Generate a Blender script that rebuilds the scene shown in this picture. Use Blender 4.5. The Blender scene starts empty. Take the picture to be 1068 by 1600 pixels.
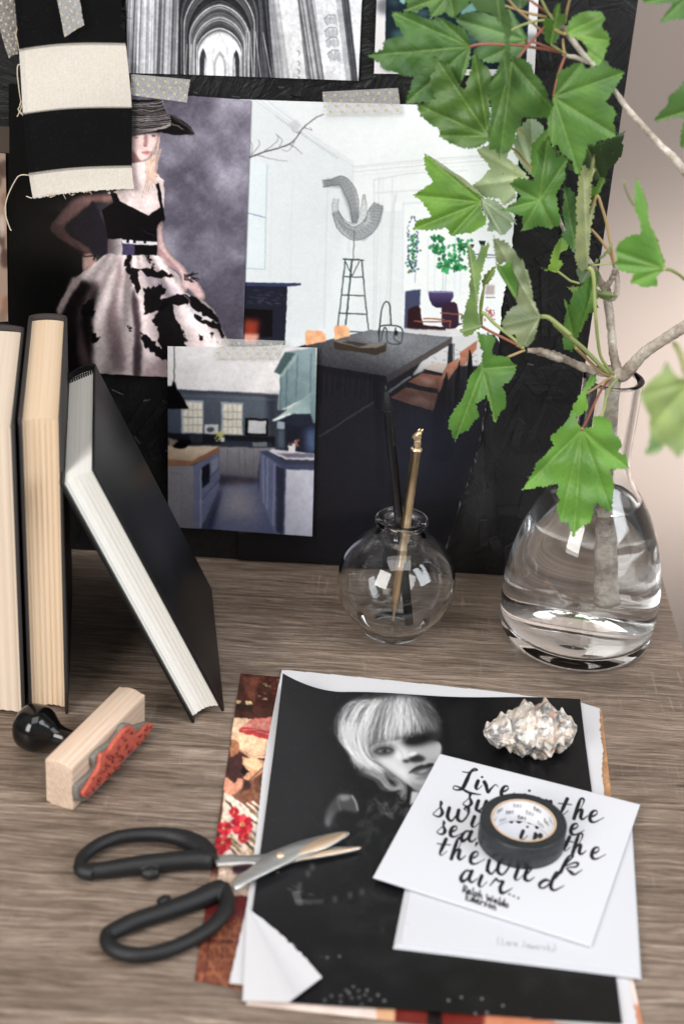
import bpy, bmesh, math, random
import numpy as np
from mathutils import Vector, Matrix
from mathutils.geometry import delaunay_2d_cdt

# ---------------------------------------------------------------- camera
sc = bpy.context.scene
F = 2600.0; PITCH = math.radians(29); ROLL = math.radians(4.07); YAW = math.radians(1.0); CH = .55
fw = np.array([math.sin(YAW)*math.cos(PITCH), math.cos(YAW)*math.cos(PITCH), -math.sin(PITCH)])
r0 = np.array([math.cos(YAW), -math.sin(YAW), 0.0]); u0 = np.cross(r0, fw)
rt = math.cos(ROLL)*r0 + math.sin(ROLL)*u0
up = -math.sin(ROLL)*r0 + math.cos(ROLL)*u0
CAM = np.array([0, -.9198, CH])
def rayd(p):
    p = np.asarray(p, float)
    return fw + np.multiply.outer((p[..., 0]-534)/F, rt) - np.multiply.outer((p[..., 1]-800)/F, up)
def onz(p, z=0.0):                       # photo measurement -> point on a horizontal level z
    d = rayd(p); t = (z-CAM[2])/d[..., 2]; return CAM + d*t[..., None]
def ony(p, y=0.0):                       # photo measurement -> point on an upright plane y
    d = rayd(p); t = (y-CAM[1])/d[..., 1]; return CAM + d*t[..., None]
def onplane(p, c, n):
    d = rayd(p); n = np.asarray(n, float); t = ((np.asarray(c)-CAM)@n)/(d@n); return CAM + d*t[..., None]
def proj(q):
    q = np.asarray(q, float)-CAM; k = q@fw
    return np.stack([534+F*(q@rt)/k, 800-F*(q@up)/k], -1)
cd = bpy.data.cameras.new('camera'); cam = bpy.data.objects.new('camera', cd); sc.collection.objects.link(cam)
M = Matrix(((rt[0], up[0], -fw[0], CAM[0]), (rt[1], up[1], -fw[1], CAM[1]), (rt[2], up[2], -fw[2], CAM[2]), (0, 0, 0, 1)))
cam.matrix_world = M
cd.sensor_fit = 'VERTICAL'; cd.sensor_height = 36; cd.sensor_width = 24; cd.lens = F*36/1600
cd.clip_start = .01; cd.clip_end = 50
cd.dof.use_dof = True; cd.dof.focus_distance = float((np.array([.07, -.085, .07])-CAM)@fw); cd.dof.aperture_fstop = 6.6
sc.camera = cam

# ---------------------------------------------------------------- light
w = bpy.data.worlds.new('World'); sc.world = w; w.use_nodes = True
bg = w.node_tree.nodes['Background']; bg.inputs[0].default_value = (.86, .92, 1, 1); bg.inputs[1].default_value = .27
tcw = w.node_tree.nodes.new('ShaderNodeTexCoord'); nzw = w.node_tree.nodes.new('ShaderNodeTexNoise'); nzw.inputs['Scale'].default_value = 1.7; nzw.inputs['Detail'].default_value = 1
rpw = w.node_tree.nodes.new('ShaderNodeValToRGB'); rpw.color_ramp.elements[0].position = .38; rpw.color_ramp.elements[0].color = (.42, .40, .39, 1); rpw.color_ramp.elements[1].position = .62; rpw.color_ramp.elements[1].color = (1.3, 1.3, 1.34, 1)
w.node_tree.links.new(tcw.outputs['Generated'], nzw.inputs['Vector']); w.node_tree.links.new(nzw.outputs[0], rpw.inputs[0]); w.node_tree.links.new(rpw.outputs[0], bg.inputs[0])
def area(name, loc, tgt, sx, sy, power, col):
    l = bpy.data.lights.new(name, 'AREA'); l.shape = 'RECTANGLE'; l.size = sx; l.size_y = sy; l.energy = power; l.color = col
    o = bpy.data.objects.new(name, l); sc.collection.objects.link(o); o.location = loc
    o.rotation_euler = (Vector(tgt)-Vector(loc)).to_track_quat('-Z', 'Y').to_euler(); return o
area('window_light', (-1.25, -2.0, 1.30), (0, -.1, .10), 1.1, 1.4, 58, (1, .985, .96))
area('overhead_fill_light', (.1, -.9, 2.0), (0, -.25, 0), 1.6, 1.2, 20, (1, .97, .93))  # added overhead fill, lifts the book tops and the desk
area('side_window_light', (1.25, -.75, .95), (.1, -.1, .1), .7, 1.0, 16, (.90, .95, 1))
sl = bpy.data.lights.new('wall_patch_spot', 'SPOT'); sl.energy = 165; sl.spot_size = math.radians(20); sl.spot_blend = 1.0; sl.shadow_soft_size = .08; sl.color = (1, .985, .98)  # unseen spot added for the wall gradient; its cone edge shapes the bright patch
so = bpy.data.objects.new('wall_patch_spot', sl); sc.collection.objects.link(so); so.location = (1.25, -.35, .30); so.rotation_euler = (Vector((.385, .42, -.04))-Vector(so.location)).to_track_quat('-Z', 'Y').to_euler()
sc.view_settings.view_transform = 'Standard'; sc.view_settings.look = 'None'
sc.view_settings.exposure = 0; sc.view_settings.gamma = 1
sc.cycles.use_denoising = True
sc.cycles.max_bounces = 16; sc.cycles.transmission_bounces = 14; sc.cycles.transparent_max_bounces = 16
sc.cycles.sample_clamp_indirect = 6; sc.cycles.blur_glossy = .3

# ---------------------------------------------------------------- helpers
rng = np.random.default_rng(7); random.seed(7)
COL = sc.collection
def lin(c):
    c = np.asarray(c, float)/255.0
    return np.where(c <= .04045, c/12.92, ((c+.055)/1.055)**2.4)
def tag(o, label=None, cat=None, group=None, kind=None):
    if label: o['label'] = label
    if cat: o['category'] = cat
    if group: o['group'] = group
    if kind: o['kind'] = kind
    return o
def empty(name, loc=(0, 0, 0), rz=0, label=None, cat=None, group=None):
    o = bpy.data.objects.new(name, None); COL.objects.link(o); o.location = loc; o.rotation_euler = (0, 0, rz)
    o.empty_display_size = .01
    return tag(o, label, cat, group)
def mesh(name, V, Fs, mat=None, parent=None, smooth=False, cols=None, world=True):
    me = bpy.data.meshes.new(name)
    V = np.asarray(V, np.float32)
    if isinstance(Fs, np.ndarray):
        n = Fs.shape[1]; me.vertices.add(len(V)); me.vertices.foreach_set('co', V.ravel())
        me.loops.add(Fs.size); me.loops.foreach_set('vertex_index', Fs.astype(np.int32).ravel())
        me.polygons.add(len(Fs)); me.polygons.foreach_set('loop_start', np.arange(0, Fs.size, n, dtype=np.int32))
        try: me.polygons.foreach_set('loop_total', np.full(len(Fs), n, np.int32))
        except Exception: pass
        me.update(calc_edges=True)
    else:
        me.from_pydata([tuple(map(float, v)) for v in V], [], [tuple(int(i) for i in f) for f in Fs])
    me.validate()
    if cols is not None:
        a = me.color_attributes.new('Col', 'FLOAT_COLOR', 'POINT')
        c = np.ones((len(V), 4), np.float32); cc = np.asarray(cols, np.float32); c[:, :cc.shape[1]] = cc
        a.data.foreach_set('color', c.ravel())
    if smooth: me.polygons.foreach_set('use_smooth', np.ones(len(me.polygons), bool))
    if mat: me.materials.append(mat)
    o = bpy.data.objects.new(name, me); COL.objects.link(o)
    if parent is not None:
        o.parent = parent
        if world:
            bpy.context.view_layer.update()
            o.matrix_parent_inverse = parent.matrix_world.inverted()
    return o
def bevel(o, wd, seg=2):
    m = o.modifiers.new('bevel', 'BEVEL'); m.width = wd; m.segments = seg; m.limit_method = 'ANGLE'; m.angle_limit = .6
    o.data.polygons.foreach_set('use_smooth', np.ones(len(o.data.polygons), bool)); return o
def boxv(x0, x1, y0, y1, z0, z1):
    V = [(x, y, z) for z in (z0, z1) for y in (y0, y1) for x in (x0, x1)]
    return V, [(0, 2, 3, 1), (4, 5, 7, 6), (0, 1, 5, 4), (2, 6, 7, 3), (0, 4, 6, 2), (1, 3, 7, 5)]
def smooth_path(P, n=8):
    P = [np.asarray(p, float) for p in P]
    if len(P) < 3: return np.array(P)
    out = []
    for i in range(len(P)-1):
        a = P[max(i-1, 0)]; b = P[i]; c = P[i+1]; d = P[min(i+2, len(P)-1)]
        for k in range(n):
            t = k/n
            out.append(.5*((2*b)+(-a+c)*t+(2*a-5*b+4*c-d)*t*t+(-a+3*b-3*c+d)*t**3))
    out.append(P[-1]); return np.array(out)
def tube_arr(P, R, seg=12, flat=1.0):
    P = np.asarray(P, float); n = len(P); R = np.broadcast_to(R, n) if np.ndim(R) == 0 else np.interp(np.linspace(0, 1, n), np.linspace(0, 1, len(R)), R)
    V = []; ref = np.array([0, 0, 1.0])
    T = np.gradient(P, axis=0); T /= np.linalg.norm(T, axis=1)[:, None]+1e-12
    if abs(T[0]@ref) > .9: ref = np.array([0, 1.0, 0])
    for i in range(n):
        s = np.cross(T[i], ref); s /= np.linalg.norm(s)+1e-12; b = np.cross(s, T[i])
        if flat == 1.0: ref = b
        for k in range(seg):
            a = 2*math.pi*k/seg; V.append(P[i]+R[i]*(math.cos(a)*s+math.sin(a)*b*flat))
    Fs = [(i*seg+k, i*seg+(k+1) % seg, (i+1)*seg+(k+1) % seg, (i+1)*seg+k) for i in range(n-1) for k in range(seg)]
    Fs += [tuple(range(seg))[::-1], tuple((n-1)*seg+k for k in range(seg))]
    return V, Fs
def merge(parts):
    V = []; Fs = []
    for v, f in parts:
        b = len(V); V += list(v); Fs += [tuple(i+b for i in q) for q in f]
    return V, Fs
def lathe(prof, seg=96, c=(0, 0, 0), close=False):
    V = []; n = len(prof)
    for r, z in prof:
        for k in range(seg):
            a = 2*math.pi*k/seg; V.append((c[0]+r*math.cos(a), c[1]+r*math.sin(a), c[2]+z))
    m = n if close else n-1
    Fs = [(i*seg+k, i*seg+(k+1) % seg, ((i+1) % n)*seg+(k+1) % seg, ((i+1) % n)*seg+k) for i in range(m) for k in range(seg)]
    if not close: Fs += [tuple(range(seg))[::-1], tuple((n-1)*seg+k for k in range(seg))]
    return V, Fs

def outward(o, dist=.00003):
    bm = bmesh.new(); bm.from_mesh(o.data); bmesh.ops.remove_doubles(bm, verts=bm.verts, dist=dist); bmesh.ops.recalc_face_normals(bm, faces=bm.faces)
    if bm.calc_volume(signed=True) < 0: bmesh.ops.reverse_faces(bm, faces=bm.faces)
    for f in bm.faces: f.smooth = True
    bm.to_mesh(o.data); bm.free(); return o
# ---------------------------------------------------------------- materials
class NT:
    def __init__(s, name):
        s.m = bpy.data.materials.new(name); s.m.use_nodes = True; s.t = s.m.node_tree; s.b = s.t.nodes['Principled BSDF']; s.out = s.t.nodes['Material Output']
    def n(s, ty, **kw):
        q = s.t.nodes.new(ty)
        for k, v in kw.items():
            if k.startswith('i_'):
                key = k[2:].replace('_', ' '); q.inputs[int(key) if key.isdigit() else key].default_value = v
            else: setattr(q, k, v)
        return q
    def l(s, a, b): s.t.links.new(a, b)
    def ramp(s, src, stops):
        r = s.n('ShaderNodeValToRGB'); e = r.color_ramp.elements
        while len(e) < len(stops): e.new(.5)
        for k, (p, c) in enumerate(stops): e[k].position = p; e[k].color = (*c, 1) if len(c) == 3 else c
        s.l(src, r.inputs[0]); return r.outputs[0]
    def mix(s, fac, a, b, mode='MIX'):
        q = s.n('ShaderNodeMix', data_type='RGBA', blend_type=mode)
        for i, v in ((0, fac), (6, a), (7, b)):
            if isinstance(v, bpy.types.NodeSocket): s.l(v, q.inputs[i])
            elif i == 0: q.inputs[0].default_value = v
            else: q.inputs[i].default_value = (*v, 1)
        return q.outputs[2]
    def coord(s, scale=(1, 1, 1), rot=(0, 0, 0), kind='Object'):
        c = s.n('ShaderNodeTexCoord'); m = s.n('ShaderNodeMapping'); m.inputs['Scale'].default_value = scale; m.inputs['Rotation'].default_value = rot
        s.l(c.outputs[kind], m.inputs[0]); return m.outputs[0]
    def noise(s, vec, scale, detail=4, rough=.55, dist=0):
        q = s.n('ShaderNodeTexNoise'); q.inputs['Scale'].default_value = scale; q.inputs['Detail'].default_value = detail
        q.inputs['Roughness'].default_value = rough; q.inputs['Distortion'].default_value = dist
        s.l(vec, q.inputs['Vector']); return q.outputs[0]
    def bump(s, h, strength=.3, dist=.001, prev=None):
        q = s.n('ShaderNodeBump'); q.inputs['Strength'].default_value = strength; q.inputs['Distance'].default_value = dist
        s.l(h, q.inputs['Height'])
        if prev is not None: s.l(prev, q.inputs['Normal'])
        s.l(q.outputs[0], s.b.inputs['Normal']); return q.outputs[0]
    def set(s, **kw):
        for k, v in kw.items():
            k = k.replace('_', ' ')
            if isinstance(v, bpy.types.NodeSocket): s.l(v, s.b.inputs[k])
            else: s.b.inputs[k].default_value = (*v, 1) if isinstance(v, tuple) and len(v) == 3 else v
        return s
def simple(name, col, rough=.5, metal=0, nscale=0, namp=.15, bump=0, bscale=400, spec=.5):
    t = NT(name); t.set(Roughness=rough, Metallic=metal); t.b.inputs['Specular IOR Level'].default_value = spec
    c = tuple(float(x) for x in lin(col)); v = t.coord()
    if nscale:
        nz = t.noise(v, nscale, 5)
        t.set(Base_Color=t.ramp(nz, [(.25, tuple(x*(1-namp) for x in c)), (.75, tuple(min(1, x*(1+namp)) for x in c))]))
    else: t.set(Base_Color=c)
    if bump: t.bump(t.noise(v, bscale, 4), bump, .0006)
    return t.m
def print_mat(name, rough=.32, spec=.4, wob=.12, coat=0):
    t = NT(name); a = t.n('ShaderNodeVertexColor', layer_name='Col')
    v = t.coord(); g = t.noise(v, 2600, 2)
    t.set(Base_Color=t.mix(.10, a.outputs[0], t.ramp(g, [(.3, (.25, .25, .25)), (.7, (.75, .75, .75))]), 'SOFT_LIGHT'), Roughness=rough, Specular_IOR_Level=spec)
    t.bump(t.noise(v, 26, 3), wob, .002); return t.m
MP = print_mat('printed_magazine_paper', .34, .28); MPM = print_mat('matte_card_print', .55, .25, .03)

def desk_material():
    t = NT('grey_brown_wood_laminate'); v = t.coord((1, 1, 1))
    warp = t.noise(t.coord((2.5, 14, 3)), 5, 2)
    wv = t.n('ShaderNodeVectorMath', operation='MULTIPLY_ADD'); cr = t.n('ShaderNodeCombineXYZ'); t.l(warp, cr.inputs[1])
    t.l(cr.outputs[0], wv.inputs[0]); wv.inputs[1].default_value = (0, .010, 0); t.l(v, wv.inputs[2]); base = wv.outputs[0]
    def m(scale):
        q = t.n('ShaderNodeMapping'); q.inputs['Scale'].default_value = scale; t.l(base, q.inputs[0]); return q.outputs[0]
    fine = t.noise(m((60, 1250, 1)), 1, 6, .76)
    mid = t.noise(m((15, 400, 1)), 1, 6, .74, .2)
    big = t.noise(m((6, 34, 1)), 1, 3, .5, .3)
    c1 = t.ramp(mid, [(.28, (.048, .033, .024)), (.43, (.145, .106, .080)), (.58, (.255, .200, .158)), (.76, (.42, .35, .285))])
    c2 = t.mix(.9, c1, t.ramp(fine, [(.28, (.10, .09, .08)), (.5, (.5, .5, .5)), (.70, (.92, .92, .93))]), 'OVERLAY')
    c3 = t.mix(.6, c2, t.ramp(big, [(.35, (.32, .30, .29)), (.65, (.68, .67, .66))]), 'OVERLAY')
    # pale crosswise saw marks
    saw = t.noise(m((330, 22, 1)), 1, 4, .75); patch = t.noise(m((13, 20, 1)), 1, 3, .6)
    sr = t.ramp(saw, [(.57, (0, 0, 0)), (.70, (1, 1, 1))]); pr = t.ramp(patch, [(.50, (0, 0, 0)), (.66, (1, 1, 1))])
    mm = t.n('ShaderNodeMath', operation='MULTIPLY'); t.l(sr, mm.inputs[0]); t.l(pr, mm.inputs[1])
    m2 = t.n('ShaderNodeMath', operation='MULTIPLY'); t.l(mm.outputs[0], m2.inputs[0]); m2.inputs[1].default_value = .38
    c4 = t.mix(m2.outputs[0], c3, (.56, .50, .45))
    rr = t.ramp(fine, [(.3, (.46, .46, .46)), (.7, (.34, .34, .34))])
    t.set(Base_Color=c4, Roughness=rr, Specular_IOR_Level=.4)
    t.bump(fine, .4, .0008); return t.m
def board_material():
    t = NT('black_painted_strand_board'); v = t.coord((1, 1, 1))
    hs = []; prev = None
    for i, (s, off) in enumerate(((26, (0, 0, 0)), (38, (3.1, 1.2, 7.7)))):
        mp = t.n('ShaderNodeMapping'); mp.inputs['Location'].default_value = off; t.l(v, mp.inputs[0])
        vo = t.n('ShaderNodeTexVoronoi'); vo.inputs['Scale'].default_value = s; t.l(mp.outputs[0], vo.inputs['Vector'])
        sp = t.n('ShaderNodeSeparateColor'); t.l(vo.outputs['Color'], sp.inputs[0])
        an = t.n('ShaderNodeMath', operation='MULTIPLY'); t.l(sp.outputs[0], an.inputs[0]); an.inputs[1].default_value = 3.1
        vr = t.n('ShaderNodeVectorRotate', rotation_type='Y_AXIS'); t.l(mp.outputs[0], vr.inputs['Vector']); t.l(an.outputs[0], vr.inputs['Angle'])
        m2 = t.n('ShaderNodeMapping'); m2.inputs['Scale'].default_value = (22, 1, 300); t.l(vr.outputs[0], m2.inputs[0])
        nz = t.noise(m2.outputs[0], 1, 4, .6)
        ad = t.n('ShaderNodeMath', operation='MULTIPLY_ADD'); t.l(sp.outputs[1], ad.inputs[0]); ad.inputs[1].default_value = .55; t.l(nz, ad.inputs[2])
        prev = t.bump(ad.outputs[0], .55, .0016, prev)
    g = t.noise(v, 420, 3)
    t.bump(g, .25, .0005, prev)
    t.set(Base_Color=t.ramp(t.noise(v, 90, 4), [(.3, (.0055, .0055, .0062)), (.7, (.011, .011, .012))]), Roughness=.46, Specular_IOR_Level=.42)
    return t.m
def glass_material(name, tint=(1, 1, 1), ior=1.5):
    t = NT(name); t.set(Base_Color=tint, Roughness=0.0, Transmission_Weight=1.0); t.b.inputs['IOR'].default_value = ior
    return t.m
# ---------------------------------------------------------------- painting of printed pages (arrays -> vertex colours)
def Z(x0, y0, s): return lambda *P: [(x0+p[0]/s, y0+p[1]/s) for p in P]
def blur2(a, s):
    if s <= 0: return a
    r = int(3*s)+1; k = np.exp(-.5*(np.arange(-r, r+1)/s)**2); k /= k.sum()
    for ax in (0, 1):
        pad = [(0, 0)]*a.ndim; pad[ax] = (r, r); b = np.pad(a, pad, mode='edge'); out = np.zeros_like(a)
        for i, kk in enumerate(k):
            sl = [slice(None)]*a.ndim; sl[ax] = slice(i, i+a.shape[ax]); out += kk*b[tuple(sl)]
        a = out
    return a
def fbm(h, w, cell, seed=0, octv=4, stretch=(1, 1)):
    r = np.random.default_rng(seed); out = np.zeros((h, w)); amp = 1; tot = 0
    for o in range(octv):
        cy = max(cell*stretch[1]/2**o, 1.01); cx = max(cell*stretch[0]/2**o, 1.01)
        gh, gw = int(h/cy)+3, int(w/cx)+3; g = r.random((gh, gw))
        y = np.arange(h)/cy; x = np.arange(w)/cx; yi = y.astype(int); xi = x.astype(int)
        fy = (y-yi)[:, None]; fx = (x-xi)[None, :]; fy = fy*fy*(3-2*fy); fx = fx*fx*(3-2*fx)
        a = g[yi][:, xi]; b = g[yi][:, xi+1]; c = g[yi+1][:, xi]; d = g[yi+1][:, xi+1]
        out += amp*((a*(1-fx)+b*fx)*(1-fy)+(c*(1-fx)+d*fx)*fy); tot += amp; amp *= .5
    return out/tot
class Canvas:
    def __init__(s, x0, y0, x1, y1, col, k=1.25):
        s.x0, s.y0, s.k = x0, y0, k; s.w = int((x1-x0)*k); s.h = int((y1-y0)*k)
        s.a = np.zeros((s.h, s.w, 3)); s.a[:] = col
    def _c(s, P): return (np.asarray(P, float)-(s.x0, s.y0))*s.k
    def grid(s, a, b, c, d): return np.meshgrid(np.arange(a, b)+.5, np.arange(c, d)+.5)
    def mask(s, P, pad=0):
        P = s._c(P); a = max(int(P[:, 0].min()-1-pad), 0); b = min(int(P[:, 0].max()+2+pad), s.w)
        c = max(int(P[:, 1].min()-1-pad), 0); d = min(int(P[:, 1].max()+2+pad), s.h)
        if b <= a or d <= c: return None
        X, Y = np.meshgrid((np.arange(a*2, b*2)+.5)/2, (np.arange(c*2, d*2)+.5)/2); I = np.zeros(X.shape, bool)
        for i in range(len(P)):
            x1, y1 = P[i]; x2, y2 = P[(i+1) % len(P)]
            if y1 == y2: continue
            lo, hi = min(y1, y2), max(y1, y2); r0_ = max(int((lo-c)*2)-1, 0); r1_ = min(int((hi-c)*2)+2, Y.shape[0])
            if r1_ <= r0_: continue
            y = Y[r0_:r1_, :1]; cond = (y >= lo) & (y < hi); xc = x1+(y-y1)*(x2-x1)/(y2-y1)
            I[r0_:r1_] ^= cond & (X[r0_:r1_] < xc)
        m = I.reshape(d-c, 2, b-a, 2).mean((1, 3)); return m, (a, b, c, d)
    def put(s, m, box, col, al=1):
        a, b, c, d = box; m = (m*al)[..., None]; col = np.asarray(col, float)
        s.a[c:d, a:b] = s.a[c:d, a:b]*(1-m)+col*m
    def poly(s, P, col, al=1, blur=0, sm=0, col2=None, ang=None, noise=0, seed=1, cell=20, edge=0, ew=4):
        if sm: P = smooth_path(list(P)+[P[0]], sm)
        r = s.mask(P, blur*s.k*3)
        if r is None: return
        m, box = r
        if blur: m = blur2(m, blur*s.k)
        c = np.asarray(col, float)
        if col2 is not None:
            X, Y = s.grid(*box); (px, py), (qx, qy) = s._c(ang[0]), s._c(ang[1])
            t = ((X-px)*(qx-px)+(Y-py)*(qy-py))/((qx-px)**2+(qy-py)**2); t = np.clip(t, 0, 1)[..., None]
            c = c*(1-t)+np.asarray(col2, float)*t
        if noise:
            n = fbm(m.shape[0], m.shape[1], cell*s.k, seed)[..., None]-.5; c = c+n*2*noise
        if edge: c = np.broadcast_to(c, m.shape+(3,))*(1-edge*np.clip(1.25-1.25*blur2(m, ew*s.k)**1.5*1.2, 0, 1))[..., None]
        s.put(m, box, c, al)
    def line(s, P, w, col, al=1, blur=0, sm=0):
        if sm: P = smooth_path(P, sm)
        P = s._c(P); n = len(P); W = np.interp(np.linspace(0, 1, n), np.linspace(0, 1, np.size(w)), np.atleast_1d(w).astype(float))*s.k/2
        R = W.max()+2+blur*3*s.k
        a = max(int(P[:, 0].min()-R), 0); b = min(int(P[:, 0].max()+R+1), s.w); c = max(int(P[:, 1].min()-R), 0); d = min(int(P[:, 1].max()+R+1), s.h)
        if b <= a or d <= c: return
        m = np.zeros((d-c, b-a))
        for i in range(n-1):
            p, q = P[i], P[i+1]; r = max(W[i], W[i+1])+1.5
            a2 = max(int(min(p[0], q[0])-r), a); b2 = min(int(max(p[0], q[0])+r+1), b); c2 = max(int(min(p[1], q[1])-r), c); d2 = min(int(max(p[1], q[1])+r+1), d)
            if b2 <= a2 or d2 <= c2: continue
            X, Y = s.grid(a2, b2, c2, d2); L = ((q-p)**2).sum()+1e-9
            t = np.clip(((X-p[0])*(q[0]-p[0])+(Y-p[1])*(q[1]-p[1]))/L, 0, 1)
            D = np.hypot(X-p[0]-t*(q[0]-p[0]), Y-p[1]-t*(q[1]-p[1])); v = np.clip(W[i]*(1-t)+W[i+1]*t-D+.5, 0, 1)
            vw = m[c2-c:d2-c, a2-a:b2-a]; np.maximum(vw, v, out=vw)
        if blur: m = blur2(m, blur*s.k)
        s.put(m, (a, b, c, d), col, al)
    def ell(s, cx, cy, rx, ry, col, al=1, blur=0, rot=0, **k):
        t = np.linspace(0, 2*math.pi, 40, endpoint=False); c, q = math.cos(rot), math.sin(rot)
        s.poly([(cx+rx*math.cos(a)*c-ry*math.sin(a)*q, cy+rx*math.cos(a)*q+ry*math.sin(a)*c) for a in t], col, al, blur, **k)
    def warp(s, amp, cell, seed=1):
        dx = (fbm(s.h, s.w, cell*s.k, seed, 3)-.5)*2*amp*s.k; dy = (fbm(s.h, s.w, cell*s.k, seed+50, 3)-.5)*2*amp*s.k
        Y, X = np.mgrid[0:s.h, 0:s.w]; x = np.clip(X+dx, 0, s.w-1.001); y = np.clip(Y+dy, 0, s.h-1.001); xi = x.astype(int); yi = y.astype(int); fx = (x-xi)[..., None]; fy = (y-yi)[..., None]; A = s.a
        x2 = np.minimum(xi+1, s.w-1); y2 = np.minimum(yi+1, s.h-1); s.a = (A[yi, xi]*(1-fx)+A[yi, x2]*fx)*(1-fy)+(A[y2, xi]*(1-fx)+A[y2, x2]*fx)*fy
    def photo(s, amt=.12, seed=2, cells=(5, 18, 60), con=1.0):
        m = np.ones((s.h, s.w))
        for i, c in enumerate(cells): m = m*(1+(fbm(s.h, s.w, c*s.k, seed+i, 3)-.5)*2*amt)
        s.a = s.a*m[..., None]; s.a = np.clip(128+(s.a-128)*con, 0, 255) if con != 1 else s.a
    def noise(s, amt, cell, seed=3, stretch=(1, 1)): s.a += (fbm(s.h, s.w, cell*s.k, seed, 4, stretch)-.5)[..., None]*2*amt
    def sample(s, p):
        q = s._c(p)-.5; x = np.clip(q[..., 0], 0, s.w-1.001); y = np.clip(q[..., 1], 0, s.h-1.001); xi = x.astype(int); yi = y.astype(int)
        fx = (x-xi)[..., None]; fy = (y-yi)[..., None]; A = s.a
        v = (A[yi, xi]*(1-fx)+A[yi, xi+1]*fx)*(1-fy)+(A[yi+1, xi]*(1-fx)+A[yi+1, xi+1]*fx)*fy
        return lin(np.clip(v, 0, 255))
def inside(P, pts):
    P = np.asarray(P, float); x, y = pts[..., 0], pts[..., 1]; I = np.zeros(x.shape, bool)
    for i in range(len(P)):
        x1, y1 = P[i]; x2, y2 = P[(i+1) % len(P)]
        if y1 == y2: continue
        I ^= ((y >= y1) != (y >= y2)) & (x < x1+(y-y1)*(x2-x1)/(y2-y1))
    return I
def sheet(name, q, cv, place, step=1.0, cut=None, lift=None, mat=None, parent=None, thick=0, gain=1.0):
    """paper sheet: q = its four corners TL,TR,BR,BL as measured, place() takes them to its board or desk level, lift(u,v) = its curl in metres off that level"""
    C4 = place(np.array(q, float)); L = lambda a, b: np.linalg.norm(np.subtract(q[a], q[b]))
    nu = int(max(L(0, 1), L(3, 2))/step)+2; nv = int(max(L(0, 3), L(1, 2))/step)+2
    u, v = np.meshgrid(np.linspace(0, 1, nu), np.linspace(0, 1, nv)); u_, v_ = u[..., None], v[..., None]
    V = (C4[0]*(1-u_)+C4[1]*u_)*(1-v_)+(C4[3]*(1-u_)+C4[2]*u_)*v_
    px = proj(V)
    col = cv.sample(px) if cv is not None else None
    if lift is not None:
        n = np.cross(C4[1]-C4[0], C4[3]-C4[0]); n /= np.linalg.norm(n)
        if n@(CAM-C4[0]) < 0: n = -n
        V = V+n*lift(u, v)[..., None]
    idx = np.arange(nu*nv).reshape(nv, nu)
    Fq = np.stack([idx[:-1, :-1], idx[1:, :-1], idx[1:, 1:], idx[:-1, 1:]], -1).reshape(-1, 4)
    if cut is not None:
        ctr = px.reshape(-1, 2)[Fq].mean(1); keep = inside(cut, ctr); Fq = Fq[keep]
    used = np.unique(Fq); re = np.full(nu*nv, -1); re[used] = np.arange(len(used))
    o = mesh(name, V.reshape(-1, 3)[used], re[Fq], mat or MP, parent, True, None if col is None else col.reshape(-1, 3)[used]*gain)
    if thick:
        m = o.modifiers.new('thickness', 'SOLIDIFY'); m.thickness = thick; m.offset = -1
    return o

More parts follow.
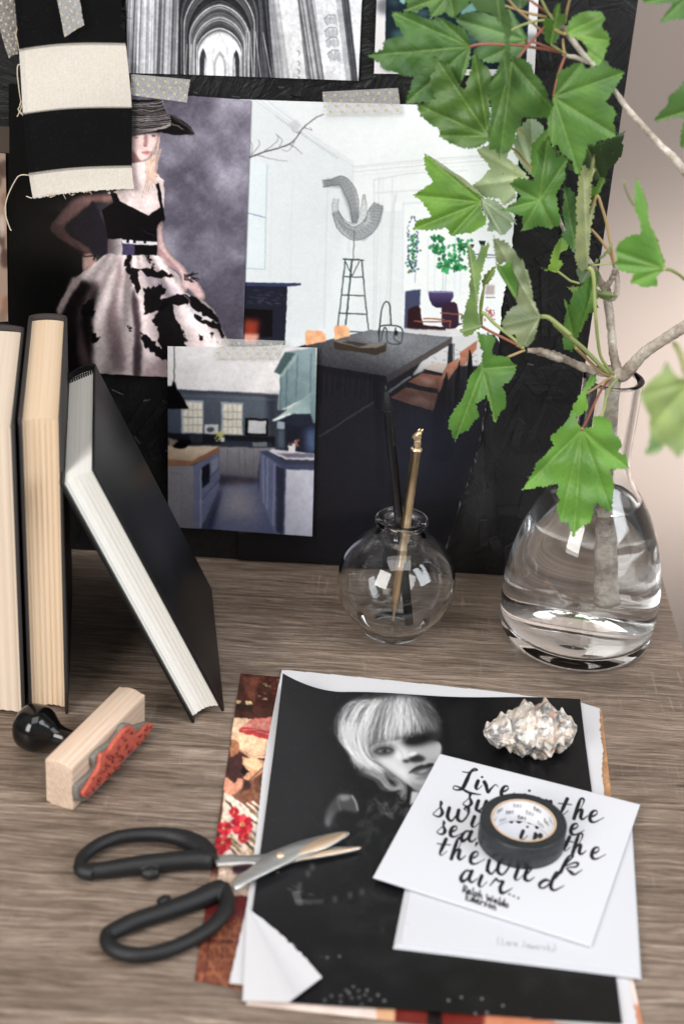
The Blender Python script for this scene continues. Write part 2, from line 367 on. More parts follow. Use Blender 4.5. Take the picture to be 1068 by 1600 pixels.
# ---- church interior print
def paint_church():
    c = Canvas(190, -60, 575, 135, (150, 152, 156)); T = Z(190, 0, 2.738); r = np.random.default_rng(3)
    c.poly(T((0, -160), (250, -160), (240, 380), (0, 380)), (150, 151, 155), col2=(110, 111, 116), ang=(T((0, 0))[0], T((250, 0))[0]))
    for i in range(64):                                   # left pillars, fanned shafts
        x = 2+i*3.9; g = r.choice([60, 95, 150, 205, 225, 180, 120], p=[.12, .16, .2, .16, .1, .16, .1]); 
        c.line(T((x+22, -160), (x*1.02, 380)), r.uniform(.5, 2.2), (g, g, g+4), .8)
    for x in (118, 128, 65, 95): c.line(T((x+12, -160), (x, 380)), 3, (218, 219, 223), .85)
    c.poly(T((248, -160), (620, -160), (650, 380), (236, 380)), (62, 63, 68))
    for i in range(16):
        x = 248+i*5; g = r.integers(15, 110); c.line(T((x+8, -160), (x-4, 380)), r.uniform(.6, 2), (g, g, g+3), .8)
    for i in range(14):
        x = 545+i*7; g = r.integers(20, 120); c.line(T((x-30, -160), (x+22, 380)), r.uniform(.8, 2.4), (g, g, g+3), .8)
    def arch(cx, top, hw, base, col, w=None, n=24):
        P = [(cx-hw, base)]
        for k in range(n+1):
            t = k/n; a = math.pi*(1-t); P.append((cx+hw*math.cos(a), top+(base-160-top)*0+ (1-abs(math.sin(a))**.8)*hw*.92))
        P.append((cx+hw, base))
        if w: c.line(T(*P), w, col, .9)
        else: c.poly(T(*P), col)
    def gothic(hw, apex, spring, g, w=None, al=.9):
        P = [(418-hw, 370), (418-hw, spring)]
        for k in range(1, 12): t = k/12; P.append((418-hw*math.cos(t*math.pi/2)**1.15, spring-(spring-apex)*math.sin(t*math.pi/2)**1.15))
        P.append((418, apex)); P += [(836-x, y) for x, y in P[::-1][1:]]
        if w: c.line(T(*P), w, (g, g, g+3), al)
        else: c.poly(T(*P), (g, g, g+3), al)
    for hw, apex, spring, g in ((172, -170, 60, 38), (150, -70, 110, 92), (140, -30, 130, 40), (128, 20, 160, 128), (118, 38, 165, 58), (108, 74, 190, 112), (100, 96, 205, 62), (98, 120, 220, 176), (92, 142, 232, 214)): gothic(hw, apex, spring, g)
    for k in range(60):
        t = (k/60)**.8; hw = 172-80*t; g = r.choice([20, 40, 90, 150, 215], p=[.25, .25, .2, .18, .12]); gothic(hw+r.normal(0, .6), -170+312*t, 60+172*t, g, r.uniform(.4, 1.3), .55)
    for hw, apex, spring in ((150, -70, 110), (127, 22, 160), (108, 76, 190), (97, 122, 220)): gothic(hw, apex, spring, 236, 1.1, .95)
    c.poly(T((335, 330), (330, 230), (350, 180), (420, 145), (490, 180), (512, 230), (505, 330)), (222, 223, 226))
    for cx, hw, top, g in ((348, 15, 205, 60), (420, 28, 220, 165), (420, 17, 238, 250), (490, 15, 212, 60)):
        P = [(cx-hw, 332), (cx-hw, top+50), (cx-hw*.6, top+18), (cx, top), (cx+hw*.6, top+18), (cx+hw, top+50), (cx+hw, 332)]
        c.poly(T(*P), (g, g, g+3), sm=0)
    c.poly(T((352, 330), (356, 240), (362, 260), (364, 330)), (190, 190, 194)); c.poly(T((478, 330), (476, 262), (484, 240), (488, 330)), (190, 190, 194))
    c.line(T((420, 145), (395, 205), (385, 330)), .8, (170, 171, 175)); c.line(T((420, 145), (450, 205), (460, 330)), .8, (170, 171, 175))
    for x0, x1 in ((320, 325), (300, 303), (280, 270), (298, 290)): c.line(T((x0, 190), (x1, 330)), .9, (225, 225, 228), .8)
    for x0, x1 in ((532, 542), (548, 562), (572, 595), (605, 640)): c.line(T((x0, 80+x0*.1), (x1, 332)), 1.1, (220, 220, 224), .8)
    # right pillars
    c.poly(T((640, -160), (1040, -160), (1060, 350), (678, 350)), (168, 169, 173))
    for i in range(46):
        x = 635+i*6.2; g = r.choice([45, 80, 120, 150, 190]); c.line(T((x-18, -160), (x+42+i*.8, 350)), r.uniform(.6, 2.2), (g, g, g+3), .75)
    c.poly(T((650, -160), (735, -160), (790, 350), (720, 350), (690, 120)), (226, 227, 230), .82)
    c.poly(T((805, -160), (895, -160), (960, 350), (868, 350)), (222, 223, 227), .92)
    c.poly(T((895, -160), (915, -160), (1000, 350), (960, 350)), (175, 176, 180))
    c.poly(T((920, -160), (955, -160), (1012, 350), (985, 350)), (70, 71, 76))
    for i in range(6): c.line(T((922+i*6, -160), (984+i*5, 350)), 1, (130, 131, 135) if i % 2 else (35, 35, 40), .8)
    c.poly(T((955, -160), (1040, -160), (1040, 350), (1012, 350)), (216, 217, 221))
    for k, (x, y) in enumerate(((890, 65), (893, 118), (898, 160), (905, 215))):   # carved capitals
        for j in range(8): c.line(T((x-22+j*7, y+14-j*1.5+r.uniform(-5, 5)), (x-19+j*7, y+40+r.uniform(-8, 6))), 1.1, (85, 86, 92), .7)
        c.line(T((x-26, y+16), (x-5, y-2), (x+24, y)), 1.2, (90, 90, 96), .8)
    for y in (215, 260, 295, 325): c.line(T((752, y), (762, y+8), (758, y+20)), 1.4, (90, 90, 95), .7)
    c.photo(.10, 4, (4, 14, 50), 1.12); c.a = blur2(c.a, .5); c.noise(8, 2.0, 5); return c

# ---- fashion page: woman in a striped hat and a patterned skirt
def paint_woman():
    c = Canvas(-5, 100, 400, 600, (20, 17, 21)); yy, xx = np.mgrid[0:c.h, 0:c.w]; X = xx/c.k+c.x0; Y = yy/c.k+c.y0
    cl = blur2(fbm(c.h, c.w, 75, 11, 5), 1.5); cl = np.clip((cl-.5)*2.6+.5, 0, 1)[..., None]
    base = np.array((98, 94, 106))*(1-cl)+np.array((162, 158, 171))*cl
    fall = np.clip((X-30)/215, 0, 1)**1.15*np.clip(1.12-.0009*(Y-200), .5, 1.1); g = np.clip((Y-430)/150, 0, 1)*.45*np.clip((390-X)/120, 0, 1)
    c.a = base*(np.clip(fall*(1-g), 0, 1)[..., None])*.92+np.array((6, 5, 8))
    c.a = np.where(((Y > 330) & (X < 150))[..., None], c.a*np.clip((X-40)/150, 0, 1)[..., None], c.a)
    T = Z(190, 140, 5.34); S = Z(60, 290, 3.141)
    sk, skd, skl = (205, 172, 168), (140, 105, 105), (232, 214, 212)
    # arms and body
    c.poly(S((390, -30), (540, -60), (590, -10), (600, 60), (590, 150), (470, 160), (380, 90)), skl, sm=4)
    c.poly(S((270, 40), (180, 60), (95, 150), (62, 190), (70, 230), (150, 290), (210, 320), (235, 345), (265, 330), (230, 290), (160, 250), (130, 205), (190, 150), (275, 85), (360, 90), (370, 40)), (165, 128, 124), sm=5, blur=.6, edge=.55, ew=5, col2=(120, 90, 90), ang=((150, 300), (90, 400)))
    c.poly(S((75, 185), (120, 200), (200, 290), (220, 330), (150, 290), (80, 235)), (92, 66, 68), .7, blur=2.5, sm=4)
    c.poly(S((270, 75), (330, 200), (335, 330), (290, 340), (230, 290), (135, 205), (190, 150)), (38, 34, 44), sm=3, blur=.8)
    c.poly(S((215, 335), (265, 335), (300, 390), (310, 430), (300, 450), (285, 450), (262, 492), (240, 480), (220, 425), (215, 380)), (205, 168, 160), sm=4, blur=.4, edge=.5, ew=4)
    for a, b in (((240, 400), (228, 440)), ((265, 410), (250, 470)), ((288, 415), (280, 450))): c.line(S(a, b), 1.2, (120, 85, 82), .8, .3)
    c.line(S((218, 345), (245, 350), (275, 345), (270, 365)), 1.8, (12, 10, 12), sm=4)
    # face, hair, hat
    c.poly(T((190, 560), (250, 560), (290, 520), (300, 400), (320, 380), (312, 470), (290, 540), (285, 600), (270, 680), (310, 715), (250, 745), (245, 820), (205, 890), (150, 935), (125, 880), (180, 800), (205, 700), (190, 640)), (216, 186, 172), sm=4, blur=.3)
    c.poly(T((80, 620), (190, 600), (200, 700), (190, 800), (230, 870), (200, 1040), (0, 920), (80, 800)), skl, sm=3)
    c.poly(T((60, 900), (210, 1048), (310, 950), (350, 1000), (355, 760), (300, 725), (240, 760), (150, 800)), skl, blur=.3)
    c.poly(T((80, 380), (200, 365), (310, 362), (308, 420), (290, 480), (262, 520), (240, 570), (200, 600), (150, 600), (80, 590)), (228, 198, 194), sm=4, edge=.5, ew=4)
    c.poly(T((80, 500), (130, 560), (170, 595), (80, 610)), (120, 80, 78), .75, 1.2)
    c.poly(T((188, 380), (215, 375), (222, 440), (205, 475), (185, 460)), (140, 98, 98), .7, .8)
    c.poly(T((180, 462), (215, 455), (225, 470), (200, 478)), (150, 100, 98), .7, .4)
    c.ell(*T((268, 390))[0], 3.2, 1.5, (70, 60, 66)); c.line(T((245, 378), (275, 372), (300, 380)), 1, (95, 75, 74)); c.ell(*T((125, 402))[0], 3, 1.1, (100, 80, 82), .7, .4)
    c.poly(T((165, 520), (205, 508), (245, 518), (240, 530), (205, 545), (175, 535)), (200, 138, 140), sm=4); c.line(T((165, 522), (205, 524), (245, 520)), .7, (130, 75, 80))
    for k in range(16):
        x = 190+k*7; c.line(T((x+70-k*2, 500), (x+55-k*3, 620), (x+20-k*2, 760), (x-25+k*3, 900-k*9)), .7, (238, 214, 196) if k % 3 else (150, 112, 98), .75, sm=6)
    c.line(T((230, 600), (245, 690), (310, 725)), 2, (225, 196, 180), .8, .3, sm=5)
    hat = T((60, 80), (330, 88), (350, 130), (385, 205), (440, 222), (520, 262), (572, 315), (606, 362), (598, 382), (540, 378), (440, 380), (320, 358), (210, 368), (70, 395))
    c.poly(hat, (16, 13, 16))
    r = np.random.default_rng(5)
    for k in range(14):
        y = 98+k*17; xe = min(335+k*7.5, 408)
        c.line(T((60, y+8+r.uniform(-4, 4)), (150, y+10+r.uniform(-5, 5)), (250, y+9+r.uniform(-4, 6)), (xe-25, y-2+r.uniform(-4, 4)), (xe, y-16+k*.9)), r.uniform(.7, 1.5), (206, 196, 194), .9, sm=6)
    for k in range(5): c.line(T((70, 345+k*11), (200, 330+k*7), (300, 325+k*3), (410, 285+k*5)), .9, (190, 180, 178), .75, sm=5)
    c.line(T((395, 212), (470, 245), (540, 300), (600, 362)), 1, (150, 140, 140), .8, sm=5); c.line(T((420, 290), (480, 310), (545, 355), (600, 378)), 1.3, (170, 160, 158), .9, sm=5)
    c.line(T((420, 235), (500, 280), (575, 350)), 1, (110, 100, 100), .8, sm=5)
    c.poly(T((310, 345), (420, 305), (520, 335), (590, 378), (440, 380)), (20, 16, 18), .95)
    # top, belt
    c.poly(S((350, 35), (385, 40), (400, 80), (540, 148), (600, 105), (575, -5), (590, -15), (605, 60), (620, 160), (600, 215), (580, 275), (480, 272), (340, 262), (325, 170), (310, 120), (370, 85)), (11, 9, 13))
    for k in range(5): c.line(S((480+k*18, 200+k*10), (560+k*8, 245+k*4)), .8, (45, 40, 60), .6, .4)
    c.poly(S((345, 262), (410, 262), (412, 345), (340, 335)), (200, 190, 190), col2=(110, 98, 102), ang=((190, 375), (172, 375)))
    c.poly(S((410, 268), (585, 275), (585, 300), (415, 290)), (222, 220, 224)); c.poly(S((470, 290), (585, 292), (585, 345), (470, 345)), (14, 11, 14)); c.poly(S((415, 288), (470, 288), (470, 347), (415, 345)), (70, 64, 92))
    for x in (435, 470, 520): c.poly(S((x, 265), (x+12, 265), (x+10, 285), (x-4, 282)), (15, 12, 14))
    # right arm
    c.poly(S((580, 210), (610, 170), (615, 260), (640, 320), (700, 385), (740, 430), (790, 480), (820, 545), (795, 565), (760, 530), (735, 500), (722, 530), (700, 490), (690, 430), (620, 385), (590, 345)), (214, 184, 184), sm=4, blur=.3, edge=.5, ew=4)
    c.poly(S((590, 340), (640, 385), (695, 430), (690, 410), (620, 340), (588, 290)), (165, 125, 128), .7, 1)
    # skirt
    sk_p = S((300, 360), (345, 335), (420, 345), (590, 345), (640, 400), (690, 440), (720, 520), (800, 560), (860, 610), (900, 700), (945, 800), (980, 990), (-10, 990), (90, 620), (150, 500), (200, 440), (260, 400))
    c.poly(sk_p, (205, 190, 190), sm=3)
    def fold(P, col, al=.8, bl=2): c.poly(S(*P), col, al, bl, sm=3)
    fold([(-10, 700), (60, 640), (120, 560), (190, 470), (260, 480), (290, 520), (270, 640), (275, 990), (-20, 990)], (22, 16, 19), 1, 3)
    fold([(88, 610), (150, 490), (165, 455), (205, 450), (200, 480), (150, 560), (110, 640)], (178, 160, 158), .95, 1.5)
    fold([(265, 470), (300, 480), (255, 580), (210, 660), (225, 760), (255, 880), (200, 870), (195, 650), (225, 560)], (96, 78, 82), .75, 3)
    fold([(390, 350), (420, 440), (390, 560), (400, 700), (430, 900), (375, 905), (345, 780), (335, 620), (380, 500)], (120, 100, 104), .8, 4)
    fold([(275, 640), (330, 520), (370, 420), (350, 560), (320, 700), (330, 925), (270, 920)], (222, 208, 206), .9, 3)
    fold([(470, 500), (500, 640), (505, 925), (465, 925), (470, 700), (455, 560)], (40, 30, 36), .85, 2)
    fold([(500, 420), (600, 460), (690, 520), (660, 560), (560, 500)], (168, 154, 164), .8, 2)
    fold([(520, 880), (640, 840), (640, 990), (510, 990)], (140, 120, 124), .7, 6)
    mk, bx = c.mask(smooth_path(list(sk_p)+[sk_p[0]], 3)); A0, B0, C0, D0 = bx; YY, XX = np.mgrid[C0:D0, A0:B0]; px_, py_ = XX/c.k+c.x0, YY/c.k+c.y0
    an = np.arctan2(px_-205, py_-335)                     # pleats fanning out from the waist
    rad = np.hypot(px_-205, py_-335); f_ = np.zeros(an.shape); rq = np.random.default_rng(77)
    for k_ in range(9): f_ += rq.uniform(.4, 1)*np.sin(an*rq.uniform(9, 46)+rq.uniform(0, 6)+.012*rad*rq.normal())
    f_ = f_/2.2*np.clip(rad/60, 0, 1); sub = c.a[C0:D0, A0:B0]; c.a[C0:D0, A0:B0] = sub*(1+mk[..., None]*(np.clip(f_, -1.3, 1)[..., None]*.22))
    def blot(P, col=(14, 11, 14)):
        P = smooth_path(list(P)+[P[0]], 5); P = P+r.normal(0, 5.5, P.shape); c.poly(S(*map(tuple, P)), col, .96)
    blot([(430, 350), (460, 350), (455, 400), (540, 410), (640, 430), (660, 450), (560, 450), (490, 420), (495, 540), (470, 500), (450, 440), (425, 410)])
    blot([(520, 495), (580, 500), (600, 480), (615, 520), (600, 560), (640, 560), (640, 590), (560, 620), (525, 625), (520, 560)])
    blot([(600, 560), (700, 530), (790, 560), (870, 640), (910, 740), (860, 700), (780, 660), (740, 600), (660, 590), (680, 660), (720, 790), (600, 790), (585, 700), (560, 660), (590, 620)])
    blot([(505, 725), (560, 760), (600, 790), (640, 800), (628, 860), (580, 830), (520, 790)])
    blot([(735, 565), (760, 600), (820, 640), (880, 665), (860, 670), (790, 640), (745, 605)], (215, 208, 212))
    blot([(215, 590), (265, 560), (275, 620), (240, 650), (205, 625)]); blot([(265, 720), (285, 740), (305, 750), (290, 770), (262, 765)])
    for x, y in ((545, 370), (535, 350), (560, 395), (450, 700), (710, 720), (720, 745), (800, 740), (850, 725)): blot([(x-6, y-12), (x+8, y-4), (x+6, y+14), (x-6, y+8)])
    for k in range(12): a = r.uniform(0, 6.3); c.line(S((745+r.uniform(-30, 30), 445+r.uniform(-14, 16)), (755+36*math.cos(a), 450+24*math.sin(a))), 1.1, (14, 10, 14))
    c.line(S((705, 500), (720, 540), (740, 560)), 1.5, (190, 160, 160), .7)
    c.poly(S((155, 925), (300, 925), (640, 940), (640, 990), (155, 990)), (8, 6, 8))
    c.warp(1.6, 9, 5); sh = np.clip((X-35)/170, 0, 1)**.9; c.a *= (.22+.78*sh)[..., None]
    c.photo(.09, 6, (4, 16, 50), 1.06); c.a = blur2(c.a, .5); c.noise(9, 1.7, 9); return c

# ---- bright dining room page
def paint_room():
    c = Canvas(370, 145, 830, 900, (220, 224, 226)); T = Z(350, 100, 2.373); U = Z(480, 250, 3.3375); W = Z(470, 470, 3.236); r = np.random.default_rng(8)
    c.poly([(370, 145), (830, 145), (830, 330), (370, 330)], (218, 222, 225), col2=(230, 233, 235), ang=((400, 150), (640, 300)))
    c.poly(T((90, 130), (170, 140), (480, 375), (475, 500), (350, 1000), (90, 1050)), (212, 217, 220), .8, 3)
    for o, g in ((0, 186), (8, 230), (18, 198), (30, 232), (44, 200)): c.line(T((110+o, 130), (300+o*.7, 265+o*.1), (478, 378-o*.3)), 1.3, (g, g+3, g+6), .8, .4)
    for k in range(26): c.line(T((190+k*9, 195+k*6.2), (196+k*9, 192+k*6.2)), 1.6, (172, 178, 184), .8, .3)
    c.poly(T((235, 225), (265, 205), (285, 225), (270, 250)), (180, 186, 190), .6, 1.2)
    for y, g in ((385, 190), (395, 232), (405, 195), (420, 215)): c.line(T((478, y-4), (700, y-25), (1000, y-50)), 1.3, (g, g+3, g+5), .8, .4)
    for k in range(40): c.line(T((490+k*12, 386-k*1.05), (494+k*12, 386-k*1.05)), 1.3, (180, 186, 190), .7, .3)
    c.line(T((478, 378), (470, 500), (460, 700)), 1.3, (196, 201, 205), .8, .5)
    for x, g in ((165, 205), (240, 205), (370, 195), (400, 218), (560, 196), (575, 212), (610, 200)): c.line(T((x+14, 420), (x, 980)), 1.6, (g, g+4, g+6), .7, .8)
    c.line(T((555, 430), (700, 405), (900, 395)), 1.3, (192, 197, 202), .8, .5); c.line(T((560, 480), (690, 470), (1000, 455)), 1.4, (196, 201, 206), .8, .5)
    c.line(T((555, 430), (556, 800), (550, 1000)), 1.6, (196, 202, 206), .8, .5); c.line(T((640, 480), (620, 560), (600, 900)), 2, (206, 210, 214), .8, .7)
    c.poly(T((88, 350), (160, 375), (152, 760), (82, 755)), (214, 222, 226)); c.line(T((160, 375), (155, 560), (152, 760), (82, 757)), 1.6, (165, 185, 185), .8, .4); c.line(T((86, 552), (152, 568)), 1.4, (120, 130, 170), .9)
    # bare twig
    c.line(T((88, 348), (150, 325), (245, 295), (290, 240), (330, 205), (368, 185)), (2.2, 1.2), (72, 68, 72), .95, sm=6)
    for a, b, d in (((120, 335), (170, 350), (235, 360)), ((150, 322), (200, 280), (190, 255)), ((205, 305), (215, 280), (195, 262)), ((240, 295), (270, 315), (290, 332)), ((262, 285), (240, 320), (215, 318)), ((300, 235), (325, 245), (318, 235)), ((100, 342), (105, 300), (95, 285)), ((285, 255), (262, 250), (250, 240)), ((95, 345), (130, 300), (125, 280))):
        c.line(T(a, b, d), (1.1, .6), (105, 98, 100), .85, sm=4)
    # wire sculpture
    def wire(P, n, sp, g=70, w=.55):
        P = smooth_path([np.array(p, float) for p in P], 8); N = np.gradient(P, axis=0); N = np.stack([-N[:, 1], N[:, 0]], 1); N /= np.linalg.norm(N, axis=1)[:, None]+1e-9
        t = np.linspace(0, 1, len(P)); env = np.interp(t, np.linspace(0, 1, len(sp)), sp)
        for k in range(n):
            o = (k/(n-1)-.5); c.line(U(*map(tuple, P+N*(env*o)[:, None])), w if 0 < k < n-1 else w*1.8, (g, g+4, g+6), .75 if 0 < k < n-1 else .95)
        for i in range(2, len(P)-2, 2):
            for q in (0, 1): j = min(i+3*q, len(P)-1); c.line(U(tuple(P[i]-N[i]*env[i]*.5), tuple(P[j]+N[j]*env[j]*.5)), .5, (g+30, g+34, g+36), .55)
    c.poly(U((80, 105), (160, 85), (200, 90), (250, 160), (265, 300), (230, 330), (205, 240), (170, 150), (90, 140)), (120, 125, 130), .45, 1)
    c.poly(U((150, 290), (200, 350), (260, 370), (330, 320), (320, 250), (370, 225), (398, 250), (380, 330), (300, 425), (230, 410), (180, 360)), (130, 135, 140), .45, 1)
    wire([(80, 122), (130, 118), (180, 110), (225, 170), (245, 250), (245, 330)], 9, (36, 30, 52, 62, 45, 20))
    wire([(145, 270), (180, 345), (250, 385), (320, 345), (350, 280), (370, 230)], 10, (30, 50, 70, 75, 70, 45))
    wire([(150, 200), (145, 260), (190, 330), (250, 345), (290, 290), (295, 180)], 5, (26, 30, 30, 40, 40, 8), 120, .5)
    c.line(U((245, 370), (238, 520)), 1.2, (80, 90, 90))
    # tall stand
    g = (52, 66, 64)
    c.line(U((187, 516), (292, 524)), 2.2, g); c.line(U((197, 520), (160, 862)), 1.8, g); c.line(U((282, 524), (318, 890)), 1.8, g); c.line(U((232, 522), (200, 860)), 2.4, g)
    for a, b in (((193, 610), (286, 612)), ((180, 705), (298, 709)), ((166, 800), (308, 806))): c.line(U(a, b), 1.7, g)
    c.line(U((200, 532), (232, 605), (270, 532)), 1.4, g); c.line(U((220, 895), (322, 900)), 1.6, g)
    # doorway with garden room, plant, chairs
    c.poly(U((495, 225), (640, 215), (1068, 180), (1068, 760), (1000, 900), (500, 900)), (232, 236, 240), .9, 1)
    c.line(U((455, 180), (440, 500), (425, 880)), 2.2, (200, 205, 208), .8, .6); c.line(U((500, 228), (497, 700)), 2, (208, 214, 220), .8, .5); c.line(U((500, 228), (640, 222), (900, 190)), 2, (205, 210, 215), .8, .6)
    for x in (630, 665, 770, 800): c.line(U((x, 400), (x-4, 700)), 1, (196, 204, 220), .7, .4)
    for k in range(70):
        x = 548+r.normal(0, 12); y = r.uniform(385, 590); c.ell(*U((x, y))[0], r.uniform(1.5, 3.2), r.uniform(1, 2), (r.integers(30, 100), r.integers(95, 140), r.integers(75, 105)), .85, .3, r.uniform(0, 3))
    for k in range(90):
        t = r.uniform(0, 6.3); c.ell(*U((548+26*math.cos(t)+r.normal(0, 3), 430+135*math.sin(t)))[0], 1, 1.4, (60, 70, 95), .7)
    c.line(U((575, 360), (560, 640)), 1.2, (120, 130, 160), .6, .3)
    c.line(U((708, 590), (703, 690)), .9, (150, 160, 175), .7); c.line(U((722, 590), (716, 690)), .9, (150, 160, 175), .7)
    for k in range(150):
        a = r.uniform(0, 1); 
        cx, cy, sx, sy = ((680, 415, 30, 28), (690, 480, 36, 30), (800, 450, 34, 36), (760, 520, 34, 30), (715, 555, 24, 22), (790, 560, 22, 14))[r.integers(6)]
        x, y = r.normal(cx, sx*.6), r.normal(cy, sy*.6); G = r.integers(85, 175)
        c.ell(*U((x, y))[0], r.uniform(2.5, 5), r.uniform(1.5, 3), (G*.45, G, G*.62), .9, .3, r.uniform(0, 3.1))
    c.poly(U((630, 685), (758, 685), (748, 735), (725, 765), (665, 768), (638, 735)), (92, 78, 118), sm=2, col2=(45, 35, 60), ang=((690, 455), (690, 480))); c.line(U((632, 688), (756, 688)), 1.6, (150, 150, 190))
    c.poly(U((510, 685), (590, 675), (585, 760), (545, 900), (502, 900)), (62, 66, 92), .95, .6)
    c.poly(U((525, 780), (560, 762), (590, 775), (605, 860), (740, 870), (735, 915), (540, 905), (522, 840)), (52, 32, 36), sm=2); c.poly(U((700, 755), (740, 742), (780, 750), (788, 860), (740, 880), (700, 860)), (60, 40, 56), sm=2)
    for P in (((558, 842), (650, 845)), ((605, 828), (712, 830)), ((650, 845), (745, 838), (742, 870)), ((695, 798), (805, 802), (800, 830)), ((728, 885), (820, 888)), ((728, 885), (724, 940)), ((795, 890), (795, 1000))): c.line(U(*P), 2, (150, 92, 72))
    for k in range(8): c.line(U((750+k*9, 880-k*5), (775+k*7, 850)), 1.2, (40, 40, 46), .8)
    c.poly(U((720, 878), (800, 884), (800, 900), (722, 896)), (215, 205, 205))
    c.poly(U((890, 420), (930, 420), (920, 445), (905, 447)), (30, 35, 50)); c.poly(U((845, 438), (868, 438), (860, 460)), (30, 35, 50)); c.line(U((860, 490), (1000, 495)), 1.4, (60, 66, 90)); c.line(U((860, 508), (1000, 506)), 1, (90, 96, 120))
    c.poly(U((930, 650), (975, 650), (972, 700), (925, 700)), (170, 150, 150), .8, 1); c.line(U((930, 715), (975, 715)), 1.2, (90, 90, 100))
    for k in range(30): c.ell(*U((r.normal(948, 14), r.normal(800, 14)))[0], 1.4, 1.2, (150, 60, 60), .7)
    # fireplace
    c.poly(T((72, 815), (235, 822), (232, 905), (225, 1040), (70, 1050)), (36, 38, 50)); c.poly(T((72, 808), (285, 812), (285, 820), (235, 824), (72, 822)), (58, 62, 92))
    for k in range(26): x = r.uniform(80, 220); y = r.uniform(835, 890); c.line(T((x, y), (x+r.uniform(6, 22), y+r.uniform(-2, 4))), .8, (100, 106, 124), .6)
    c.poly(T((72, 905), (180, 912), (178, 1010), (72, 1015)), (20, 16, 20)); c.poly(T((72, 945), (130, 950), (122, 1010), (72, 1012)), (150, 62, 46), .95, 4); c.poly(T((72, 1000), (130, 1000), (120, 1040), (72, 1040)), (232, 170, 150), .9, 2)
    # dark floor, table and chairs
    c.poly(T((230, 1065), (300, 1040), (600, 990), (845, 1010), (1000, 1000), (1068, 1100), (1068, 1900), (230, 1900)), (40, 39, 43))
    c.poly(W((500, 140), (800, 150), (960, 160), (960, 330), (700, 320), (560, 380), (640, 260)), (212, 212, 214), .95, .8)
    for k in range(40): x = r.uniform(640, 900); y = r.uniform(240, 360); c.line(W((x, y), (x+12, y+3)), .8, (70, 70, 76), .5)
    c.poly(W((0, 236), (110, 205), (350, 148), (765, 183), (760, 215), (620, 300), (430, 418), (400, 415), (80, 365), (80, 325), (0, 262)), (34, 33, 35))
    c.poly(W((0, 236), (110, 205), (350, 148), (765, 183), (430, 382), (80, 325), (0, 262)), (118, 121, 126), col2=(78, 78, 82), ang=(W((400, 170))[0], W((300, 330))[0]), noise=16, cell=2.4, seed=4)
    c.poly(W((430, 382), (765, 185), (762, 212), (435, 418)), (84, 78, 78)); c.poly(W((80, 325), (430, 382), (430, 415), (80, 358)), (28, 26, 28))
    c.poly(W((165, 205), (200, 200), (350, 220), (435, 212), (430, 255), (380, 277), (300, 262), (168, 245)), (62, 54, 48)); c.poly(W((168, 205), (210, 198), (310, 222), (425, 214), (380, 238), (290, 236)), (122, 116, 106), sm=2, blur=.4); c.poly(W((205, 210), (240, 205), (340, 226), (290, 232)), (50, 44, 40), .8, .6)
    for P in (((395, 205), (400, 100), (412, 30), (432, 5), (448, 30), (455, 120)), ((395, 205), (402, 130), (500, 135), (512, 180), (500, 218), (440, 212), (432, 150), (418, 140), (405, 200)), ((478, 140), (470, 190), (500, 215))): c.line(W(*P), 1.9, (38, 42, 42), sm=6)
    c.ell(*W((480, 165))[0], 3, 4.5, (20, 22, 24))
    for x0, x1, y0 in ((22, 122, 150), (168, 245, 124)): c.poly(W((x0, y0+10), (x0+10, y0), (x1-20, y0+2), (x1, y0+20), (x1+2, y0+55), (x0+2, y0+75)), (236, 178, 138), noise=30, cell=7, blur=.3, seed=x0)
    for k in range(14): x = 85+k*24+r.uniform(-8, 8); c.line(W((x, 375), (x-6, 440+r.uniform(0, 90))), 2, (14, 13, 15), .8)
    c.poly(W((745, 215), (775, 215), (772, 320), (738, 330)), (46, 48, 54)); c.line(W((770, 215), (768, 310)), 1.5, (160, 162, 168))
    def chair(seat, back, legs):
        c.poly(W(*seat), (158, 108, 88), sm=0, noise=34, cell=16, seed=seat[0][0]); c.poly(W(*back), (170, 118, 96), noise=20, cell=8)
        for L in legs: c.line(W(*L), 1.8, (28, 27, 30))
    c.poly(W((620, 345), (660, 315), (740, 320), (715, 365)), (200, 188, 180)); c.line(W((620, 348), (712, 368)), 1.6, (28, 27, 30))
    chair(((540, 410), (610, 365), (712, 380), (690, 445), (600, 430)), ((800, 260), (890, 195), (885, 240), (820, 330), (800, 320)), (((540, 418), (690, 452)), ((545, 425), (548, 470)), ((650, 440), (652, 470))))
    chair(((452, 490), (530, 438), (690, 470), (668, 555), (560, 528)), ((740, 320), (795, 285), (790, 330), (730, 420), (690, 465), (700, 400)), (((452, 496), (665, 560)), ((520, 535), (515, 640)), ((575, 550), (570, 590))))
    c.ell(*W((600, 500))[0], 16, 5, (226, 190, 170), .7, 3, .3); c.ell(*W((640, 405))[0], 12, 4, (226, 190, 170), .7, 3, .3); c.ell(*W((560, 478))[0], 10, 4, (90, 56, 44), .6, 3)
    c.poly(W((250, 190), (420, 165), (620, 185), (480, 230)), (168, 172, 178), .35, 5)
    for P in (((735, 355), (700, 470), (665, 560), (660, 810), (760, 810), (770, 560), (745, 420)), ((800, 290), (775, 400), (770, 540), (810, 500), (806, 360)), ((850, 240), (838, 340), (838, 440), (870, 380), (862, 270))): c.poly(W(*P), (22, 22, 25))
    for x in (745, 775, 808, 838): c.line(W((x, 360-(x-745)*.9), (x-16, 640)), 1, (78, 80, 86), .7)
    c.line(W((90, 690), (390, 498)), 2, (110, 110, 118), .9, .4); c.line(W((445, 460), (550, 385)), 3.4, (150, 154, 160)); c.line(W((425, 430), (438, 470)), 3, (80, 78, 84)); c.line(W((380, 420), (400, 700), (400, 900)), 12, (22, 21, 24), .8, 1)
    c.poly([(360, 830), (830, 760), (830, 910), (360, 910)], (26, 26, 31), 1, 5)
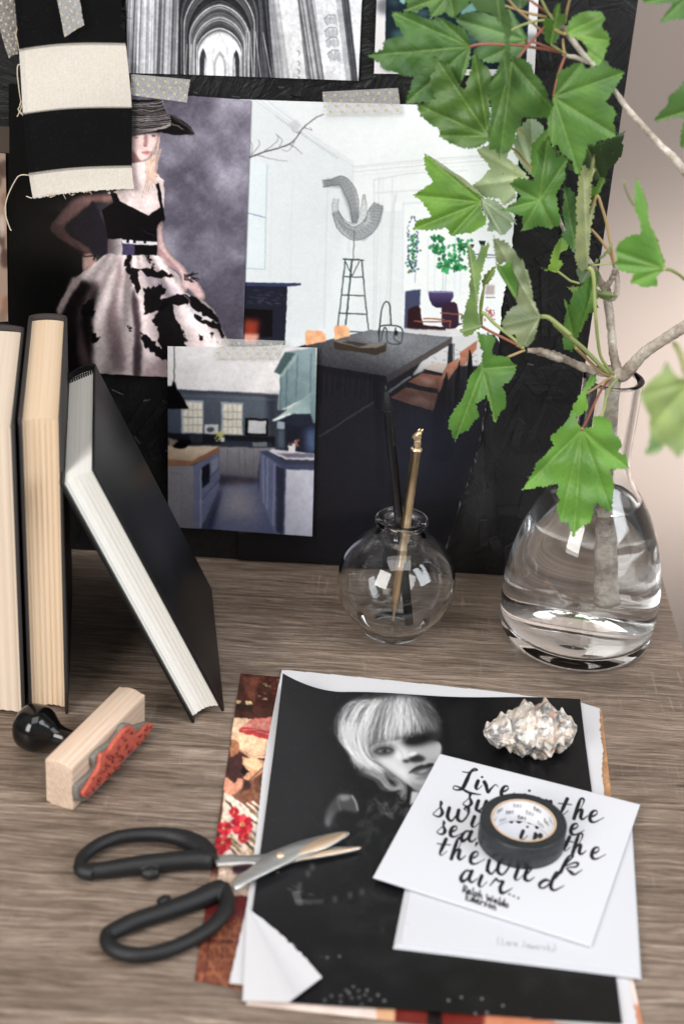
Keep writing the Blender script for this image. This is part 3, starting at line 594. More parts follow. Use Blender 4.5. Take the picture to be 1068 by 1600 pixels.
    c.poly([(480, 560), (800, 600), (800, 900), (480, 900)], (30, 30, 36), .55, 14)
    c.poly([(600, 640), (740, 640), (720, 760), (600, 760)], (42, 44, 60), .5, 18)
    c.warp(.8, 7, 3); c.photo(.010, 6, (4, 16, 60), 1.08); c.a = np.clip(c.a*1.03, 0, 250); c.a = blur2(c.a, .45); c.noise(6, 1.8, 12); return c

# ---- kitchen page
def paint_kitchen():
    c = Canvas(255, 530, 500, 850, (216, 210, 210)); T = Z(250, 520, 4.108); c.poly([(255, 640), (500, 640), (500, 850), (255, 850)], (60, 64, 86)); r = np.random.default_rng(9)
    c.poly(T((40, 60), (800, 60), (800, 300), (760, 400), (40, 370)), (206, 202, 203), col2=(224, 219, 219), ang=(T((50, 300))[0], T((600, 200))[0]))
    c.poly(T((40, 355), (760, 395), (745, 760), (40, 740)), (66, 74, 92), col2=(88, 98, 112), ang=(T((60, 500))[0], T((600, 450))[0])); c.poly(T((680, 400), (760, 395), (745, 720), (700, 700)), (38, 40, 54), .7, 4)
    c.line(T((110, 372), (750, 410)), 2, (50, 56, 72), .9, .4); c.line(T((110, 400), (740, 430)), 1, (110, 118, 134), .7, .4)
    def win(x0, x1, y0, y1):
        c.poly(T((x0-14, y0-14), (x1+8, y0-8), (x1+4, y1+8), (x0-12, y1+8)), (150, 158, 172)); c.poly(T((x0, y0), (x1, y0+6), (x1, y1), (x0, y1-4)), (216, 206, 186), noise=9, cell=8)
        for k in range(1, 4): x = x0+(x1-x0)*k/4; c.line(T((x, y0), (x, y1)), .9, (150, 152, 156))
        for k in range(1, 4): y = y0+(y1-y0)*k/4; c.line(T((x0, y), (x1, y+2)), 1.6 if k == 2 else .9, (125, 130, 140))
    win(150, 272, 442, 640); win(405, 525, 458, 655)
    c.poly(T((548, 548), (695, 555), (690, 662), (545, 658)), (16, 16, 22)); c.poly(T((565, 562), (682, 568), (678, 650), (562, 646)), (196, 196, 198), noise=9, cell=2)
    c.poly(T((288, 588), (376, 590), (374, 652), (286, 650)), (188, 188, 190)); c.ell(*T((325, 622))[0], 6, 4, (50, 55, 60), .8, .5)
    c.poly(T((50, 640), (390, 655), (740, 665), (740, 735), (390, 720), (50, 720)), (26, 28, 38), .95, .8); c.poly(T((410, 690), (600, 700), (720, 705), (720, 740), (380, 735)), (52, 60, 76), .9, 1)
    for k in range(7): c.line(T((600+k*13, 705), (600+k*13, 728)), 1.6, (205, 205, 200), .85)
    for k in range(40): c.ell(*T((r.normal(392, 18), r.normal(655, 16)))[0], 1.8, 1.2, (200, 196, 110), .8, .2)
    c.poly(T((388, 672), (416, 672), (412, 702), (394, 702)), (205, 200, 190))
    for k in range(6): c.line(T((195+k*14, 655), (205+k*12, 705)), 1, (120, 124, 130), .6)
    # lamp
    c.line(T((92, 85), (92, 320)), 1.2, (28, 38, 36)); c.poly(T((85, 310), (100, 320), (110, 360), (150, 420), (185, 485), (40, 486), (40, 340), (75, 340)), (14, 14, 17))
    # cabinets far
    c.poly(T((370, 735), (640, 740), (735, 735), (735, 760), (640, 800), (625, 935), (380, 915)), (136, 134, 142), col2=(100, 98, 108), ang=(T((500, 740))[0], T((500, 930))[0]))
    for x in (432, 505, 545, 600): c.line(T((x, 745), (x, 925)), 1, (88, 88, 98), .8, .3)
    # floor
    c.poly(T((380, 915), (625, 935), (640, 1040), (735, 1290), (270, 1285), (380, 1000)), (76, 86, 128)); c.poly(T((380, 915), (625, 935), (628, 965), (375, 985)), (42, 36, 50), .9, 3)
    c.ell(*T((500, 1120))[0], 30, 40, (150, 142, 146), .75, 12); c.ell(*T((520, 1230))[0], 38, 14, (92, 98, 134), .8, 5)
    # island
    c.poly(T((40, 730), (380, 732), (382, 770), (205, 850), (40, 852)), (150, 98, 68)); c.poly(T((40, 725), (380, 730), (205, 822), (40, 808)), (206, 180, 150), col2=(170, 140, 112), ang=(T((200, 730))[0], T((150, 830))[0]))
    c.poly(T((50, 680), (200, 690), (160, 740), (90, 735)), (14, 15, 20), sm=2); c.poly(T((50, 670), (120, 690), (60, 740)), (170, 145, 125), .8, 1)
    c.poly(T((40, 852), (215, 852), (215, 1262), (40, 1255)), (128, 124, 130), col2=(104, 102, 110), ang=(T((100, 860))[0], T((100, 1250))[0])); c.line(T((70, 900), (140, 905), (140, 1250)), 1, (98, 96, 104), .8, .3)
    c.poly(T((215, 852), (382, 765), (380, 1005), (262, 1262), (215, 1262)), (96, 102, 138)); c.poly(T((268, 870), (318, 835), (322, 960), (270, 1000)), (28, 30, 44)); c.poly(T((330, 820), (372, 795), (372, 880), (330, 900)), (120, 124, 150)); c.line(T((262, 880), (262, 1250)), 1.6, (150, 154, 178), .9)
    for y in (930, 1010): c.line(T((270, y+60), (376, y-60)), 1, (50, 54, 80), .9)
    c.poly(T((282, 1265), (378, 1010), (400, 1010), (330, 1285)), (38, 40, 66), .8, 3)
    # right run
    c.poly(T((640, 760), (700, 755), (810, 850), (1000, 850), (1000, 1310), (735, 1290), (640, 1040)), (92, 100, 140)); c.poly(T((808, 868), (1000, 872), (980, 1305), (800, 1292)), (196, 196, 212), col2=(168, 170, 192), ang=(T((900, 870))[0], T((900, 1300))[0]))
    for a, b in (((660, 790), (665, 1090)), ((690, 810), (685, 1130)), ((735, 840), (725, 1230)), ((770, 860), (760, 1290))): c.line(T(a, b), 1.6, (150, 156, 186), .8, .4)
    c.poly(T((745, 850), (800, 870), (790, 1290), (745, 1280)), (40, 44, 66), .9, 1); c.poly(T((640, 760), (700, 758), (808, 845), (1000, 845), (1000, 880), (808, 876)), (66, 74, 110)); c.poly(T((695, 762), (720, 745), (995, 775), (998, 815), (810, 812)), (212, 208, 218), sm=0); c.poly(T((740, 770), (990, 775), (990, 800), (820, 802)), (104, 98, 120), .9, .8)
    c.poly(T((745, 570), (1000, 575), (1000, 775), (745, 745)), (34, 38, 56)); c.poly(T((940, 620), (1000, 620), (1000, 770), (940, 760)), (98, 130, 190), .8, 6); c.poly(T((752, 620), (800, 625), (800, 745), (752, 740)), (84, 100, 116), .9, 2)
    for k in range(26): c.ell(*T((r.normal(855, 20), r.normal(712, 12)))[0], 2.2, 1.8, tuple(((180, 90, 60), (225, 215, 215), (90, 70, 90))[k % 3]), .85)
    c.poly(T((825, 725), (870, 725), (868, 768), (822, 765)), (226, 220, 224))
    # wall cupboards and hood
    c.poly(T((800, 125), (1000, 90), (1010, 580), (950, 575), (960, 400), (760, 500), (770, 260), (735, 258)), (104, 134, 140), col2=(132, 160, 166), ang=(T((780, 400))[0], T((980, 200))[0]))
    c.poly(T((800, 125), (868, 130), (770, 270), (730, 256)), (72, 96, 100)); c.poly(T((770, 270), (880, 125), (880, 160), (775, 300)), (150, 172, 174), .8)
    for a, b in (((815, 235), (808, 500)), ((882, 140), (872, 410)), ((970, 130), (962, 380)), ((775, 280), (770, 500))): c.line(T(a, b), 1.2, (66, 90, 96), .85, .3)
    c.poly(T((780, 520), (960, 385), (965, 520), (860, 516), (735, 570), (728, 555)), (176, 204, 200), col2=(128, 158, 160), ang=(T((800, 540))[0], T((960, 440))[0])); c.poly(T((745, 568), (860, 520), (965, 520), (985, 578), (900, 600), (760, 580)), (40, 48, 66)); c.poly(T((750, 570), (800, 572), (800, 618), (750, 618)), (146, 162, 176)); c.line(T((728, 560), (830, 522)), 3, (226, 236, 232))
    c.warp(1.0, 8, 3); c.photo(.045, 6, (4, 14, 50), 1.12); g_ = c.a.mean(2, keepdims=True); c.a = g_+(c.a-g_)*.68; c.a = blur2(c.a, .9); c.noise(7, 1.8, 14); return c
# ---- black and white portrait page on the desk
def paint_portrait():
    c = Canvas(355, 1030, 1000, 1625, (17, 17, 19)); P = Z(480, 1060, 4.108); Q = Z(300, 1280, 3.815); r = np.random.default_rng(21)
    c.poly([(355, 1030), (560, 1030), (520, 1300), (380, 1420), (355, 1420)], (38, 38, 40), .8, 30)  # grey surface haze painted into the upper left of the page
    c.poly(P((860, 200), (1068, 150), (1068, 480), (940, 470)), (30, 30, 32), .8, 6)
    hair = P((190, 360), (180, 300), (200, 240), (235, 190), (300, 150), (420, 138), (520, 120), (640, 116), (730, 128), (800, 180), (835, 250), (850, 320), (840, 380), (780, 400), (600, 400), (540, 430), (430, 440), (395, 480), (420, 540), (480, 580), (540, 610), (560, 640), (500, 650), (420, 640), (330, 590), (290, 540), (265, 470), (215, 410))
    c.poly(hair, (92, 92, 94), sm=3, blur=3)
    c.poly(P((395, 450), (440, 420), (540, 405), (620, 390), (800, 400), (855, 430), (850, 500), (805, 610), (745, 690), (718, 735), (668, 705), (600, 655), (520, 590), (430, 525)), (176, 176, 178), sm=3, blur=.6)
    c.poly(P((555, 420), (600, 440), (650, 490), (625, 535), (570, 530), (530, 480)), (222, 222, 224), 1, 4, sm=3)
    c.poly(P((440, 500), (520, 510), (600, 550), (650, 610), (640, 660), (590, 640), (500, 570)), (212, 212, 214), .95, 4, sm=3)
    c.poly(P((395, 460), (430, 500), (480, 560), (560, 620), (650, 690), (610, 670), (500, 590), (410, 510)), (112, 112, 114), .8, 2.5, sm=3)
    c.poly(P((720, 470), (790, 430), (840, 440), (845, 500), (800, 560), (750, 545)), (168, 168, 170), .95, 4, sm=3)
    c.poly(P((600, 400), (660, 350), (800, 330), (860, 350), (855, 400), (770, 425), (700, 440), (640, 430)), (34, 34, 36), .95, 4.5, sm=3)
    c.poly(P((615, 405), (680, 375), (780, 370), (770, 400), (690, 425), (640, 425)), (10, 10, 12), .9, 3, sm=3)
    c.ell(*P((668, 376))[0], .9, .8, (215, 210, 190)); c.ell(*P((690, 399))[0], .6, .6, (150, 145, 130))
    c.poly(P((405, 470), (440, 430), (520, 420), (565, 445), (552, 490), (490, 505), (440, 500)), (100, 100, 102), .95, 3, sm=3)
    c.poly(P((425, 472), (460, 450), (510, 447), (548, 462), (540, 480), (495, 490), (455, 488)), (62, 62, 64), .95, 1.2, sm=3)
    c.poly(P((440, 470), (470, 459), (510, 458), (538, 468), (500, 476), (465, 478)), (128, 128, 130), .8, .6, sm=3)
    c.ell(*P((492, 466))[0], 3.6, 2.6, (16, 16, 18), 1, .4); c.ell(*P((487, 462))[0], .9, .8, (222, 222, 222))
    c.line(P((428, 476), (455, 456), (490, 447), (530, 452), (552, 466)), (.6, 1.8, 1), (12, 12, 14), .95, .3, sm=5); c.line(P((440, 482), (480, 486), (530, 478)), .8, (40, 40, 42), .7, .4, sm=4)
    c.line(P((560, 430), (590, 460), (612, 500), (610, 530)), (3, 2), (150, 150, 152), .6, 1.6, sm=5)
    c.poly(P((650, 515), (690, 492), (730, 500), (756, 522), (735, 540), (690, 545), (655, 538)), (30, 30, 32), .95, 1.8, sm=3)
    c.poly(P((610, 528), (640, 522), (655, 535), (640, 548), (612, 540)), (34, 34, 36), .9, 1.2, sm=3)
    c.poly(P((640, 500), (665, 478), (695, 476), (700, 492), (668, 506)), (228, 228, 230), .9, 1.2, sm=3); c.line(P((690, 545), (700, 560), (690, 570)), 1.5, (120, 120, 122), .6, .8)
    c.poly(P((648, 612), (680, 582), (728, 560), (752, 562), (772, 552), (808, 552), (802, 572), (750, 582), (690, 598), (660, 612)), (36, 36, 38), 1, .6, sm=3)
    c.poly(P((662, 610), (700, 600), (750, 586), (802, 574), (792, 606), (752, 628), (700, 626)), (96, 96, 98), 1, .8, sm=3); c.ell(*P((742, 603))[0], 8, 2.2, (178, 178, 180), .8, 1.2, -.3)
    c.line(P((650, 613), (700, 598), (755, 584), (806, 566)), .9, (10, 10, 12), .95, .3, sm=4); c.poly(P((690, 640), (780, 622), (770, 650), (705, 655)), (100, 100, 102), .7, 2, sm=3)
    c.poly(P((660, 670), (740, 690), (715, 735), (676, 722)), (140, 140, 142), .9, 1.6); c.poly(P((668, 732), (716, 738), (690, 800), (655, 822)), (206, 206, 210), 1, .5)
    def strand(P_, w_, g, al):
        c.line(P(*P_), (.3, w_, .25), (g, g, g+1), al, sm=6)
    cx, cy = 560, 128
    for k in range(620):                                   # swept, uneven fringe falling from the crown
        t = r.uniform(0, 1)**.9; lay = r.uniform(0, 1)
        x0 = 470+t*250+r.normal(0, 26)-(1-t)*60*lay; y0 = 118+lay*52-10*max(0, 1-t*2)+(abs(t-.5)*70 if t < .5 else abs(t-.5)*40)
        x1 = 205+t*640+r.normal(0, 20); ye = np.interp(t, [0, .15, .3, .5, .62, .75, .9, 1], [395, 440, 452, 436, 395, 372, 350, 340]); y1 = ye-lay*120*r.uniform(.2, 1)+r.normal(0, 12)
        wl = max(0, 1-t*2.2); bow = -38*(1-t)+22*t; shade = 1-.72*max(0, t-.70)/.30; g = r.choice([250, 238, 218, 190, 150, 90, 45], p=[.2, .22, .2, .14, .1, .08, .06])*shade
        if .30 < t < .38 or .12 < t < .16: g *= r.choice([.35, .8])
        strand(((x0-90*wl, y0+8*wl), (x0*.68+x1*.32+bow-40*wl, y0*.62+y1*.38-12-70*wl+lay*20), (x0*.28+x1*.72+bow*.8-15*wl, y0*.22+y1*.78-60*wl), (x1, y1)), r.uniform(.5, 1.5), g, r.uniform(.35, .85))
    for k in range(300):                                   # side locks flicking out and under the jaw
        t = r.uniform(0, 1); x = r.normal(0, 9); g = r.choice([248, 228, 196, 140, 70], p=[.28, .26, .2, .14, .12])
        a = (205+t*170+x, 290+r.normal(0, 26)); m1 = (215+t*150+x*1.5, 400+r.normal(0, 12)); m2 = (275+t*120+x, 480+t*30+r.normal(0, 14)); e = (300+t*210+r.normal(0, 22), 545+t*70+r.normal(0, 18))
        strand((a, m1, m2, e), r.uniform(.5, 1.3), g, r.uniform(.4, .8))
    for k in range(70):
        x, y = r.normal(0, 16), r.normal(0, 12); g = r.choice([220, 170, 110, 60]); strand(((400+x*2, 600+y), (470+x, 640+y), (520+x, 700+y), (580+x*.6, 712+y*.6), (612+x*.5, 690+x)), r.uniform(.4, 1), g, .6)
    for k in range(60):
        x = r.normal(0, 14); g = r.choice([200, 150, 80]); strand(((560+x, 640), (600+x, 680), (618+x*.7, 730), (600+x, 770+x)), .7, g, .5)
    for k in range(110):                                   # flyaways around the outline
        a = r.uniform(2.5, 6.1); R1, R2 = (340, 205); x, y = 520+R1*math.cos(a), 320+R2*math.sin(a); L_ = r.uniform(10, 40)
        strand(((x, y), (x+L_*.5*math.cos(a+.8), y+L_*.5*math.sin(a+.8)), (x+L_*math.cos(a+1.4), y+L_*.8*math.sin(a+1.4))), .5, 150, .35)
    nn = c.k; rg = fbm(c.h, c.w, 26*c.k, 91, 4); rg = 1-np.abs(rg-.5)*9; yy, xx = np.mgrid[0:c.h, 0:c.w]; X = xx/c.k+c.x0; Y = yy/c.k+c.y0; wj = np.exp(-((X-590)/90)**2-((Y-1295)/60)**2)+.6*np.exp(-((X-640)/140)**2-((Y-1430)/60)**2); c.a += (np.clip(rg, 0, 1)**2*wj*26)[..., None]; c.a = blur2(c.a, 1.2)
    # leather jacket, hand
    c.poly(P((110, 930), (120, 850), (170, 780), (200, 745), (260, 750), (300, 760), (320, 820), (320, 870), (250, 850), (190, 860), (140, 960)), (70, 70, 72), .9, 2, sm=3)
    c.poly(P((205, 750), (265, 748), (275, 775), (230, 790), (205, 775)), (150, 150, 152), .7, 2, sm=2); c.line(P((285, 755), (310, 800), (322, 850)), 2.2, (190, 190, 192), .8, .8, sm=4)
    c.line(P((195, 760), (198, 800), (212, 850)), 1.5, (120, 120, 122), .7, .7); c.poly(P((120, 900), (150, 850), (165, 850), (140, 950), (125, 950)), (110, 110, 112), .6, 2.2)
    for k in range(22): x = r.uniform(380, 640); c.line(P((x, 770+r.uniform(-10, 120)), (x+r.uniform(10, 60), 800+r.uniform(0, 110))), r.uniform(1, 4), (92, 92, 94), .5, 1.2)
    for k in range(16): x = 560+r.uniform(0, 70); y = r.uniform(740, 810); c.line(P((x, y), (x+8, y+8)), .9, (140, 140, 142), .5)
    for k in range(9):
        x, y = 575+r.normal(60, 50), 445+r.normal(0, 30); c.line(Q((x, y), (x+30, y+6)), r.uniform(1, 3), (120, 120, 122), .5, 1)
    for k in range(9): c.line(Q((595+k*3, 440+k*9), (640+k*2, 436+k*10)), 1.6, (165, 165, 167), .6, .8)
    for k in range(10): c.line(Q((655+k*13, 510), (662+k*13, 488)), 1.6, (150, 150, 152), .5, .8)
    for x, y in ((690, 330), (715, 290), (805, 20), (640, 400), (850, 485), (940, 460), (1010, 440)): c.ell(*Q((x, y))[0], 3.5, 6, (120, 120, 122), .45, 2)
    for k in range(60): c.ell(r.uniform(500, 900), r.uniform(1390, 1570), r.uniform(6, 30), r.uniform(4, 16), (44, 44, 46), .25, 6)
    for x, y in ((790, 1080), (830, 1055), (885, 1055), (920, 1022), (960, 1000), (990, 1025), (885, 1090), (950, 1068), (995, 1065), (1060, 1080), (1010, 1110), (805, 828), (878, 820), (510, 318), (610, 760), (1030, 1050)): c.ell(*Q((x, y))[0], 2.6, 2.2, (120, 120, 122), .75, .7)
    for x, y in ((720, 1560), (752, 1562), (785, 1572), (760, 1583), (742, 1585), (700, 1565), (545, 1552), (573, 1548), (590, 1556), (600, 1565)): c.ell(x, y, 2.6, 2.2, (150, 150, 152), .75, .7)
    for k in range(130): c.ell(r.uniform(400, 960), r.uniform(1080, 1590), .6, .6, (150, 148, 140), .6)
    c.a = blur2(c.a, .4); c.noise(4, 1.6, 17); return c

# ---- colourful magazine pages under it
def paint_collage():
    c = Canvas(295, 1040, 1010, 1650, (86, 52, 42)); T = Z(300, 1040, 6.155); S = Z(100, 1270, 3.814); Q = Z(300, 1280, 3.815); r = np.random.default_rng(31)
    c.poly(T((440, 60), (6000, 60), (6000, 520), (400, 520)), (74, 42, 32), noise=14, cell=12)
    c.poly(T((480, 100), (640, 120), (600, 360), (520, 300)), (120, 72, 56), .8, 1.5)
    for k in range(420):
        x = r.uniform(640, 3400); y = r.uniform(100, 340)
        if x > 900: y = r.uniform(110, 330)
        g = r.choice([0, 1, 2, 3]); c.ell(*T((x, y))[0], r.uniform(1, 3.6), r.uniform(.5, 1.3), ((28, 22, 16), (200, 186, 150), (90, 72, 50), (150, 52, 48))[g], .8, .2, r.uniform(-.5, .5))
    for P in (((430, 340), (470, 345), (460, 380), (430, 380)), ((510, 350), (570, 350), (575, 385), (520, 380))): c.poly(T(*P), (216, 190, 140))
    c.poly(T((430, 385), (580, 380), (590, 470), (420, 440)), (40, 26, 20), .8, 1); c.poly(T((600, 400), (770, 430), (770, 510), (600, 490)), (80, 46, 38), .9, 1)
    c.poly(T((400, 515), (600, 520), (960, 500), (960, 1000), (370, 740)), (226, 192, 160), noise=14, cell=10); 
    c.poly(T((450, 620), (600, 505), (950, 505), (950, 720), (740, 720), (450, 655)), (172, 62, 62)); c.poly(T((480, 590), (610, 510), (950, 505), (950, 650), (745, 640)), (206, 130, 118), noise=34, cell=7); c.line(T((450, 620), (600, 625), (745, 680)), 1, (226, 160, 150))
    c.poly(T((390, 640), (470, 650), (740, 720), (950, 760), (950, 830), (590, 905), (460, 820), (370, 740)), (222, 184, 150)); c.line(T((460, 810), (590, 880), (760, 850)), 1.2, (150, 104, 78)); c.line(T((470, 835), (590, 912), (950, 850)), 1.5, (70, 42, 34))
    c.poly(T((380, 710), (430, 720), (465, 790), (440, 840), (360, 880)), (164, 112, 82), sm=2)
    c.poly(T((350, 890), (475, 845), (500, 960), (480, 1060), (440, 1130), (400, 1140), (330, 1080)), (68, 42, 40)); c.poly(T((480, 870), (640, 900), (950, 960), (950, 980), (540, 1110), (490, 1080), (550, 1020), (490, 960)), (206, 154, 118)); c.poly(T((485, 880), (640, 905), (700, 960), (620, 1010), (500, 950)), (226, 184, 146)); c.line(T((540, 1110), (700, 960)), 1.4, (92, 56, 44)); c.poly(T((490, 960), (552, 1020), (500, 1065), (475, 1030)), (22, 18, 20))
    c.poly(T((310, 1080), (350, 1080), (400, 1130), (440, 1080), (505, 1120), (480, 1180), (380, 1250), (300, 1220)), (216, 150, 124), sm=2, blur=.4)
    c.poly(T((380, 1250), (490, 1180), (560, 1100), (720, 1000), (950, 1000), (950, 1450), (640, 1450), (450, 1360)), (124, 82, 62), noise=34, cell=5, seed=3); c.poly(T((500, 1100), (560, 1110), (560, 1180), (470, 1200)), (48, 30, 30), .8, 1)
    c.poly(T((300, 1230), (380, 1250), (460, 1350), (640, 1440), (1000, 1440), (1000, 2800), (200, 2800)), (222, 200, 182))
    for k in range(46):
        x = r.uniform(240, 640); y = r.uniform(1270, 1750); L = r.uniform(60, 170); 
        c.line(T((x, y), (x+L*.6, y+L*.45), (x+L, y+L*.9)), r.uniform(1.2, 5), ((40, 34, 40), (238, 226, 214), (128, 108, 70), (236, 222, 206), (160, 140, 96))[k % 5], .9, sm=4)
    def flower(x, y, s):
        for k in range(9): a = k*.7+r.uniform(-.2, .2); c.ell(x+s*.55*math.cos(a), y+s*.5*math.sin(a), s*.42, s*.3, ((184, 34, 50), (212, 66, 74), (160, 22, 40))[k % 3], .95, .3, a)
        c.ell(x, y, s*.2, s*.18, (222, 190, 120)); c.ell(x+1, y, s*.1, s*.1, (120, 80, 40))
    for x, y, s in ((378, 1290, 19), (350, 1295, 13), (348, 1318, 15), (380, 1310, 10), (342, 1335, 9), (366, 1270, 9)): flower(x, y, s)
    for x, y in ((360, 1305), (366, 1330), (388, 1322), (352, 1345)): c.line([(x, y), (x+9, y+14)], 2.2, (150, 132, 70), .9)
    for k in range(20): x = r.uniform(365, 395); y = r.uniform(1310, 1335); c.line([(x, y), (x+3, y+5)], .7, (150, 90, 80), .7)
    c.poly(Q((240, 265), (300, 240), (370, 265), (330, 330), (250, 330)), (58, 34, 50), 1, 1.4, sm=2); c.ell(*Q((330, 275))[0], 6, 4, (150, 50, 56), .8, 1)
    c.poly(Q((60, 340), (240, 320), (420, 330), (440, 470), (60, 470)), (196, 172, 152), .6, 3)
    c.poly(Q((70, 455), (1500, 455), (1500, 1400), (-40, 1400), (-40, 950)), (96, 38, 38)); c.poly(Q((60, 600), (1500, 600), (1500, 1400), (-40, 1400)), (142, 92, 66), .95, 6)
    m = r.uniform(0, 1)
    for j in range(10):                                   # ornamental rug
        for i in range(9):
            x = 306+i*15+(j % 2)*7+r.normal(0, 1.5); y = 1440+j*11+r.normal(0, 1.2)
            for k in range(6): a = k*1.05; c.ell(x+4.2*math.cos(a), y+3*math.sin(a), 2.3, 1.3, (74, 30, 34), .8, .4, a)
            c.ell(x, y, 1.4, 1.1, (190, 130, 92), .8, .3)
    c.line([(300, 1470), (420, 1475)], 3, (66, 30, 30), .7, 1); c.line([(330, 1440), (318, 1540)], 3, (70, 32, 34), .7, 1)
    c.poly([(925, 1100), (1010, 1100), (1010, 1300), (925, 1300)], (176, 134, 98), 1, 1)
    c.warp(2.2, 9, 3); c.warp(.9, 3, 9); c.photo(.16, 6, (3, 9, 30), 1.05); c.a = blur2(c.a, .5); c.noise(9, 1.8, 23); return c
def paint_under():
    c = Canvas(370, 1500, 1060, 1680, (232, 212, 202)); r = np.random.default_rng(4)
    c.poly([(600, 1560), (760, 1560), (760, 1680), (600, 1680)], (110, 40, 34), 1, 2); c.poly([(668, 1560), (690, 1560), (690, 1680), (664, 1680)], (30, 22, 22), 1, 2); c.poly([(760, 1570), (1060, 1570), (1060, 1680), (745, 1680)], (198, 128, 96), 1, 3)
    c.poly([(585, 1560), (618, 1560), (612, 1680), (598, 1680)], (214, 166, 128), 1, 1); c.noise(12, 14, 6); return c
def paint_teal():
    c = Canvas(570, -60, 860, 130, (226, 222, 224)); r = np.random.default_rng(5); L = Z(570, 0, 4.272)
    c.poly([(604, -60), (829, -60), (821, 108), (600, 108)], (24, 36, 46))
    for k in range(36): c.ell(r.uniform(600, 830), r.uniform(-60, 105), r.uniform(5, 18), r.uniform(4, 14), ((46, 72, 78), (92, 132, 134), (18, 24, 34), (120, 156, 154), (30, 52, 60))[k % 5], .55, 4)
    c.poly(L((240, -60), (300, -60), (260, 30), (230, 10)), (150, 190, 186), .9, .8); c.poly(L((640, 70), (720, 10), (750, 70), (690, 90), (640, 100)), (120, 160, 156), .9, 1)
    return c
def paint_sliver():
    c = Canvas(-40, 220, 25, 520, (150, 128, 112)); r = np.random.default_rng(6)
    for k in range(20): c.ell(r.uniform(-40, 16), r.uniform(240, 500), r.uniform(5, 14), r.uniform(6, 24), ((196, 180, 168), (120, 92, 78), (60, 44, 40), (170, 120, 96))[k % 4], .7, 2)
    return c

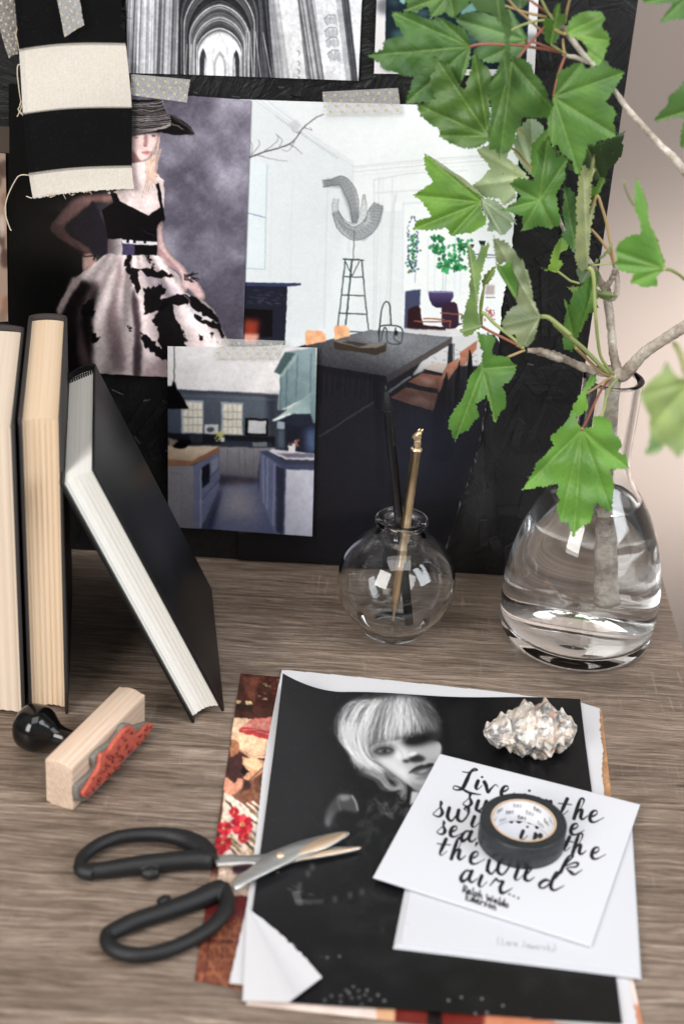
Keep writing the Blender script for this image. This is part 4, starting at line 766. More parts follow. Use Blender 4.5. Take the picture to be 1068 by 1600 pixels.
# ---- brush lettering on the quote card
def paint_card():
    c = Canvas(570, 1165, 1010, 1490, (214, 215, 221), 2.2); K = Z(660, 1180, 3.56); ink = (26, 26, 30)
    def b(P, w): c.line(K(*P), [x*1.26/3.56 for x in (w if isinstance(w, (list, tuple)) else [w])], ink, 1, .15, sm=7)
    def dot(x, y, r_=7): c.ell(*K((x, y))[0], r_/3.56, r_*.8/3.56, ink)
    th, md, hn = 17, 9, 4
    def e(x, y, s=1.0, rx=.25):
        s *= 1.12
        b([(x-18*s, y+4*s), (x+2*s, y), (x+20*s, y-14*s), (x+14*s, y-27*s), (x-3*s, y-20*s), (x-14*s, y+4*s), (x-10*s, y+24*s), (x+8*s, y+28*s), (x+34*s, y+16*s), (x+52*s, y+6*s)], [hn, md, hn, md, th, th, md, hn, 3])
    def i(x, y, s=1.0): s *= 1.16; b([(x+2*s, y-22*s), (x-10*s, y+10*s), (x-8*s, y+26*s), (x+6*s, y+24*s), (x+26*s, y+4*s)], [th, th, md, hn, 3]); dot(x+26*s, y-46*s, 8*s)
    def n_(x, y, s=1.0): s *= 1.16; b([(x-10*s, y-14*s), (x-4*s, y-22*s), (x-14*s, y+26*s)], [hn, th, th]); b([(x-14*s, y+20*s), (x+8*s, y-14*s), (x+22*s, y-16*s), (x+14*s, y+18*s), (x+22*s, y+26*s), (x+44*s, y+8*s)], [hn, md, th, th, md, 3])
    def h(x, y, s=1.0):
        s *= 1.1
        b([(x-14*s, y+10*s), (x+14*s, y-40*s), (x+22*s, y-66*s), (x+8*s, y-72*s), (x-6*s, y-40*s), (x-26*s, y+24*s)], [3, hn, md, md, th, th]); b([(x-24*s, y+18*s), (x-2*s, y-14*s), (x+12*s, y-14*s), (x+6*s, y+16*s), (x+16*s, y+28*s), (x+40*s, y+10*s)], [hn, md, th, th, md, 3])
    def t(x, y, s=1.0): s *= 1.16; b([(x+14*s, y-46*s), (x-4*s, y-6*s), (x-14*s, y+20*s), (x-4*s, y+26*s), (x+18*s, y+8*s)], [th, th, md, hn, 3]); b([(x-26*s, y-26*s), (x+34*s, y-20*s)], [5, 5])
    def s_(x, y, s=1.0): s *= 1.16; b([(x-30*s, y+10*s), (x, y-18*s), (x+8*s, y-34*s), (x+2*s, y-44*s), (x+2*s, y-20*s), (x+10*s, y+8*s), (x-6*s, y+24*s), (x-30*s, y+14*s), (x-24*s, y+4*s)], [hn, hn, md, hn, md, th, md, hn, hn])
    def u_(x, y, s=1.0): s *= 1.16; b([(x-8*s, y-22*s), (x-18*s, y+14*s), (x-6*s, y+24*s), (x+16*s, y+4*s), (x+30*s, y-16*s)], [th, th, md, hn, md]); b([(x+30*s, y-20*s), (x+20*s, y+12*s), (x+30*s, y+24*s), (x+50*s, y+8*s)], [th, th, md, 3])
    def a_(x, y, s=1.0): s *= 1.16; b([(x+20*s, y-16*s), (x, y-20*s), (x-20*s, y+6*s), (x-14*s, y+22*s), (x+4*s, y+12*s), (x+22*s, y-14*s)], [md, md, th, th, md, md]); b([(x+24*s, y-18*s), (x+12*s, y+12*s), (x+24*s, y+26*s), (x+46*s, y+10*s)], [th, th, md, 3])
    def w_(x, y, s=1.0): s *= 1.16; b([(x-30*s, y-24*s), (x-36*s, y+6*s), (x-22*s, y+20*s), (x-4*s, y-4*s), (x+2*s, y-14*s)], [th, th, md, hn, hn]); b([(x+2*s, y-16*s), (x-2*s, y+12*s), (x+14*s, y+22*s), (x+34*s, y-2*s), (x+34*s, y-26*s), (x+20*s, y-20*s), (x+40*s, y-10*s)], [th, th, md, md, th, hn, hn])
    # line 1  Live in the
    b([(222, 92), (250, 96), (285, 88), (302, 82), (285, 76), (262, 100), (244, 140), (222, 182), (196, 194), (170, 188), (176, 172), (205, 180), (250, 206), (290, 216), (322, 220)], [5, 5, 5, 8, 8, 14, 19, 17, 8, 5, 5, 8, 12, 8, 4])
    i(305, 165, .8); b([(342, 150), (352, 170), (362, 206), (380, 186), (404, 164), (418, 176)], [th, th, 14, md, hn, 3]); e(452, 202, 1.0)
    i(565, 246, .9); n_(620, 262, .95); n_(690, 275, .8); t(785, 300, 1.05); h(870, 325, 1.05); e(945, 340, 1.05)
    # line 2  sunshine
    s_(258, 258, 1.0); u_(318, 282, 1.0); n_(385, 300, 1.0); s_(465, 316, .9); h(520, 345, 1.0); i(600, 352, .9); n_(650, 372, 1.0); e(838, 412, 1.0)
    # line 3  swim in the
    s_(96, 312, 1.1); w_(196, 334, 1.4); i(285, 370, 1.0); b([(330, 385), (320, 410)], [14, 10]); n_(360, 400, 1.0); i(555, 446, .85); n_(630, 466, 1.0); t(800, 505, .9); h(862, 520, 1.05); e(955, 545, 1.05)
    # line 4  sea, drink
    s_(112, 415, .95); e(168, 425, .95); a_(240, 450, 1.1); b([(300, 492), (292, 508)], [13, 5]); a_(440, 500, 1.0); i(560, 540, .9); n_(620, 560, .9)
    b([(770, 640), (820, 580), (835, 562), (815, 562), (795, 590), (765, 652)], [3, md, md, md, th, th]); b([(785, 622), (840, 600), (862, 604), (850, 622), (800, 628), (825, 655), (845, 664), (885, 638)], [hn, md, 12, md, hn, th, md, 3])
    # line 5  the wild
    t(112, 525, 1.05); h(190, 548, 1.1); e(282, 572, 1.1); w_(420, 628, 1.45); i(525, 665, 1.0)
    b([(555, 690), (600, 640), (608, 615), (594, 615), (572, 655), (568, 690), (590, 700), (620, 680)], [3, md, md, md, th, th, md, 3])
    b([(700, 700), (680, 696), (650, 716), (652, 738), (680, 736), (720, 700), (755, 662), (740, 656), (718, 700), (712, 740), (735, 752), (785, 726)], [md, 14, 16, md, md, md, 12, 12, th, th, md, 3])
    # line 6  air...
    a_(240, 672, 1.2); i(325, 700, 1.05); b([(372, 728), (396, 700), (408, 690), (420, 702), (446, 706), (430, 736), (436, 766), (462, 762), (498, 740)], [hn, md, 12, md, 14, th, th, md, 3])
    for x, y in ((482, 775), (505, 785), (530, 796)): dot(x, y, 7)
    # signature
    def sig(txt, x, y, dx, dy, s):
        G = {'R': [[(0, 26), (6, -4)], [(6, -4), (18, 0), (10, 12), (2, 12), (18, 26)]], 'a': [[(12, 8), (2, 12), (3, 24), (13, 10), (14, 25)]], 'l': [[(8, -6), (4, 24), (10, 24)]], 'p': [[(4, 8), (0, 38)], [(4, 10), (14, 10), (10, 24), (2, 22)]], 'h': [[(6, -6), (0, 26)], [(2, 16), (12, 10), (12, 26)]],
             'W': [[(0, 0), (4, 26), (12, 8), (18, 26), (26, 0)]], 'd': [[(10, 8), (0, 14), (3, 25), (12, 12), (16, -6), (13, 26)]], 'o': [[(8, 8), (0, 16), (6, 25), (13, 16), (8, 8)]], 'E': [[(16, 0), (3, 0), (2, 13), (12, 13)], [(2, 13), (0, 26), (16, 26)]], 'm': [[(0, 26), (3, 10), (8, 12), (8, 26)], [(8, 14), (14, 10), (16, 26)]], 'e': [[(0, 17), (12, 14), (8, 8), (0, 16), (5, 26), (14, 23)]], 'r': [[(0, 26), (3, 10), (12, 11)]], 's': [[(11, 8), (3, 12), (10, 19), (1, 25)]], 'n': [[(0, 26), (3, 10), (11, 12), (11, 26)]],
             '(': [[(8, -6), (0, 10), (6, 28)]], ')': [[(2, -6), (8, 10), (0, 28)]], 'L': [[(4, -4), (2, 24), (14, 24)]], 'J': [[(10, -4), (9, 20), (0, 26)]], 'w': [[(0, 10), (3, 25), (8, 14), (12, 25), (16, 10)]], 'k': [[(4, -4), (0, 26)], [(12, 8), (2, 17), (13, 26)]], 'i': [[(4, 10), (2, 26)]]}
        for ch in txt:
            for st in G.get(ch, []): yield [(x+p[0]*s, y+p[1]*s+p[0]*s*.33) for p in st]
            a = {'W': 30, 'm': 22, 'l': 12, 'r': 15, 'i': 9, ' ': 16, 'E': 22, 'w': 20}.get(ch, 19)*s; x += a*dx; y += a*dy
    for st in sig('Ralph Waldo', 222, 728, 1, .36, 1.28): b(st, [6.5, 6.5])
    for st in sig('Emerson', 240, 770, 1, .36, 1.28): b(st, [6.5, 6.5])
    c.sig = sig; return c
def paint_plaincard(sig):
    c = Canvas(600, 1210, 1020, 1545, (208, 209, 215), 2.0)
    for st in sig('(Lara Jaworski)', 776, 1466, 1, .13, .36): c.line(st, 1.0, (120, 122, 132), .8, .25)
    c.line([(630, 1440), (640, 1446)], 1.2, (190, 192, 200), .7, .3); return c
# ================================================================ SETTING
def wall():
    t = NT('warm_beige_wall_paint'); v = t.coord(); t.set(Base_Color=t.ramp(t.noise(v, 3, 3), [(.3, (.41, .335, .290)), (.7, (.45, .375, .330))]), Roughness=.75); t.bump(t.noise(v, 260, 3), .1, .0005)
    V, Fq = boxv(-1.6, 2.2, .42, .50, -.75, 1.6); o = mesh('wall', V, Fq, t.m); tag(o, kind='structure')
    V, Fq = boxv(-1.6, 2.2, -1.5, .42, -.78, -.751); o = mesh('floor', V, Fq, simple('pale_floor', (170, 155, 145), .5, nscale=5)); tag(o, kind='structure')
wall()
desk = empty('desk', (-.1, -.18, -.03), 0, 'grey brown wood grain desk with pale crosswise saw marks, under everything', 'desk')
V, Fq = boxv(-.9, .2275, -.42, .06, -.028, 0); bevel(mesh('desktop', V, Fq, desk_material(), desk), .0012)
V, Fq = boxv(-.88, .222, -.40, .055, -.10, -.0285); mesh('desk_frame', V, Fq, simple('dark_frame_paint', (60, 54, 50), .5), desk)

# ================================================================ PINBOARD
V, Fq = boxv(-.62, .1555, .0, .016, .0005, .62)
BM = board_material()
o = mesh('pinboard', V, Fq, BM); bevel(o, .0008); tag(o, 'black painted rough strand board standing upright behind the desk things', 'pinboard')
# slack splinters of the painted strands along the board face
def strands():
    r = np.random.default_rng(2); parts = []
    for k in range(340):
        x, z = r.uniform(-.2, .153), r.uniform(.004, .42); a = r.normal(math.pi/2 if r.random() < .35 else r.uniform(0, math.pi), .3); L = r.uniform(.006, .028); W = r.uniform(.0012, .0045); h = r.uniform(.0002, .0007)
        dx, dz = math.cos(a), math.sin(a); nx, nz = -dz, dx; j = r.uniform(.7, 1.2, 4)
        P = [(-L*j[0], -W), (L*j[1], -W*j[2]), (L*j[2], W*j[3]), (-L*j[3], W)]
        P = [(min(max(x+a_*dx+b_*nx, -.6), .1545), z+a_*dz+b_*nz) for a_, b_ in P]
        V = [(p[0], .0008, max(p[1], .001)) for p in P]+[(p[0], -h, max(p[1], .001)) for p in [((P[i][0]*.9+x*.1), (P[i][1]*.9+z*.1)) for i in range(4)]]
        parts.append((V, [(4, 5, 6, 7), (0, 1, 5, 4), (1, 2, 6, 5), (2, 3, 7, 6), (3, 0, 4, 7)]))
    return merge(parts)
V, Fq = strands(); mesh('wood_strand_layer', V, Fq, BM, o)

yb = lambda y: (lambda p: ony(p, y))
def curl(amp, *corners):
    def f(u, v):
        h = np.zeros_like(u)
        for cu, cvv, s in corners: h = h+s*np.clip(1-np.hypot(u-cu, v-cvv)/.45, 0, 1)**2
        return amp*h+.0004*np.sin(u*7+v*3)
    return f
G_CLIP = 'magazine clippings on the black board'
c = paint_church(); o = sheet('magazine_clipping', [(196, -52), (567, -52), (559.5, 125), (200, 114)], c, yb(-.0022), lift=curl(.002, (1, 1, 1)))
tag(o, 'black and white clipping of a vaulted church interior at the top of the board', 'magazine clipping', G_CLIP)
c = paint_teal(); o = sheet('magazine_clipping', [(590, -52), (843, -52), (834, 119), (584, 115)], c, yb(-.0022), lift=curl(.001, (1, 1, 1)))
tag(o, 'white bordered clipping with a dark teal picture, mostly covered by maple leaves', 'magazine clipping', G_CLIP)
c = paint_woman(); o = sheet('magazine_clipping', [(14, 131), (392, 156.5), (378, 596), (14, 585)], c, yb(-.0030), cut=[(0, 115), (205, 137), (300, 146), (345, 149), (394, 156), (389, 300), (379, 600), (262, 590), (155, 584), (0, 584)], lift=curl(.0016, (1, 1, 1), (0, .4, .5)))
tag(o, 'fashion clipping of a woman in striped hat and patterned skirt', 'magazine clipping', G_CLIP)
c = paint_room(); rr = np.random.default_rng(55)
edge = smooth_path([(812, 150), (806, 300), (797, 400), (790, 440), (782, 480), (776, 560), (768, 600), (757, 640), (748, 690), (738, 730), (722, 775), (705, 830), (690, 872)], 9); edge = edge+np.stack([rr.normal(0, .9, len(edge)), np.zeros(len(edge))], 1)
RIM = edge
cut = [(370, 140), (812, 150)]+[tuple(p) for p in edge]+[(370, 884)]
o = sheet('magazine_clipping', [(374, 155), (812, 169), (802, 890), (372, 874)], c, yb(-.0020), cut=cut, lift=curl(.0012, (1, .5, 1)))
tag(o, 'large clipping of a bright dining room with a long dark table, right edge torn', 'magazine clipping', G_CLIP)
V = []; 
for k, p in enumerate(edge):
    wd = max(0, rr.normal(.15, .8)); V += [ony((p[0]-.6, p[1]), -.0024), ony((p[0]+wd, p[1]), -.0021)]
mesh('torn_paper_edge', V, [(2*k, 2*k+1, 2*k+3, 2*k+2) for k in range(len(edge)-1)], simple('torn_paper_fibre', (150, 150, 156), .8), o)
c = paint_kitchen(); o = sheet('magazine_clipping', [(262, 541), (495, 543), (487.5, 837), (263, 823)], c, yb(-.0064), lift=curl(.0012, (1, 1, 1), (0, 1, .6)))
tag(o, 'small clipping of a blue grey kitchen, lowest picture on the board', 'magazine clipping', G_CLIP)
c = paint_sliver(); o = sheet('magazine_clipping', [(-38, 236), (9, 240), (13, 502), (-38, 505)], c, yb(-.0042))
tag(o, 'narrow brownish torn clipping showing at the left edge above the books', 'magazine clipping', G_CLIP)
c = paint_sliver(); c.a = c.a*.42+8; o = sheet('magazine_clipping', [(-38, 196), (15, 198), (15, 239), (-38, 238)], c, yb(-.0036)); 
tag(o, 'dark brown scrap peeking out left of the striped fabric', 'magazine clipping', G_CLIP)

# ---- tape with gold dots
def tape_mat():
    t = NT('translucent_dotted_paper_tape'); a = t.n('ShaderNodeVertexColor', layer_name='Col'); v = t.coord()
    fib = t.noise(v, 900, 4, .7, 1.5)
    col = t.mix(t.ramp(fib, [(.35, (0, 0, 0)), (.7, (.5, .5, .5))]), a.outputs[0], (.9, .9, .9))
    tr = t.n('ShaderNodeBsdfTransparent'); mx = t.n('ShaderNodeMixShader'); t.set(Base_Color=col, Roughness=.6)
    fr = t.ramp(fib, [(.3, (.34,)*3), (.7, (.62,)*3)]); mm = t.n('ShaderNodeMath', operation='MAXIMUM'); t.l(fr, mm.inputs[0]); t.l(a.outputs[1], mm.inputs[1])
    t.l(mm.outputs[0], mx.inputs[0]); t.l(tr.outputs[0], mx.inputs[1]); t.l(t.b.outputs[0], mx.inputs[2]); t.l(mx.outputs[0], t.out.inputs[0]); return t.m
TM = tape_mat()
def tape(q, y, cut=None, label='', seed=0, pitch=17, rgb=(205, 205, 206)):
    r = np.random.default_rng(seed); q = np.array(q, float); C4 = ony(q, y)
    nu = int(np.linalg.norm(q[1]-q[0])*1.4)+2; nv = int(np.linalg.norm(q[3]-q[0])*1.4)+2
    u, v = np.meshgrid(np.linspace(0, 1, nu), np.linspace(0, 1, nv)); u_, v_ = u[..., None], v[..., None]
    V = (C4[0]*(1-u_)+C4[1]*u_)*(1-v_)+(C4[3]*(1-u_)+C4[2]*u_)*v_; px = q[0]*(1-u_)*(1-v_)+q[1]*u_*(1-v_)+q[3]*(1-u_)*v_+q[2]*u_*v_
    A = u*np.linalg.norm(q[1]-q[0]); B = v*np.linalg.norm(q[3]-q[0]); m = np.zeros(A.shape)
    row = np.round((B-6)/8.5); off = (row % 2)*pitch/2; da = (A-off-4+pitch/2) % pitch-pitch/2; db = B-6-row*8.5
    m = np.clip(3.1-np.hypot(da, db), 0, 1)
    col = np.ones((nv, nu, 4)); col[..., :3] = lin(rgb)*(1-m[..., None])+lin((186, 164, 112))*m[..., None]; col[..., 3] = m*.9
    V = V+np.array((0, -1, 0))*(.0003+.0005*fbm(nv, nu, 22, seed))[..., None]
    idx = np.arange(nu*nv).reshape(nv, nu); Fq = np.stack([idx[:-1, :-1], idx[1:, :-1], idx[1:, 1:], idx[:-1, 1:]], -1).reshape(-1, 4)
    jl = 2.2*fbm(nv, 1, 4, seed+1)[:, 0]; jr = 2.2*fbm(nv, 1, 4, seed+2)[:, 0]
    L = np.linalg.norm(q[1]-q[0]); keep = ((A > jl[:, None]) & (A < L-jr[:, None])).reshape(-1)[Fq].all(1)
    if cut is not None: keep &= inside(cut, px.reshape(-1, 2)[Fq].mean(1))
    Fq = Fq[keep]; used = np.unique(Fq); re = np.full(nu*nv, -1); re[used] = np.arange(len(used))
    o = mesh('tape_strip', V.reshape(-1, 3)[used], re[Fq], TM, None, True, col.reshape(-1, 4)[used])
    return tag(o, label, 'tape strip', 'strips of dotted paper tape on the board')
tape([(204, 115), (299, 124), (294, 160), (203, 148)], -.0046, label='dotted tape strip holding the fashion clipping, above the striped hat', seed=1)
tape([(502, 143), (623, 137), (628, 178), (504, 180)], -.0046, label='dotted tape strip on the top edge of the dining room clipping', seed=2)
tape([(336, 528), (447, 532), (433, 561), (336, 561)], -.0080, label='dotted tape strip holding the kitchen clipping', seed=3)

# ---- striped canvas swatch
def fabric_mat():
    t = NT('woven_striped_canvas'); a = t.n('ShaderNodeVertexColor', layer_name='Col'); v = t.coord()
    w1 = t.n('ShaderNodeTexWave', wave_type='BANDS', bands_direction='X'); w1.inputs['Scale'].default_value = 420; w1.inputs['Distortion'].default_value = 1.2; t.l(v, w1.inputs[0])
    w2 = t.n('ShaderNodeTexWave', wave_type='BANDS', bands_direction='Z'); w2.inputs['Scale'].default_value = 420; w2.inputs['Distortion'].default_value = 1.2; t.l(v, w2.inputs[0])
    mu = t.n('ShaderNodeMath', operation='MULTIPLY'); t.l(w1.outputs['Fac'], mu.inputs[0]); t.l(w2.outputs['Fac'], mu.inputs[1])
    sp = t.noise(v, 700, 2); c1 = t.mix(.25, a.outputs[0], t.ramp(sp, [(.3, (.3, .3, .3)), (.7, (.7, .7, .7))]), 'OVERLAY')
    c2 = t.mix(t.ramp(t.noise(v, 1500, 1), [(.70, (0, 0, 0)), (.80, (.16, .16, .16))]), c1, (.30, .27, .22))
    t.set(Base_Color=c2, Roughness=.9, Specular_IOR_Level=.15); t.bump(mu.outputs[0], .4, .0005); return t.m
def swatch():
    rows = [((22, -50), (186, -50)), ((24, -10), (189, -8)), ((27, 40), (193, 30)), ((30, 79), (197, 70)), ((33, 125), (202, 118)), ((36, 177), (206, 167)), ((40, 225), (206, 215)), ((45.5, 273), (206.5, 261)), ((52, 313), (210, 297))]
    L = smooth_path([r_[0] for r_ in rows], 24); R = smooth_path([r_[1] for r_ in rows], 24); n = len(L); m = 230
    s = np.linspace(0, 1, m)[None, :, None]; px = L[:, None]*(1-s)+R[:, None]*s
    u = s[0, :, 0]; bow = -7*np.sin(np.pi*np.clip(u, 0, 1))*(1-.35*u); px[..., 1] += bow[None]*np.linspace(1, .55, n)[:, None]
    t = np.broadcast_to(np.linspace(0, 8, n)[:, None], (n, m)); saw = .045*np.abs(((np.arange(m)*.5) % 1)*2-1)[None]
    y = -.0075-.0012*np.sin(u*5+1)[None]-.0010*np.sin(t*1.4+u[None]*2); y[:, :12] -= np.linspace(.002, 0, 12)[None]
    V = np.array([[CAM+rayd(px[i, j])*((y[i, j]-CAM[1])/rayd(px[i, j])[1]) for j in range(m)] for i in range(n)])
    white = ((t+saw > 3.0) & (t+saw < 5.02)) | (t+saw > 7.0)
    col = np.where(white[..., None], lin((214, 207, 196)), lin((12, 11, 12)))
    fr = 7.97-.10*fbm(1, m, 5, 4)[0]-.12*np.clip(1-u*9, 0, 1)*0
    idx = np.arange(n*m).reshape(n, m); Fq = np.stack([idx[:-1, :-1], idx[1:, :-1], idx[1:, 1:], idx[:-1, 1:]], -1).reshape(-1, 4)
    keep = (t+0*t)[:, :].reshape(-1)[Fq].max(1) < np.broadcast_to(fr[None], (n, m)).reshape(-1)[Fq[:, 0]]
    o = mesh('fabric_swatch', V.reshape(-1, 3), Fq[keep], fabric_mat(), None, True, col.reshape(-1, 3))
    md = o.modifiers.new('thickness', 'SOLIDIFY'); md.thickness = .0006; md.offset = 1
    tag(o, 'black and cream striped canvas swatch with frayed edges hanging at upper left', 'fabric swatch')
    tm = simple('cream_thread', (205, 192, 170), .8); tm2 = simple('dark_thread', (20, 18, 18), .9); C5 = Z(0, 0, 4.855); C1 = Z(0, 100, 5.333)
    for P, w in ((C5((155, 488), (136, 500), (133, 560), (142, 640), (152, 720), (160, 770), (150, 810), (140, 830), (160, 860), (190, 885), (217, 897)), .00032), (C5((150, 800), (165, 770), (172, 790), (150, 850), (132, 885)), .00032), (C5((150, 840), (185, 880), (230, 940), (268, 1024)), .00032),
                 (C5((222, 1330), (180, 1326), (145, 1335), (120, 1365), (90, 1420), (60, 1490), (44, 1553), (42, 1600), (52, 1660), (80, 1740), (88, 1745)), .00034), (C5((245, 1504), (225, 1498), (200, 1488)), .0003), (C5((165, 95), (158, 150), (132, 220), (122, 270), (126, 300)), .0003), (C5((125, 270), (135, 320), (148, 385)), .00025)):
        Q = smooth_path(P, 6); W3 = np.array([ony(p, -.0095) for p in Q]); v, f = tube_arr(W3, w, 6); mesh('thread', v, f, tm, o, True)
    r = np.random.default_rng(3)
    fib = [[], []]; r = np.random.default_rng(3)
    for k in range(30):                                    # loose fibres along the raw edges
        if k % 2: p = np.array(C5((940+r.uniform(-3, 6), r.uniform(20, 260)))[0])
        else: p = np.array((r.uniform(55, 206), 306)); p[1] -= (p[0]-55)*.055
        Q = smooth_path([p, p+r.normal(0, 2.0, 2), p+r.normal(0, 3.5, 2)+(1, 1)], 4); fib[k % 2].append(tube_arr(np.array([ony(q_, -.0105) for q_ in Q]), .00015, 5))
    for fb, m_ in zip(fib, (tm, tm2)):
        v, f = merge(fb); mesh('frayed_edge', v, f, m_, o, True)
    return o
swatch()
C5 = Z(0, 0, 4.855)
tape(C5((400, -160), (590, -160), (645, 185), (485, 285)), -.0112, label='dotted tape strip stuck down over the black top stripe of the fabric', seed=4, cut=C5((300, -200), (630, -200), (645, 190), (600, 210), (545, 245), (510, 272), (485, 290), (478, 270)))
tape(C5((-110, -60), (110, -120), (150, 405), (68, 440)), -.0066, label='dotted tape strip left of the striped fabric at the corner', seed=5, cut=C5((-120, -200), (120, -200), (150, 90), (128, 250), (140, 408), (100, 415), (68, 442)), rgb=(150, 142, 138))
# ================================================================ BOOKS
def page_mat(name, rgb, rot=0):
    t = NT(name); v = t.coord((2200, 5, 3)); n1 = t.noise(v, 1, 4, .7); n2 = t.noise(t.coord((160, 3, 5)), 1, 4)
    c = lin(rgb); f = lambda k: tuple(float(min(1, x*k)) for x in c)
    c1 = t.ramp(n1, [(.30, f(.86)), (.5, f(.98)), (.75, f(1.05))]); c2 = t.mix(.28, c1, t.ramp(n2, [(.3, (.40, .38, .36)), (.7, (.6, .6, .6))]), 'OVERLAY')
    t.set(Base_Color=c2, Roughness=.8, Specular_IOR_Level=.2); t.bump(n1, .25, .0005); return t.m
def cover_mat(name, rgb, rough=.5):
    t = NT(name); v = t.coord(); t.set(Base_Color=tuple(float(x) for x in lin(rgb)), Roughness=rough, Specular_IOR_Level=.4); t.bump(t.noise(v, 900, 3), .25, .0003); return t.m
def book(loc, rz, th, dep, h, lean, pm, cm, label, band=None, cov=.0018, inset=.0028, grp=None):
    """origin at the front left foot of the cover; thickness +X, depth +Y (fore edge towards -Y, spine at the back), height +Z"""
    e = empty('hardcover_book', tuple(loc), 0, label, 'book', grp)
    e.rotation_euler = (0, -lean, rz)
    e.rotation_mode = 'XYZ'; bpy.context.view_layer.update()
    def P(name, V, Fq, m, par=e): return mesh(name, V, Fq, m, par, world=False)
    # page block with a hollowed fore edge and softly fanned leaves
    nx, nz = 28, 10; V = []; x0, x1 = cov+.0002, th-cov-.0002
    for iz in range(nz+1):
        z = inset+(h-2*inset)*iz/nz
        for ix in range(nx+1):
            s = ix/nx; V.append((x0+(x1-x0)*s, inset+.0030*math.sin(math.pi*s)**1.0+.0003*math.sin(s*40), z))
    b = len(V)
    for iz in range(nz+1):
        z = inset+(h-2*inset)*iz/nz
        for ix in range(nx+1):
            s = ix/nx; V.append((x0+(x1-x0)*s, dep-.003+.002*math.sin(math.pi*s), z))
    Fq = []; w_ = nx+1
    for iz in range(nz):
        for ix in range(nx):
            a = iz*w_+ix; Fq.append((a, a+1, a+1+w_, a+w_)); Fq.append((b+a+1, b+a, b+a+w_, b+a+1+w_))
    for ix in range(nx): Fq.append((ix+1, ix, b+ix, b+ix+1)); a = nz*w_+ix; Fq.append((a, a+1, b+a+1, b+a))
    for iz in range(nz): a = iz*w_; Fq.append((a, a+w_, b+a+w_, b+a)); a = iz*w_+nx; Fq.append((a+w_, a, b+a, b+a+w_))
    P('page_block', V, Fq, pm)
    for s in (0, 1):
        V, Fq = boxv(0 if s == 0 else th-cov, cov if s == 0 else th, 0, dep-.004, 0, h); bevel(P('cover_board', V, Fq, cm), .0006)
    V = []; n = 12
    for z in (0, h):
        for k in range(n+1):
            a = math.pi*k/n; V.append((th/2-(th/2)*math.cos(a), dep-.0041+.006*math.sin(a), z))
        for k in range(n+1):
            a = math.pi*k/n; V.append((th/2-(th/2-.0018)*math.cos(a), dep-.0041+.0045*math.sin(a)-.0004, z))
    q = n+1; Fq = []
    for k in range(n): Fq += [(k, k+1, 2*q+k+1, 2*q+k), (q+k+1, q+k, 3*q+k, 3*q+k+1), (k+1, k, q+k, q+k+1), (2*q+k, 2*q+k+1, 3*q+k+1, 3*q+k)]
    P('spine', V, Fq, cm).data.polygons.foreach_set('use_smooth', [False]*len(Fq))
    if band:
        parts = []
        for k in range(11):
            x = x0+(x1-x0)*(k+.5)/11; parts.append(tube_arr([(x, dep-.008, h-inset-.0004), (x, dep-.0068, h-inset+.0012), (x, dep-.004, h-inset+.0010), (x, dep-.003, h-inset-.002)], .00042, 6))
        v, f = merge(parts); P('headband', v, f, band)
    return e
CM = cover_mat('dark_grey_book_cloth', (58, 54, 54), .6); CB = cover_mat('black_book_cover', (13, 13, 15), .40)
YZ = math.radians(8)
PG1 = page_mat('cream_pages', (228, 210, 190)); PG2 = page_mat('aged_pages', (228, 202, 172)); PG3 = page_mat('white_pages', (238, 236, 230))
f2 = onz(np.array((107, 1116)), 0); th2 = .0215
p2 = f2-np.array((math.cos(YZ), math.sin(YZ), 0))*th2
book(p2, YZ, th2, .133, .181, 0, PG2, CM, 'upright grey hardcover with yellowed pages facing out, beside the leaning black book')
th1 = .034; p1 = p2-np.array((math.cos(YZ)*(th1+.0012), math.sin(YZ)*th1+.004, 0))
book(p1, YZ, th1, .125, .179, 0, PG1, CM, 'upright hardcover with pale cream pages at the left edge, behind the stamp handle')
f3 = onz(np.array((300, 1131)), 0)
book(f3, YZ, .0195, .130, .1655, math.radians(24.7), PG3, CB, 'black hardcover with white pages leaning against the upright books', simple('black_headband_thread', (18, 18, 20), .7))

